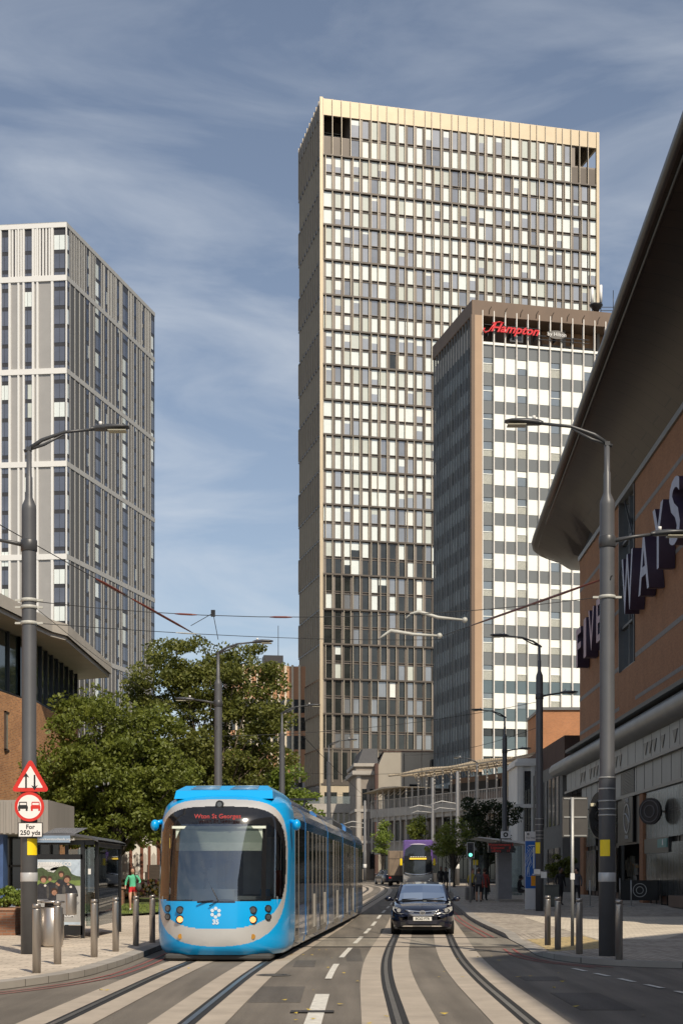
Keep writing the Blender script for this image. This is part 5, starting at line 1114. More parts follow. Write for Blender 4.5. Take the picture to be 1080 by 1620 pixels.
# bracket bands on the near poles
for (p_, zs, lb_) in ((p2, (950, 961, 986), 'three pale clamp bands around the nearest left pole'), (p1, (945,), 'pale clamp band around the nearest right pole')):
    o = empty('clamp_band', (p_.x, p_.y, 0), 0, lb_, 'clamp', 'pale clamps')
    for py in zs:
        zz = Z(py, p_.y); q = MB(); q.lathe(0, 0, [(.147, zz - .035), (.165, zz - .03), (.165, zz + .03), (.147, zz + .035)], 18); q.box(-.28, .28, -.02, .02, zz - .02, zz + .02); q.build('band', M_pale, o)
# ------------------------------------------------------------------ street furniture
bl = None
for i, (px, py, lb_) in enumerate(((58, 1540, 'steel bollard nearest the camera, left of the kerb curve'), (91, 1526, 'steel bollard right beside the litter bin, second from the camera'), (149, 1515, 'steel bollard in front of the shelter poster edge'), (183, 1506, 'steel bollard standing before the brick garden wall'),
        (215, 1497, 'steel bollard in front of the walking woman'), (241, 1492, 'steel bollard closest to the blue tram'), (866, 1496, 'leftmost steel bollard on the right corner by the buff paving'), (882, 1503, 'steel bollard second from left on the right corner'), (916, 1510, 'steel bollard just right of the thin sign post'), (979, 1519, 'steel bollard right of the big lamp pole'))):
    g = G(px, py)
    if bl is None:
        bl = empty('bollard', g, 0); q = MB(); q.lathe(0, 0, [(.068, 0), (.068, 1.02), (.066, 1.035)], 20); q.build('post', M_steel, bl); q = MB(); q.lathe(0, 0, [(.055, 1.035), (.055, 1.05), (.068, 1.052), (.068, 1.10), (.06, 1.115)], 20); q.build('cap', M_steel, bl); o = bl
    else: o = copy_tree(bl); o.location = g
    tag(o, lb_, 'bollard', 'stainless steel bollards along the kerb')
# litter bins
bd = 32.3; o = empty('litter_bin', (X(67, bd), bd, .12), 0, 'stainless steel litter bin with disc lid beside the left lamp pole', 'bin')
q = MB()
for x in (-.2, .22): q.lathe(x, 0, [(.02, 0.0), (.21, 0.02), (.235, .06), (.235, .86), (.2, .88)], 24)
q.build('body', M_steel, o); q = MB(); q.lathe(-.17, 0, [(.30, .98), (.31, 1.0), (.31, 1.03), (.28, 1.05)], 24); q.lathe(.22, 0, [(.26, .97), (.27, .985), (.27, 1.01), (.25, 1.02)], 24); q.build('lid', M_steel, o)
q = MB(); q.cyl(-.17, 0, .86, 1.0, .04, n=8); q.cyl(.22, 0, .86, .98, .17, n=14); q.build_each('opening', M_black, o)
o = empty('litter_bin', (X(105, 35.6), 35.6, .12), 0, 'small stainless box bin hung before the shelter poster', 'bin'); q = MB(); q.lathe(.1, 0, [(.14, .62), (.15, .64), (.15, 1.12), (.14, 1.14)], 20); q.box(-.22, .1, -.12, .12, .64, 1.12); q.build('body', M_steel, o); q = MB(); q.cyl(-.1, .05, 0, .64, .035, n=8); q.build('post', M_steel, o)
# bus shelter with poster
sd_ = 36.8; x0, x1 = X(56, sd_), X(131, sd_); zt = Z(1325, sd_)
sh = empty('bus_shelter', ((x0 + x1) / 2, sd_, .12), 0, 'black bus shelter with poster end panel on the left pavement', 'bus shelter'); hw = (x1 - x0) / 2
q = MB(); xr = X(149, sd_) - (x0 + x1) / 2
for x, y in ((-hw, 0), (hw, 0), (xr, .4), (-hw, 4.2), (xr, 4.2)): q.box(x - .045, x + .045, y - .04, y + .06, 0, 2.42)
q.box(-hw, hw, -.04, .08, .08, .32); q.box(-hw, hw, -.04, .08, 1.98, 2.1); q.box(-hw, xr, 0, .08, 2.34, 2.46); q.box(xr - .04, xr + .04, .4, 4.2, 2.3, 2.46); q.build('frame', M_black, sh)
q = MB(); n = 10; w0, w1 = -hw - .15, xr + .14
for i in range(n):
    a0, a1 = i / n, (i + 1) / n; f = lambda t: (w0 + (w1 - w0) * t, 2.46 + .17 * math.sin(math.pi * min(1, t * .9 + .1)) ** .6)
    (xa_, za_), (xb_, zb2) = f(a0), f(a1); q.add([(xa_, -.25, za_), (xb_, -.25, zb2), (xb_, 4.5, zb2), (xa_, 4.5, za_), (xa_, -.25, za_ - .06), (xb_, -.25, zb2 - .06), (xb_, 4.5, zb2 - .06), (xa_, 4.5, za_ - .06)], [(0, 1, 2, 3), (7, 6, 5, 4), (0, 4, 5, 1), (2, 6, 7, 3)])
q.build('roof', mat('shelter_roof', (.07, .07, .075), .35), sh)
q = MB(); q.add([(-.35, -.3, 2.6), (.45, -.3, 2.6), (.62, .6, 2.78), (-.2, .6, 2.78)], [(0, 1, 2, 3)]); q.box(-.35, .45, -.3, .6, 2.56, 2.6); q.build('roof_solar_panel', mat('solar', (.10, .10, .11), .2), sh)
q = MB(); q.box(-hw, .33, -.30, -.27, 2.39, 2.56); hd = q.build('header_strip', mat('pale_blue_header', (.22, .30, .40), .4), sh); text('lettering', 'networkwestmidlands.org.uk', .085, M_white, hd, face_M((-.05, -.305, 2.47), (1, 0, 0)), .001)
gsh = glassmat('shelter_glass', (.62, .68, .68), boost=.06)
q = MB(); q.box(xr - .006, xr + .006, .45, 4.15, .3, 2.28); q.box(hw + .05, xr - .03, .2, .212, .3, 2.28); q.box(-hw, xr, 4.18, 4.19, .3, 2.3); q.build_each('glass_panel', gsh, sh)
q = MB(); q.box(-hw + .3, xr - .2, 2.0, 2.35, .5, .56); q.build('seat', M_black, sh)
# the poster: a printed picture, flat on its board
po_ = empty('poster', ((x0 + x1) / 2, sd_ - .05, .12), 0, 'shelter poster of young people in dark jackets under a cloudy sky', 'poster')
PW, PZ0, PZ1 = hw - .05, .34, 1.97
q = MB(); q.box(-PW, PW, 0, .01, PZ0, PZ1); q.build('print', mat('print_grey', (.34, .34, .33), .35, 0, .15, 2.5), po_)
def pc_(u, v): return (-PW + 2 * PW * u, PZ0 + (PZ1 - PZ0) * v)
def ell(q, u, v, ru, rv, m, y, n=14, rot=0): 
    c = pc_(u, v); q.poly([(c[0] + ru * 2 * PW * math.cos(2 * math.pi * j / n) * random.uniform(.9, 1.1), y, c[1] + rv * 1.6 * math.sin(2 * math.pi * j / n) * random.uniform(.9, 1.1)) for j in range(n)], m)
PM = [mat('print_sky', (.42, .50, .58), .35, 0, .25, 3), mat('print_cloud', (.60, .61, .60), .4, 0, .15, 5), mat('print_trees', (.06, .085, .035), .4, 0, .5, 14), mat('print_field', (.16, .22, .06), .4, 0, .3, 9), mat('print_jacket', (.025, .025, .03), .4, 0, .5, 12), mat('print_skin', (.36, .19, .12), .4, 0, .15, 12), mat('print_hair', (.05, .025, .015), .4, 0, .4, 14), mat('print_pale', (.62, .58, .52), .4), mat('print_road', (.22, .22, .23), .4, 0, .2, 4), mat('print_jacket_lit', (.07, .065, .06), .4, 0, .4, 10)]
q = MB(); y = -.001; a, c = pc_(0, .62), pc_(1, 1); q.box(a[0], c[0], y - .001, y, a[1], c[1], 0)
for u, v, ru, rv in ((.3, .9, .3, .07), (.55, .84, .25, .05), (.15, .8, .2, .05)): ell(q, u, v, ru, rv, 1, -.003)
pts = [(0, .62), (0, .86), (.12, .88), (.25, .82), (.38, .80), (.5, .88), (.62, .91), (.72, .88), (.8, .78), (.9, .75), (1, .74), (1, .62)]; q.poly([(pc_(*p)[0], -.004, pc_(*p)[1]) for p in pts], 2)
a, c = pc_(0, .60), pc_(1, .68); q.box(a[0], c[0], -.006, -.005, a[1], c[1], 3)
pts = [(0, .36), (0, .60), (.08, .64), (.2, .62), (.3, .66), (.4, .64), (.5, .70), (.62, .69), (.72, .65), (.86, .61), (.93, .52), (.95, .44), (.8, .40), (.7, .36), (.55, .35), (.4, .33), (.2, .35)]; q.poly([(pc_(*p)[0], -.0075, pc_(*p)[1]) for p in pts], 4)
for u, v, ru, rv in ((.25, .50, .03, .10), (.62, .52, .04, .09), (.45, .56, .03, .06)): ell(q, u, v, ru, rv, 9, -.0082)
for u, v, s in ((.30, .70, .045), (.56, .77, .06), (.15, .69, .075), (.69, .69, .078), (.40, .50, .075)):
    ell(q, u, v + .012, s * 1.15, s * .75, 6, -.009); ell(q, u, v - .008, s * .8, s * .55, 5, -.0105)
for u, v in ((.19, .60), (.5, .61), (.72, .62), (.78, .58), (.46, .63)): ell(q, u, v, .03, .018, 7 if u in (.19, .78) else 5, -.0105)
pts = [(.45, .36), (.75, .42), (.98, .34), (.8, .22), (.6, .12), (.5, .14), (.62, .25)]; q.poly([(pc_(*p)[0], -.004, pc_(*p)[1]) for p in pts], 8); a, c = pc_(0, .0), pc_(1, .04); q.box(a[0], c[0], -.006, -.005, a[1], c[1], 0)
q.build('print_figures', PM, po_); text('lettering', 'FEBRUARY.CO', .13, mat('print_white', (.7, .7, .7), .4), po_, face_M((-.1, -.012, PZ1 - .12), (1, 0, 0)), .001, offset=.004); text('lettering', '.COM', .10, MATS['print_white'], po_, face_M((.25, -.012, PZ0 + .22), (1, 0, 0)), .001, offset=.003)
q = MB(); q.box(x1 + .1, x1 + .17, sd_ + .18, sd_ + .19, 1.72, 1.86); tag(q.build('shelter_notice', M_white), 'tiny white notice on the shelter glass panel', 'notice')
# thin sign post with road sign seen from behind
g = G(905, 1497); o = empty('rear_of_road_sign', g, 0, 'back of a dark panel road sign on a thin galvanised post', 'road sign')
q = MB(); q.cyl(0, 0, 0, Z(1262, g.y) - .12, .038, n=12); q.build('post', M_galv, o)
za, zb_ = Z(1325, g.y) - .12, Z(1261, g.y) - .12; xa_, xb_ = X(890, g.y) - g.x, X(930, g.y) - g.x
q = MB(); q.box(xa_, xb_, .05, .06, za, zb_); q.build('panel', mat('sign_back', (.07, .065, .06), .6), o); q = MB()
for t in (.04, .5, .96): z = za + (zb_ - za) * t; q.box(xa_ + .03, xb_ - .03, .035, .05, z - .015, z + .015)
q.build_each('channel', M_galv, o); q = MB(); q.box(-.045, .045, -.045, .045, 1.48, 1.62); q.build('band', M_white, o)
# traffic signal seen behind the right pole
d = 27.8 + 3; o = empty('traffic_signal', (X(948, d), d, .12), 0, 'black traffic signal head with curved hoods behind the nearest right pole', 'traffic light')
q = MB(); q.disc((0, 0, Z(1290, d) - .12), (Z(1256, d) - Z(1330, d)) / 2, (0, 1, 0), 28, 0, .05, sx=.45); q.build('backing_board', M_black, o); q = MB()
for py in (1272, 1290, 1308): z = Z(py, d) - .12; q.tube([(.0, -.02, z), (-.02, -.26, z - .02)], [.11, .10], 14, caps=False)
q.build_each('hood', M_black, o); q = MB(); q.cyl(.22, .1, 0, 3.1, .057, n=12); q.build('post', M_black, o); q = MB(); q.box(-.19, -.08, -.02, 0, Z(1276, d) - .12, Z(1271, d) - .12); q.build('reflector', mat('reflector_pale', (.6, .55, .4), .4), o)
# tram stop: totem, shelter, display
d = 62; g = Vector((X(839.5, d), d, H(d) + .12)); w_ = (X(848, d) - X(831, d)) / 2; hz_ = Z(1316, d) - g.z
M_tblue = mat('totem_blue', (.01, .11, .42), .35, 0, .04); M_twhite = mat('totem_white', (.62, .61, .60), .4, 0, .05)
o = empty('tram_stop_totem', g, 0, 'tall blue and white tram stop totem with map lines', 'totem')
zf = lambda py: Z(py, d) - g.z
q = MB(); q.cbox(-w_, w_, 0, .25, 0, hz_, .01, 0); q.build('body', M_twhite, o); q = MB(); q.box(-w_ - .004, w_ + .004, -.006, .256, zf(1406), zf(1331)); bp_ = q.build('blue_panel', M_tblue, o)
q = MB(); q.box(-.02 + w_ * .1, w_ - .02, -.02, -.006, zf(1402), zf(1386)); q.build('orange_help_point', mat('orange_panel_sign', (.75, .30, .01), .4), o)
q = MB(); z0 = zf(1384); pt = [(-.14, z0), (-.12, z0 + .35), (-.02, z0 + .5), (-.1, z0 + .75), (.05, z0 + .95), (-.05, z0 + 1.1)]
for k in range(6): q.tube([(x + .04 * k * math.cos(k), -.012, z + .1 * math.sin(k * 2)) for x, z in pt], .009, 4, caps=False)
q.box(.06, .17, -.012, -.008, z0 - .02, z0 + .03); q.box(-.15, .15, -.012, -.008, z0 - .09, z0 - .08); q.box(.08, .15, -.012, -.008, z0 + .25, z0 + 1.15); q.box(-.1, .15, -.012, -.008, z0 + 1.2, z0 + 1.24); q.build('map_lines', mat('map_white', (.6, .68, .75), .4), o)
text('lettering', 'Five Ways', .10, M_sb, o, face_M((0, -.01, zf(1326)), (1, 0, 0)), .001); q = MB(); q.disc((-.12, -.012, zf(1320)), .05, (0, 1, 0), 8, 0, .006, .02); q.build('star_logo', M_sb, o)
d = 76; z_ = H(d) + .12; xs = lambda px: X(px, d); o = empty('tram_shelter', (xs(795), d, z_), 0, 'tram stop shelter with thin white sloping roof on the shaded platform', 'tram shelter')
xm = xs(795); zz = lambda py: Z(py, d) - z_
q = MB(); q.prism([(xs(751) - xm, -1.0, zz(1326)), (xs(830) - xm, -1.0, zz(1337)), (xs(830) - xm, -1.0, zz(1333)), (xs(755) - xm, -1.0, zz(1325))], (0, 4.6, 0)); q.build('roof', mat('shelter_white', (.62, .62, .60), .5), o)
q = MB(); q.box(xs(784) - xm, xs(789) - xm, -.2, .2, 0, zz(1329)); q.box(xs(828) - xm, xs(830) - xm, -.1, 0, 0, zz(1336)); q.build_each('post', mat('shelter_post', (.42, .41, .38), .5), o)
q = MB(); q.box(xs(787) - xm, xs(808) - xm, -.3, -.2, .12, zz(1350)); q.build('cabinet', mat('cabinet_grey', (.20, .20, .21), .5), o)
q = MB(); q.box(xs(808) - xm, xs(828) - xm, .6, .62, .3, zz(1338)); q.box(xs(767) - xm, xs(784) - xm, 3.4, 3.42, .3, zz(1340)); q.build_each('glass_panel', gsh, o); q = MB(); q.box(xs(808) - xm, xs(829) - xm, .1, .5, .42, .48); q.build('bench', M_galv, o)
q = MB(); q.box(xs(790) - xm, xs(805) - xm, -.6, -.55, zz(1327), zz(1316)); pl = q.build('logo_plate', M_twhite, o); q = MB(); q.disc(((xs(797.5) - xm), -.61, zz(1321.5)), .13, (0, 1, 0), 8, 0, .01, .06); q.build('star_logo', M_sb, pl)
o = empty('departure_display', (xs(787), d - 1.6, z_), 0, 'black departure display with red text lines under the shelter roof', 'display')
q = MB(); q.box(xs(767) - xs(787), xs(806) - xs(787), 0, .25, zz(1350), zz(1334.5)); q.build('housing', M_black, o)
M_led = mat('red_led', (.1, .01, .01), .5, 0, 0, emit=(1, .06, .03), es=.12)
for k, s in enumerate(('Wolverhampton 3', 'Edgbaston     8', 'Library      11')): text('led_text', s, .17, M_led, o, face_M((-.02, -.01, zz(1338) - .155 * k), (1, 0, 0)), .001)
q = MB(); q.cyl(0, .12, zz(1335), zz(1328), .03, n=6); q.build('hanger', M_black, o)
# green traffic light
d = 73; o = empty('traffic_signal', (X(744, d), d, H(d) + .12), 0, 'traffic light showing green at the start of the tram platform', 'traffic light'); g0 = H(d) + .12
q = MB(); q.box(-.15, .15, 0, .2, Z(1357, d) - g0, Z(1334, d) - g0); q.build('housing', M_black, o); q = MB(); q.box(-.19, .19, .02, .04, Z(1358, d) - g0, Z(1333, d) - g0); q.build('backing_board', M_galv, o)
q = MB(); q.disc((0, -.02, Z(1353, d) - g0), .09, (0, 1, 0), 16, 0, .02); q.build('green_lamp', mat('green_lamp', (.1, .8, .6), .4, 0, 0, emit=(.25, 1, .75), es=1.4), o); q = MB(); q.cyl(0, .12, 0, Z(1335, d) - g0, .055, n=10); q.build('post', M_galv, o)
q = MB(); q.disc((0, -.02, Z(1340, d) - g0), .09, (0, 1, 0), 16, 0, .02); q.disc((0, -.02, Z(1346.5, d) - g0), .09, (0, 1, 0), 16, 0, .02); q.build_each('dark_lamp', M_dglass, o)
d = 80
o = empty('yellow_notice', (X(752, d), d, 0), 0, 'small yellow notice on a post behind the green traffic light', 'notice'); q = MB(); q.box(-.13, .13, 0, .02, Z(1369, d), Z(1361, d)); q.build('plate', M_yellow, o); q = MB(); q.cyl(0, .03, H(d) + .1, Z(1361, d), .04, n=8); q.build('post', M_galv, o)
for px, py, d, lb_ in ((711, 1402, 96, 'thin white post near the young tree'), (768, 1408, 82, 'thin dark post near the shelter'),): 
    o = empty('marker_post', (X(px, d), d, H(d) + .12), 0, lb_, 'post'); q = MB(); q.cyl(0, 0, 0, 1.6, .045, n=8); q.build('shaft', M_white if px < 750 else M_black, o); q = MB(); q.ball((0, 0, 1.6), .05, 8); q.build('cap', M_galv, o)
# grey bin / cabinet and cafe chairs in the shade
d = 66; o = empty('street_cabinet', (X(872, d), d, H(d) + .12), 0, 'low grey green cabinet beyond the right corner bollards', 'cabinet'); q = MB(); q.cbox(-.3, .35, 0, .4, 0, 1.0, .02); q.build('body', mat('grey_green', (.10, .105, .09), .6), o); q = MB(); q.box(-.28, .33, -.008, 0, .08, .9); q.build('door', mat('grey_green2', (.13, .135, .115), .6), o)
for i, (px, d, lb_) in enumerate(((933, 66, 'steel barrier post left of the dark cafe door'), (905, 72, 'steel barrier post further left in the shade'), (998, 66.5, 'steel barrier post right of the swirl screen'))):
    o = empty('barrier_post', (X(px, d), d, H(d) + .12), 0, lb_, 'post', 'steel barrier posts'); q = MB(); q.cyl(0, 0, .02, 1.2, .03, n=8); q.build('pole', M_galv, o); q = MB(); q.cyl(0, 0, 0, .03, .18, n=14); q.build('foot', M_galv, o)
# ------------------------------------------------------------------ the tram
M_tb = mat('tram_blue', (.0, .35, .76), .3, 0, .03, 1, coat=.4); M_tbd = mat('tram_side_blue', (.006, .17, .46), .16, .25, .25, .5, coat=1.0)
M_ts = mat('tram_silver', (.56, .56, .55), .3, .3, .05, 1); M_tgl = glassmat('tram_windscreen', (.55, .58, .58), boost=.14); M_tsg = mat('tram_side_glass', (.012, .014, .016), .05, 0, .3, .5, spec=.8)
M_frame = mat('door_frame_pale', (.26, .24, .21), .4, .2, .05); M_lowp = mat('tram_lower_panel', (.04, .17, .42), .22, .2, .3, .7, coat=1.0)
tram = empty('tram', (X(341, 28.6), 28.6, 0), -math.atan(.064), 'long bright blue and silver articulated tram running on the left track', 'tram')
PRO = [(.16, 1.20, .14), (.08, 1.27, .22), (.03, 1.30, .32), (.0, 1.315, .5), (0, 1.325, .8), (.03, 1.325, 1.16), (.10, 1.325, 1.7), (.22, 1.325, 2.3), (.35, 1.32, 2.75), (.46, 1.30, 2.95), (.60, 1.26, 3.12), (.85, 1.16, 3.25), (1.2, 1.02, 3.33), (1.5, .86, 3.37)]
def pro(v):
    t = v * (len(PRO) - 1); i = min(int(t), len(PRO) - 2); f = t - i
    def cr(a, b_, c, d_, f): return .5 * ((2 * b_) + (-a + c) * f + (2 * a - 5 * b_ + 4 * c - d_) * f * f + (-a + 3 * b_ - 3 * c + d_) * f ** 3)
    g = lambda k: PRO[max(0, min(len(PRO) - 1, k))]; return [cr(g(i - 1)[j], g(i)[j], g(i + 1)[j], g(i + 2)[j], f) for j in range(3)]
NU, NV = 190, 190; YE = 2.3; Dp = 1.35
def shp(u, v):
    yo, hw, z = pro(v); a = abs(u); s = 1 if u >= 0 else -1
    if a <= .72: t = a / .72 * math.pi / 2; x = hw * math.sin(t) ** .80; y = yo + Dp * (1 - math.cos(t) ** .82)
    else: x = hw; y = yo + Dp + (YE - yo - Dp) * (a - .72) / .28 if yo + Dp < YE else yo + Dp + (.02 * (a - .72))
    return s * x, max(y, yo), z, s * (x + .60 * (max(y, yo) - yo))
grid = [[shp(-1 + 2 * i / NU, j / NV) for i in range(NU + 1)] for j in range(NV + 1)]
def sup(s, z, a, zc_, bt, bb, n):
    dz = z - zc_; b_ = bt if dz > 0 else bb; return (abs(s) / a) ** n + (abs(dz) / b_) ** n
def region(s, z):
    n = 3.2 if z > 1.78 else 2.3
    if sup(s, z, 1.86, 1.78, 1.43, 1.47, n) > 1: return 'shell'
    if sup(s, z, 1.77, 1.78, 1.28, 1.13, n) > 1: return 'bumper' 
    zw = 1.17 + .05 * (s / 1.5) ** 2
    if z > zw:
        if z < zw + .03: return 'mask'
        if abs(s) < .99 and z < 2.70: return 'windscreen'
        if 1.10 < abs(s) and sup(s, z, 1.68, 1.78, 1.06, 1.13, 3.0) < 1: return 'side_window'
        return 'mask'
    if abs(abs(s) - .86) < .011: return 'mask'
    return 'nose'
mbs = {k: MB() for k in ('shell', 'bumper', 'windscreen', 'side_window_l', 'side_window_r', 'mask', 'nose')}; vm = {k: {} for k in mbs}
for j in range(NV):
    for i in range(NU):
        c = [grid[j][i], grid[j][i + 1], grid[j + 1][i + 1], grid[j + 1][i]]; s = sum(p[3] for p in c) / 4; z = sum(p[2] for p in c) / 4; r = region(s, z)
        if r == 'side_window': r += '_r' if s > 0 else '_l'
        q = mbs[r]; d = vm[r]; idx = []
        for k in ((j, i), (j, i + 1), (j + 1, i + 1), (j + 1, i)):
            if k not in d: d[k] = len(q.v); q.v.append(grid[k[0]][k[1]][:3])
            idx.append(d[k])
        q.f.append(tuple(idx)); q.m.append(0); q.sm.append(True)
for k, nm, m_ in (('shell', 'front_shell', M_tb), ('bumper', 'silver_surround', M_ts), ('windscreen', 'windscreen', M_tgl), ('side_window_l', 'cab_side_window', M_tgl), ('side_window_r', 'cab_side_window', M_tgl), ('mask', 'black_mask', mat('gloss_black', (.012, .012, .013), .12, 0, .1, coat=.6)), ('nose', 'nose_panel', M_tb)):
    mbs[k].build(nm, m_, tram)
# cab interior
q = MB(); q.box(-1.2, 1.2, 2.3, 2.35, .5, 3.1, 0); q.box(-1.15, 1.15, .55, 1.15, .95, 1.28, 1); q.box(-.6, .3, .5, .9, 1.2, 1.42, 1); q.box(-1.1, -.3, 2.2, 2.28, 1.2, 2.4, 2); q.box(.25, 1.0, 2.2, 2.28, 1.3, 2.5, 2); q.build('cab_interior', [mat('cab_wall', (.34, .36, .38), .7), mat('dash_grey', (.28, .30, .31), .6), mat('cab_inner_glass', (.40, .45, .50), .3)], tram)
q = MB(); q.box(-.86, .86, .46, .47, 2.18, 2.62, 0); q.box(-.86, .86, .45, .48, 2.18, 2.34, 1); q.box(-.93, .93, .42, .48, 2.62, 2.67, 1); q.build('sun_blind', [mat('blind_grey_green', (.48, .54, .46), .7), mat('blind_pale', (.70, .76, .66), .7)], tram)
q = MB(); q.cbox(-.42, .02, 1.2, 1.75, 1.0, 1.25, .04); q.cbox(-.05, .15, 1.55, 1.8, 1.2, 2.0, .05); q.tube([(-.38, 1.0, 1.2), (-.33, .9, 1.75), (-.3, .85, 1.9)], .03, 6); q.box(-.42, -.2, .82, .86, 1.85, 2.0); q.build('driver_seat', M_black, tram)
q = MB(); q.box(1.0, 1.16, 1.3, 1.5, 1.2, 1.8, 0); q.box(.75, .95, 1.0, 1.15, 1.22, 1.42, 1); q.box(1.18, 1.24, 1.2, 1.3, 1.2, 2.6, 2); q.build('cab_fittings', [mat('red_fitting', (.45, .03, .02), .5), mat('blue_cap', (.02, .2, .4), .5), mat('pale_green_pillar', (.42, .48, .38), .6)], tram)
q = MB(); q.tube([(-.35, -.02, 1.17), (.15, .10, 1.22), (.35, .1, 1.2)], .018, 6); q.tube([(-.12, -.03, 1.1), (.05, .02, 1.2), (-.25, .14, 1.75)], .012, 5); q.build('wiper', M_black, tram)
text('destination_lettering', 'Wton St Georges', .128, mat('led_red_soft', (.30, .02, .02), .5, 0, 0, emit=(1, .08, .05), es=.18), tram, face_M((.0, .27, 2.85), (1, 0, 0), (0, .3, 1)), .012)
# lamps on the nose: seat each on the surface
def on_nose(x, z):
    best = min((abs(p[0] - x) + abs(p[2] - z), p) for row in grid for p in row if p[1] < 1.2)[1]; return Vector(best[:3])
M_lampr = mat('lamp_glass', (.10, .11, .12), .1, .3, .2, 8, coat=1); M_lampo = mat('lamp_orange', (.9, .35, .12), .4, 0, 0, emit=(1, .42, .15), es=1.0)
for sgn in (-1, 1):
    for xx, z, r, m_, fx in ((.71, 1.02, .055, M_lampr, 0), (.71, .84, .060, M_lampo, 0), (.98, 1.04, .05, M_lampr, .5), (.98, .87, .048, M_lampr, .5)):
        p = on_nose(sgn * xx, z); nrm = Vector((sgn * fx, -1, -.03)).normalized(); q = MB(); q.disc(p + nrm * .028, r + .022, -nrm, 20, 0, .05); q.disc(p + nrm * .036, r, -nrm, 18, 1, .02); q.build('headlight', [M_black, m_], tram)
    p = on_nose(sgn * .72, .50); q = MB(); q.disc(p + Vector((0, -.012, 0)), .05, (0, 1, 0), 14, 0, .03); q.build('marker_lamp', mat('amber_lens', (.45, .22, .03), .3), tram)
    q = MB(); q.ball((sgn * 1.45, 1.35, 2.72), .11, 14, 0, .8, 1.1, 1.05); q.tube([(sgn * 1.3, 1.5, 2.8), (sgn * 1.45, 1.38, 2.76)], .05, 8); q.build('camera_pod', M_tb, tram)
p = on_nose(0, 1.0); q = MB()
for k in range(6):
    a = k * math.pi / 3 + .5; q.disc((math.cos(a) * .075, p.y - .014, .97 + math.sin(a) * .082), .038, (0, 1, 0), 6, 0, .008)
q.disc((0, p.y - .018, .97), .045, (0, 1, 0), 8, 1, .004); q.build('nose_logo', [mat('logo_white', (.62, .72, .80), .4), M_tb], tram)
text('fleet_number', '35', .13, MATS['logo_white'], tram, face_M((0, p.y - .02, .785), (1, 0, 0)), .006, offset=.006)
q = MB(); p2_ = on_nose(0, 3.1); q.disc((0, p2_.y - .06, 3.1), .08, (0, 1, .0), 18, 0, .1); q.disc((0, p2_.y - .065, 3.1), .05, (0, 1, .0), 16, 1, .02); q.build('top_lamp', [M_black, M_lampr], tram)
q = MB(); q.box(-1.0, 1.0, .35, 1.2, .05, .16); q.cbox(-1.05, 1.05, .25, 1.0, .04, .15, .03); q.build('lifeguard', mat('under_grey', (.05, .05, .048), .7), tram)
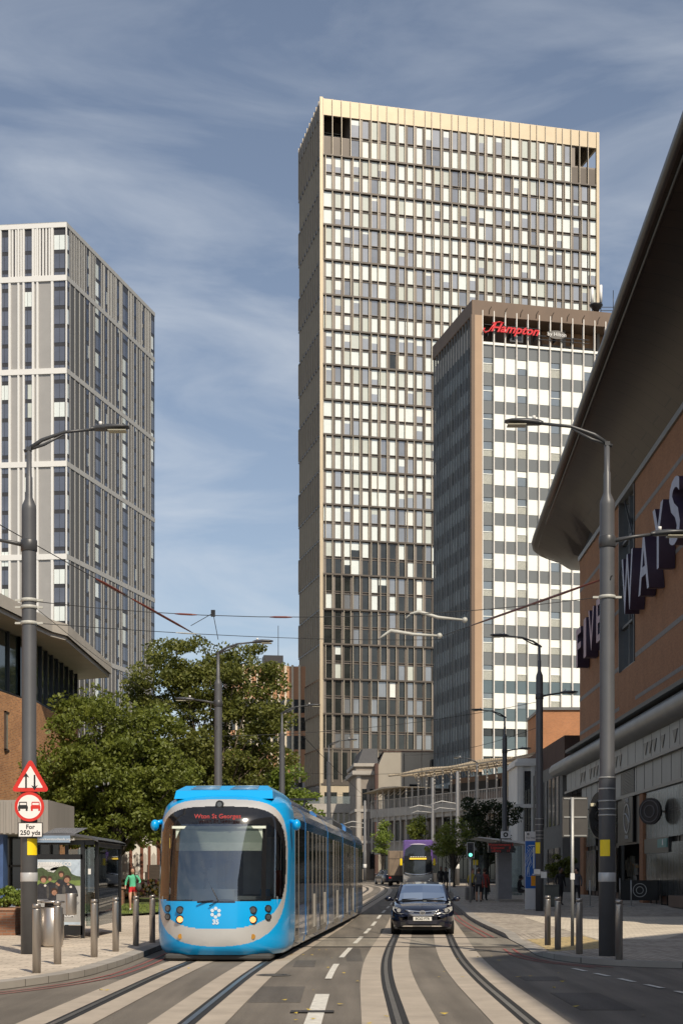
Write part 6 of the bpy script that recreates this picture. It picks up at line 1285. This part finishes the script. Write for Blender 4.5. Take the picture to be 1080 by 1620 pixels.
# body modules
CS = [(1.28, .2), (1.325, .42), (1.325, 2.88), (1.28, 3.06), (1.16, 3.22), (.86, 3.36)]
jo = [2.3, 5.0, 11.9, 18.4, 25.3, 31.2]
for k in range(5):
    a, c = jo[k], jo[k + 1]; y0, y1 = a + (.12 if k else 0), c - .12
    md = empty('module', (0, 0, 0)); md.parent = tram; md.name = 'body_section'
    q = MB(); 
    for s in (-1, 1):
        pts = [(s * (w_ - .02), z) for w_, z in CS]
        for i, ((w0, z0), (w1, z1)) in enumerate(zip(pts, pts[1:])): q.quad((w0, y0, z0), (w0, y1, z0), (w1, y1, z1), (w1, y0, z1), (2 if i == 0 else 0 if i in (2, 3, 4) else 1))
    q.quad((-.86, y0, 3.36), (.86, y0, 3.36), (.86, y1, 3.36), (-.86, y1, 3.36), 3); q.box(-1.2, 1.2, y0, y1, .15, .22, 2)
    for yy in (y0, y1): q.poly([(s * (w_ - .02), yy, z) for s, w_, z in [(1, w_, z) for w_, z in CS] + [(-1, w_, z) for w_, z in reversed(CS)]], 2)
    b_ = q.build('body', [M_tbd, M_tsg, M_lowp, M_ts], md)
    for s in (-1, 1):
        q = MB(); q.box(min(s * 1.29, s * 1.311), max(s * 1.29, s * 1.311), y0 + .02, y1 - .02, .34, .98 if k in (1, 3) else 1.05, 0); q.box(min(s * 1.29, s * 1.309), max(s * 1.29, s * 1.309), y0 + .02, y1 - .02, 2.72, 2.9, 1); q.build_each('side_panel', [M_lowp, M_tbd], md)
        doors = {0: [(.1, 1.0)], 1: [(.5, 2.9), (4.0, 6.2)], 2: [(2.2, 4.3)], 3: [(.6, 2.8), (4.1, 6.3)], 4: [(.9, 1.8)]}[k]
        for da, dc in doors:
            q = MB(); x0, x1 = s * 1.29, s * 1.3205; xa_, xb_ = min(x0, x1), max(x0, x1); m_ = (da + dc) / 2
            q.box(xa_, xb_ - .006, y0 + da, y0 + dc, .34, 2.7, 1)
            for yy in (da, dc - .06): q.box(xa_, xb_, y0 + yy, y0 + yy + .06, .3, 2.72, 0)
            if dc - da > 1.2: q.box(xa_, xb_, y0 + m_ - .04, y0 + m_ + .04, .3, 2.72, 0); q.box(xa_, xb_ - .002, y0 + m_ + .3, y0 + m_ + .85, .45, 1.25, 2)
            q.box(xa_, xb_ - .002, y0 + da, y0 + dc, .3, .42, 0); q.build('door', [M_frame, M_tsg, mat('pale_door_sticker', (.5, .48, .43), .5)], md)
        q = MB()
        yy = .5
        while yy < y1 - y0 - .5:
            if not any(a_ - .15 < yy < b2 + .15 for a_, b2 in doors): q.box(min(s * 1.29, s * 1.310), max(s * 1.29, s * 1.310), y0 + yy, y0 + yy + .05, 1.02, 2.7)
            yy += 1.7
        if q.v: q.build('window_bar', mat('window_bar_dark', (.09, .09, .09), .4), md)
    if k < 4:
        q = MB()
        for i in range(5): yy = c - .12 + i * .06; q.tube([(-1.22, yy, .3), (-1.22, yy, 2.9), (-1.1, yy, 3.15), (1.1, yy, 3.15), (1.22, yy, 2.9), (1.22, yy, .3)], .045, 5)
        q.box(-1.2, 1.2, c - .1, c + .1, .3, 3.1); q.build('bellows', M_rubber, tram)
    q = MB(); q.box(-1.0, 1.0, (y0 + y1) / 2 - .9, (y0 + y1) / 2 + .9, .03, .2); q.build('bogie', M_black, tram) if k % 2 == 0 else None
# roof equipment
def pod(y0, y1, w_, z1, m_, name, slope=.35, vents=False):
    q = MB(); z0 = 3.24
    q.add([(-w_, y0, z0), (w_, y0, z0), (w_, y1, z0), (-w_, y1, z0), (-w_ + .02, y0 + .12, z1 - .12), (w_ - .02, y0 + .12, z1 - .12), (w_ - .02, y1, z1 - .12), (-w_ + .02, y1, z1 - .12), (-w_ + .16, y0 + slope, z1), (w_ - .16, y0 + slope, z1), (w_ - .16, y1 - .1, z1), (-w_ + .16, y1 - .1, z1)],
          [(0, 1, 5, 4), (4, 5, 9, 8), (1, 2, 6, 5), (5, 6, 10, 9), (2, 3, 7, 6), (6, 7, 11, 10), (3, 0, 4, 7), (7, 4, 8, 11), (8, 9, 10, 11)], 0)
    o = q.build(name, m_, tram)
    if vents:
        q = MB()
        for a, c in ((-.68, -.1), (.12, .68)):
            for k in range(3): t = .2 + .3 * k; q.tube([(a + .03 * k, y0 + .12 + (slope - .12) * t - .02, z1 - .12 + .12 * t + .012), (c, y0 + .12 + (slope - .12) * t - .02, z1 - .12 + .12 * t + .012)], .011, 5)
        q.build('vent', mat('vent_steel', (.3, .42, .5), .4, .3), o)
pod(1.05, 4.7, 1.0, 3.53, M_tb, 'roof_pod', .5, True); pod(5.4, 10.5, .95, 3.50, M_lowp, 'roof_pod'); pod(12.6, 17.5, .95, 3.5, M_lowp, 'roof_pod'); pod(19, 24, .95, 3.60, mat('roof_dark', (.06, .065, .07), .5), 'roof_pod'); pod(26, 30.3, .95, 3.62, M_lowp, 'roof_pod')
q = MB(); q.tube([(-.5, 13, 3.5), (-.5, 14.2, 3.9)], .03, 5); q.tube([(.5, 13, 3.5), (.5, 14.2, 3.9)], .03, 5); q.box(-.8, .8, 14.1, 14.3, 3.88, 3.93); q.build('pantograph', M_black, tram)
q = MB(); q.add([(-1.2, 31.2, .25), (1.2, 31.2, .25), (1.0, 33, .3), (-1.0, 33, .3), (-1.3, 31.2, 2.9), (1.3, 31.2, 2.9), (1.0, 32.7, 2.7), (-1.0, 32.7, 2.7), (-.9, 31.2, 3.35), (.9, 31.2, 3.35)], [(0, 1, 2, 3), (1, 5, 6, 2), (0, 3, 7, 4), (3, 2, 6, 7), (4, 7, 8), (5, 9, 6), (7, 6, 9, 8)]); q.build('rear_cab', M_tbd, tram)
# ------------------------------------------------------------------ cars
def interp(tab, y):
    return [lerpc([(r[0], r[k]) for r in tab], y) for k in range(1, len(tab[0]))]
def make_car(loc, rz, label, plate_txt='BC62 FTR'):
    M_cp = mat('car_navy_paint', (.006, .008, .020), .15, 0, .05, 1, coat=1.0); car = empty('car', loc, rz, label, 'car')
    # y, half width, top z at centre, shoulder z, bottom z
    T = [(-.02, .42, .60, .56, .30), (.03, .62, .68, .62, .24), (.12, .76, .745, .68, .20), (.28, .85, .80, .74, .18), (.55, .895, .875, .81, .17), (1.0, .905, .935, .88, .17), (1.35, .905, .965, .93, .17), (2.2, .905, .98, .95, .17), (3.6, .905, 1.0, .97, .17), (4.1, .88, 1.03, .98, .2), (4.5, .82, 1.03, .95, .25), (4.68, .70, .95, .85, .32)]
    ysn = ys_range(-.02, .6, .05) + ys_range(.7, 4.68, .16); q = MB(); vs = []; half = 9
    def sec(y):
        hw, zt, zs, zb = interp(T, y); pts = [(.0, zt), (hw * .35, zt - .004), (hw * .68, zt - .018), (hw * .86, (zt + zs) / 2 - .005), (hw * .955, zs - .03), (hw, zs - .14), (hw * 1.0, .52), (hw * .985, .36), (hw * .93, zb)]
        return [(-x, z) for x, z in reversed(pts[1:])] + pts
    for y in ysn: vs += [(x, y, z) for x, z in sec(y)]
    n = 17
    q.add(vs, [(i * n + j, (i + 1) * n + j, (i + 1) * n + j + 1, i * n + j + 1) for i in range(len(ysn) - 1) for j in range(n - 1)], 0, True); q.poly([vs[j] for j in range(n)], 0); q.poly([vs[(len(ysn) - 1) * n + j] for j in range(n)], 0)
    q.build('body', M_cp, car)
    # greenhouse: y, half width bottom, half width top, z bottom, z top
    G_ = [(1.15, .74, .70, .95, .97), (1.5, .80, .68, .95, 1.17), (1.9, .82, .63, .95, 1.375), (2.05, .82, .61, .95, 1.42), (2.5, .82, .60, .96, 1.475), (3.2, .82, .60, .97, 1.465), (3.55, .81, .60, .98, 1.42), (4.25, .74, .62, 1.0, 1.05)]
    yg = [1.15, 1.3, 1.5, 1.7, 1.9, 2.05, 2.25, 2.5, 2.8, 3.2, 3.55, 3.9, 4.25]; rows = []
    for y in yg:
        wb, wt, zb, zt = interp(G_, y); rows.append([(-wb, y, zb), (-wt, y, zt - .03), (-wt * .8, y, zt), (0, y, zt + .012), (wt * .8, y, zt), (wt, y, zt - .03), (wb, y, zb)])
    w_ = MB(); r_ = MB(); s_ = MB(); rw = MB()
    for i in range(len(yg) - 1):
        for j in range(6):
            f = [rows[i][j], rows[i + 1][j], rows[i + 1][j + 1], rows[i][j + 1]]; side = j in (0, 5)
            if side: (s_ if 1.3 < yg[i] < 3.8 else r_).add(f, [(0, 1, 2, 3)], 0, False)
            elif yg[i + 1] <= 2.06: (w_ if j in (2, 3) or yg[i] < 2 else r_).add(f, [(0, 1, 2, 3)], 0, True)
            elif yg[i] >= 3.5: rw.add(f, [(0, 1, 2, 3)], 0, True)
            else: r_.add(f, [(0, 1, 2, 3)], 0, True)
    w_.build('windscreen', glassmat('car_glass', (.42, .46, .46), boost=.0), car); s_.build('side_windows', M_dglass, car); rw.build('rear_window', M_dglass, car); r_.build('roof', M_cp, car)
    q = MB()
    for s in (-1, 1):
        q.tube([(s * .755, 1.12, .95), (s * .69, 1.5, 1.15), (s * .625, 1.95, 1.385), (s * .61, 2.2, 1.43)], .035, 6)
        for y in (2.75, 3.5): q.tube([(s * .83, y, .97), (s * .61, y + .02, 1.43)], .035, 6)
    q.build_each('pillar', M_cp, car)
    q = MB(); q.box(-.72, .72, 1.4, 1.9, .93, 1.0, 0)
    for s in (-1, 1): q.cbox(s * .36 - .22, s * .36 + .22, 2.3, 2.5, .9, 1.3, .06, 0); q.cbox(s * .36 - .12, s * .36 + .12, 2.33, 2.43, 1.27, 1.42, .04, 0)
    q.box(.02, .12, 1.55, 1.56, 1.0, 1.08, 1); q.box(-.55, -.3, 1.9, 1.91, 1.27, 1.31, 1); q.build('interior', [mat('car_inside', (.03, .03, .032), .7), M_white], car)
    dv = MB(); dv.ball((.36, 2.2, 1.2), .11, 10, 0, 1, 1, 1.2); dv.cbox(.16, .56, 2.1, 2.3, .85, 1.08, .06, 1); dv.build('driver_shape', [mat('skin_shade', (.25, .15, .1), .7), mat('dark_shirt', (.05, .05, .06), .8)], car)
    q = MB(); q.tube([(-.6, 1.16, .985), (-.2, 1.2, 1.0), (.1, 1.25, 1.02)], .012, 5); q.tube([(.0, 1.16, .99), (.4, 1.2, 1.0), (.62, 1.3, 1.05)], .012, 5); q.build('wipers', M_black, car)
    def srf(x, z):
        for y in ysn:
            pts = sec(y); 
            if abs(x) <= max(p[0] for p in pts) * .995:
                zt = max((p[1] for p in pts if abs(abs(p[0]) - abs(x)) < .15), default=0)
                if z <= zt and z >= .2: return y
        return 0.3
    q = MB()
    for k, z in enumerate((.655, .615, .575, .54)):
        w2 = .50 - .05 * k; pts = [(x, srf(x, z) - .012, z - .0 + .05 * (x / w2) ** 2 * (1 if k < 2 else .4)) for x in [w2 * (-1 + i / 6) for i in range(13)]]; q.tube(pts, .014 if k else .018, 5)
    g_ = q.build('grille', M_chrome, car); q = MB(); q.poly([(x, srf(x, .6) - .006, z) for x, z in ((-.52, .67), (.52, .67), (.42, .53), (-.42, .53))]); q.build('grille_back', M_black, car)
    q = MB(); q.disc((0, -.045, .63), .062, (0, 1, 0), 20, 0, .02, .045, 1.35); q.disc((0, -.05, .635), .03, (0, 1, 0), 12, 0, .02, .018, 1.3); q.build('badge', M_chrome, car)
    for s in (-1, 1):
        q = MB(); pts = [(.50, .62), (.58, .72), (.74, .775), (.835, .80), (.85, .70), (.74, .61), (.6, .585)]
        def P3(x, z): return (s * x, srf(x * .97, z) - .012 - .0, z)
        q.poly([P3(x, z) for x, z in (pts if s > 0 else pts[::-1])], 0); q.build('headlight', mat('headlight_lens', (.50, .50, .46), .12, .35, .2, 14, coat=1), car)
        q = MB(); q.disc((s * .67, srf(.6, .68) - .03, .69), .055, (0, 1, 0), 16, 0, .03); q.build('lamp_bowl', M_chrome, car)
        q = MB(); q.disc((s * .70, srf(.7, .36) + .0, .345), .055, (0, 1, 0), 16, 0, .03); q.build('fog_lamp', M_chrome, car)
        q = MB(); q.ball((s * 1.0, 1.62, .99), .105, 12, 0, 1.05, .6, .72); q.tube([(s * .84, 1.65, .95), (s * .98, 1.64, .97)], .03, 6); q.build('mirror', M_cp, car)
        for y in (.88, 3.62):
            wh = MB(); wh.tube([(s * .70, y, .32), (s * .90, y, .32)], .32, 24, 0); wh.tube([(s * .90, y, .32), (s * .91, y, .32)], .21, 18, 1); wh.build('wheel', [M_rubber, M_galv], car)
    q = MB(); q.box(-.62, .62, .0, .06, .26, .36); q.cbox(-.8, .8, .14, .3, .15, .22, .02); q.build('lower_intake', M_rubber, car)
    q = MB(); q.box(-.26, .26, -.055, -.04, .40, .51); pl = q.build('number_plate', mat('plate_white', (.70, .69, .64), .4), car); text('lettering', plate_txt, .095, M_sb, pl, face_M((0, -.058, .455), (1, 0, 0)), .001, offset=.002)
    return car
yc = 41.6; car = make_car((X(668, yc), yc, H(yc) + .012), -math.atan(.055), 'dark navy saloon car coming towards the camera on the right track')
c2 = copy_tree(car); c2.location = (X(604, 150), 150, H(150) + .01); c2.rotation_euler = (0, 0, math.pi + .2); tag(c2, 'small dark car half hidden beyond the brown box truck', 'car')
# ------------------------------------------------------------------ double decker bus
M_bp = mat('bus_purple', (.13, .075, .27), .3, 0, .05, coat=.6); M_bs = mat('bus_silver', (.42, .41, .40), .3, .4, .05, coat=.5)
bd_ = 126; bus = empty('double_decker_bus', (X(660.5, bd_), bd_, H(bd_) + .01), -.10, 'purple and grey double decker bus with black windscreens coming down the street', 'bus')
q = MB(); bw_ = 1.27
for (y0, y1, z0, z1, m_) in ((.25, 10.5, .35, 2.2, 1), (.25, 10.5, 2.2, 4.1, 0)): q.cbox(-bw_, bw_, y0, y1, z0, z1, .12, m_)
q.build('body', [M_bp, M_bs], bus)
def bfront(pts, y0, m_, name, bulge=.1, par=None): 
    q = MB(); n = 12; xs_ = [-1 + 2 * i / n for i in range(n + 1)]; vs = []
    for z, w2, yy in pts: vs += [(x * w2, y0 + yy + bulge * x * x, z) for x in xs_]
    q.add(vs, [(i * (n + 1) + j, i * (n + 1) + j + 1, (i + 1) * (n + 1) + j + 1, (i + 1) * (n + 1) + j) for i in range(len(pts) - 1) for j in range(n)], 0, True); return q.build(name, m_, par or bus)
bfront([(.35, 1.15, .05), (.5, 1.22, 0), (1.0, 1.25, 0), (1.25, 1.22, .02)], .02, M_bs, 'lower_front'); bfront([(1.2, 1.22, 0), (1.6, 1.22, .02), (2.35, 1.2, .08)], .0, M_dglass, 'windscreen'); bfront([(2.35, 1.2, .06), (2.72, 1.18, .1)], .0, M_black, 'destination_box')
bfront([(2.72, 1.12, .08), (3.2, 1.1, .14), (3.75, 1.0, .24)], .0, M_dglass, 'upper_windscreen'); bfront([(3.7, 1.05, .2), (3.95, .98, .32), (4.1, .9, .5)], .0, mat('bus_brow', (.42, .38, .46), .3, coat=.5), 'brow')
q = MB(); q.tube([(-1.1, .02, 1.28), (-.6, -.07, 1.16), (0, -.1, 1.1), (.6, -.07, 1.16), (1.1, .02, 1.28)], .05, 6); q.build('chrome_swoop', M_chrome, bus)
q = MB(); q.box(-.7, .75, -.02, .0, 2.42, 2.56); q.build('amber_display', mat('amber_led', (.5, .3, .02), .5, 0, 0, emit=(1, .65, .08), es=.8), bus)
q = MB(); 
for k in range(7): q.box(-.62 + k * .2, -.5 + k * .2, .03, .05, 2.62, 2.69)
q.build('white_markings', M_white, bus)
for s in (-1, 1):
    q = MB(); q.cbox(s * 1.42 - .1, s * 1.42 + .1, -.1, .05, 1.9, 2.5, .03); q.build('mirror', M_yellow, bus)
    for z in (.75, .62): q = MB(); q.disc((s * (.95 + (z - .6)), .06, z), .07, (0, 1, 0), 12, 0, .06); q.build('headlight', M_chrome, bus)
    for y in (2.4, 7.5): q = MB(); q.tube([(s * .95, y, .48), (s * 1.29, y, .48)], .48, 18); q.build('wheel', M_rubber, bus)
    q = MB(); x0, x1 = sorted((s * 1.2, s * 1.28)); q.box(x0, x1, .6, 10, 1.3, 2.1); q.box(x0, x1, .6, 10.1, 2.9, 3.6); q.build('side_window', M_dglass, bus)
q = MB(); q.box(-.27, .27, -.05, .0, .45, .56); q.build('number_plate', M_white, bus)
# box truck
td = 136; tk = empty('box_truck', (X(633, td), td, H(td) + .01), -.05, 'dusty brown box truck seen from behind left of the bus', 'truck')
q = MB(); q.cbox(-1.15, 1.15, 0, 5.5, .95, 3.25, .03); q.box(-1.1, -1.02, -.02, 0, 1.0, 3.2, 1); q.box(-.04, .04, -.02, 0, 1.0, 3.2, 1); q.box(-1.1, 1.1, -.02, 0, 2.5, 2.56, 1); q.build('box_body', [mat('dusty_brown', (.20, .15, .105), .8, 0, .2, 1.5), mat('brown_trim', (.10, .075, .055), .7)], tk)
q = MB(); q.cbox(-1.0, 1.0, 5.6, 7.2, .5, 2.5, .15); q.build('cab', mat('cab_grey', (.2, .2, .2), .5), tk); q = MB(); q.box(-1.1, 1.1, .1, 5.5, .6, .95); q.box(-1.1, 1.1, -.05, .05, .45, .6); q.build('chassis', M_black, tk)
for s in (-1, 1):
    for y in (1.2, 6.4): q = MB(); q.tube([(s * .8, y, .45), (s * 1.12, y, .45)], .45, 16); q.build('wheel', M_rubber, tk)
    q = MB(); q.box(s * .95 - .1, s * .95 + .1, -.06, -.02, .7, .85); q.build('tail_light', mat('tail_red', (.4, .02, .02), .4), tk)
# ------------------------------------------------------------------ people
def person(loc, h, rz, joints, zones, hair, label, name='person', group=None, hairlong=False):
    """joints: dict of body points at 1.7 m scale; a skinned skeleton gives one continuous body"""
    k = h / 1.7; J = dict(pelvis=(0, 0, .92), chest=(0, 0, 1.22), neck=(0, 0, 1.43), head=(0, -.02, 1.52), crown=(0, -.02, 1.62), sl=(-.17, 0, 1.37), sr=(.17, 0, 1.37), el=(-.24, .03, 1.10), er=(.24, .03, 1.10), wl=(-.25, -.05, .87), wr=(.25, -.05, .87),
             fl=(-.25, -.08, .79), fr=(.25, -.08, .79), hl=(-.09, 0, .88), hr=(.09, 0, .88), kl=(-.10, -.04, .48), kr=(.10, .04, .48), al=(-.10, 0, .08), ar=(.10, .08, .10), tl_=(-.10, -.16, .04), tr_=(.10, -.08, .04)); J.update(joints)
    Rr = dict(pelvis=.135, chest=.13, neck=.055, head=.082, crown=.075, sl=.062, sr=.062, el=.043, er=.043, wl=.03, wr=.03, fl=.028, fr=.028, hl=.09, hr=.09, kl=.058, kr=.058, al=.042, ar=.042, tl_=.035, tr_=.035)
    E = [('pelvis', 'chest'), ('chest', 'neck'), ('neck', 'head'), ('head', 'crown'), ('chest', 'sl'), ('chest', 'sr'), ('sl', 'el'), ('sr', 'er'), ('el', 'wl'), ('er', 'wr'), ('wl', 'fl'), ('wr', 'fr'), ('pelvis', 'hl'), ('pelvis', 'hr'), ('hl', 'kl'), ('hr', 'kr'), ('kl', 'al'), ('kr', 'ar'), ('al', 'tl_'), ('ar', 'tr_')]
    ks = list(J); me = bpy.data.meshes.new('p'); me.from_pydata([J[a] for a in ks], [(ks.index(a), ks.index(b)) for a, b in E], []); o = bpy.data.objects.new('p', me); COL.objects.link(o)
    md = o.modifiers.new('s', 'SKIN'); o.modifiers.new('b', 'SUBSURF').levels = 2
    for i, a in enumerate(ks): me.skin_vertices[0].data[i].radius = (Rr[a], Rr[a] * (.72 if a in ('chest', 'pelvis') else 1)); me.skin_vertices[0].data[i].use_root = a == 'pelvis'
    bpy.context.view_layer.update(); m2 = bpy.data.meshes.new_from_object(o.evaluated_get(bpy.context.evaluated_depsgraph_get())); bpy.data.objects.remove(o)
    m2.name = name; m2.transform(Matrix.Scale(k, 4)); b = bpy.data.objects.new(name, m2); COL.objects.link(b); b.location = loc; b.rotation_euler = (0, 0, rz); m2.materials.clear()
    for z in zones: m2.materials.append(z[0])
    for p in m2.polygons:
        c = p.center / k; p.use_smooth = True
        for i, (mm, test) in enumerate(zones):
            if test(c): p.material_index = i; break
    q = MB(); hx, hy, hz2 = J['head']; hz2 += .06; q.ball((hx, hy + .02, hz2 + .02), .105, 12, 0, .92, 1.0, 1.12)
    if hairlong: q.ball((hx, hy + .07, hz2 - .10), .09, 10, 0, 1.05, .5, 1.4)
    q.v = [(x * k, y * k, z * k) for x, y, z in q.v]; q.build('hair', hair, b)
    q = MB(); q.ball((hx, hy - .082, hz2 - .02), .062, 12, 0, 1.05, .55, 1.3); q.ball((hx, hy - .118, hz2 - .02), .014, 6, 0, 1, 1, 1.5)
    for s in (-1, 1): q.ball((hx + s * .024, hy - .112, hz2 + .012), .008, 6, 1)
    q.v = [(x * k, y * k, z * k) for x, y, z in q.v]; q.build('face', [zones[0][0], M_black], b)
    return tag(b, label, 'person', group)
M_skin = mat('skin', (.48, .27, .18), .6, 0, .05); M_skind = mat('skin_dark', (.16, .09, .06), .6); M_grt = mat('green_shirt', (.10, .46, .27), .8, 0, .1, 6, bump=.4); M_rsh = mat('red_shorts', (.48, .015, .02), .8, 0, .1); M_hairb = mat('brown_hair', (.06, .03, .018), .6); M_clb = mat('black_clothes', (.015, .015, .018), .85, 0, .3, 6); M_clg = mat('grey_clothes', (.10, .10, .11), .85, 0, .2, 5); M_shoe = mat('white_shoe', (.6, .58, .55), .6); M_cyel = mat('yellow_top', (.45, .34, .03), .8)
arm = lambda c: abs(c.x) > .19
yw = 56.2; wz = H(yw) + .128 + .016 * (yw - 49)
person((X(210, yw), yw, wz), 1.68, .06, dict(el=(-.27, .02, 1.12), wl=(-.28, -.03, .92), fl=(-.28, -.05, .84), er=(.29, .0, 1.14), wr=(.20, -.16, 1.02), fr=(.15, -.2, 1.0), kl=(-.09, -.16, .50), al=(-.08, -.10, .10), tl_=(-.08, -.28, .06), kr=(.10, .02, .47), ar=(.10, .22, .12), tr_=(.10, .12, .04)),
    [(M_skin, lambda c: c.z > 1.42 or (.12 < c.z < .74) or (c.z < 1.0 and abs(c.x) > .2)), (M_grt, lambda c: c.z >= .95), (M_rsh, lambda c: c.z >= .72), (M_shoe, lambda c: True)], M_hairb, 'woman in loose green shirt and red shorts walking past the grass', hairlong=True)
q = MB(); q.ball((0, 0, 0), .17, 10, 0, .7, .5, 1); q.tube([(-.05, 0, .15), (-.12, .05, .45), (-.18, .1, .55)], .012, 5, 1); o = q.build('shoulder_bag', [mat('dark_patterned_bag', (.05, .05, .045), .7, 0, .6, 12), M_black], loc=(X(210, yw) + .24, yw - .16, wz + .93)); tag(o, 'dark patterned bag held under the arm of the woman in green', 'bag')
dark = [(M_skind, lambda c: c.z > 1.43 or (c.z < .85 and abs(c.x) > .2)), (M_clb, lambda c: True)]
grey = [(M_skin, lambda c: c.z > 1.43 or (c.z < .85 and abs(c.x) > .2)), (M_clg, lambda c: c.z > .9), (M_clb, lambda c: True)]
short = [(M_skin, lambda c: c.z > 1.43 or (.1 < c.z < .5) or (c.z < .85 and abs(c.x) > .2)), (M_clg, lambda c: c.z > .9), (M_clb, lambda c: True)]
yel = [(M_skin, lambda c: c.z > 1.43), (M_cyel, lambda c: c.z > .95), (M_clb, lambda c: True)]
gp = lambda px, d: (X(px, d), d, H(d) + .12)
person(gp(757, 74), 1.72, 3.0, {}, short, M_hairb, 'person in dark shorts seen from behind under the traffic light', group='people waiting at the tram stop')
person(gp(747, 78), 1.68, .3, {}, yel, M_hairb, 'person in yellow top behind the green traffic light post', group='people waiting at the tram stop')
person(gp(766, 77), 1.7, 2.7, {}, [(M_skin, lambda c: c.z > 1.43), (mat('red_top', (.25, .04, .03), .8), lambda c: c.z > .7), (M_clb, lambda c: True)], M_hairb, 'person in dark red top near the shelter edge', group='people waiting at the tram stop')
person(gp(697, 104), 1.75, .2, {}, dark, M_hairb, 'person in black walking under the young tree, left one', group='people waiting at the tram stop')
person(gp(705, 105), 1.7, -.3, {}, dark, M_clb, 'person in black walking under the young tree, right one', group='people waiting at the tram stop')
person(gp(886, 68), 1.78, .5, {}, dark, M_clb, 'person in black standing beyond the thin sign post', group='people in the shade')
person(gp(912, 70), 1.74, -.6, {}, grey, M_clb, 'person in grey top in deep shade beside the sign post', group='people in the shade')
person((X(825, 75.6), 75.9, H(75.6) + .12), 1.7, 1.3, dict(pelvis=(0, .1, .56), chest=(0, .12, .88), neck=(0, .06, 1.08), head=(0, .0, 1.16), crown=(0, -.02, 1.26), sl=(-.17, .08, 1.02), sr=(.17, .08, 1.02), el=(-.22, .0, .80), er=(.22, .0, .80), wl=(-.1, -.22, .72), wr=(.1, -.22, .72), fl=(-.06, -.28, .7), fr=(.06, -.28, .7), hl=(-.09, .08, .54), hr=(.09, .08, .54), kl=(-.11, -.36, .54), kr=(.11, -.34, .52), al=(-.1, -.36, .1), ar=(.1, -.3, .1), tl_=(-.1, -.5, .05), tr_=(.1, -.46, .05)),
    [(M_skind, lambda c: c.z > 1.1), (M_clb, lambda c: c.z > .5), (M_clg, lambda c: True)], M_clb, 'person in black sitting on the shelter bench by the totem')
o = empty('suitcase', gp(742, 76.5), .2, 'grey wheeled suitcase by the traffic light post', 'suitcase'); q = MB(); q.cbox(-.22, .22, -.12, .12, .06, .72, .04); q.build('case', mat('suitcase_grey', (.16, .155, .15), .5), o); q = MB(); q.tube([(-.12, .1, .7), (-.12, .1, 1.0), (.12, .1, 1.0), (.12, .1, .7)], .012, 5); q.build('handle', M_black, o)
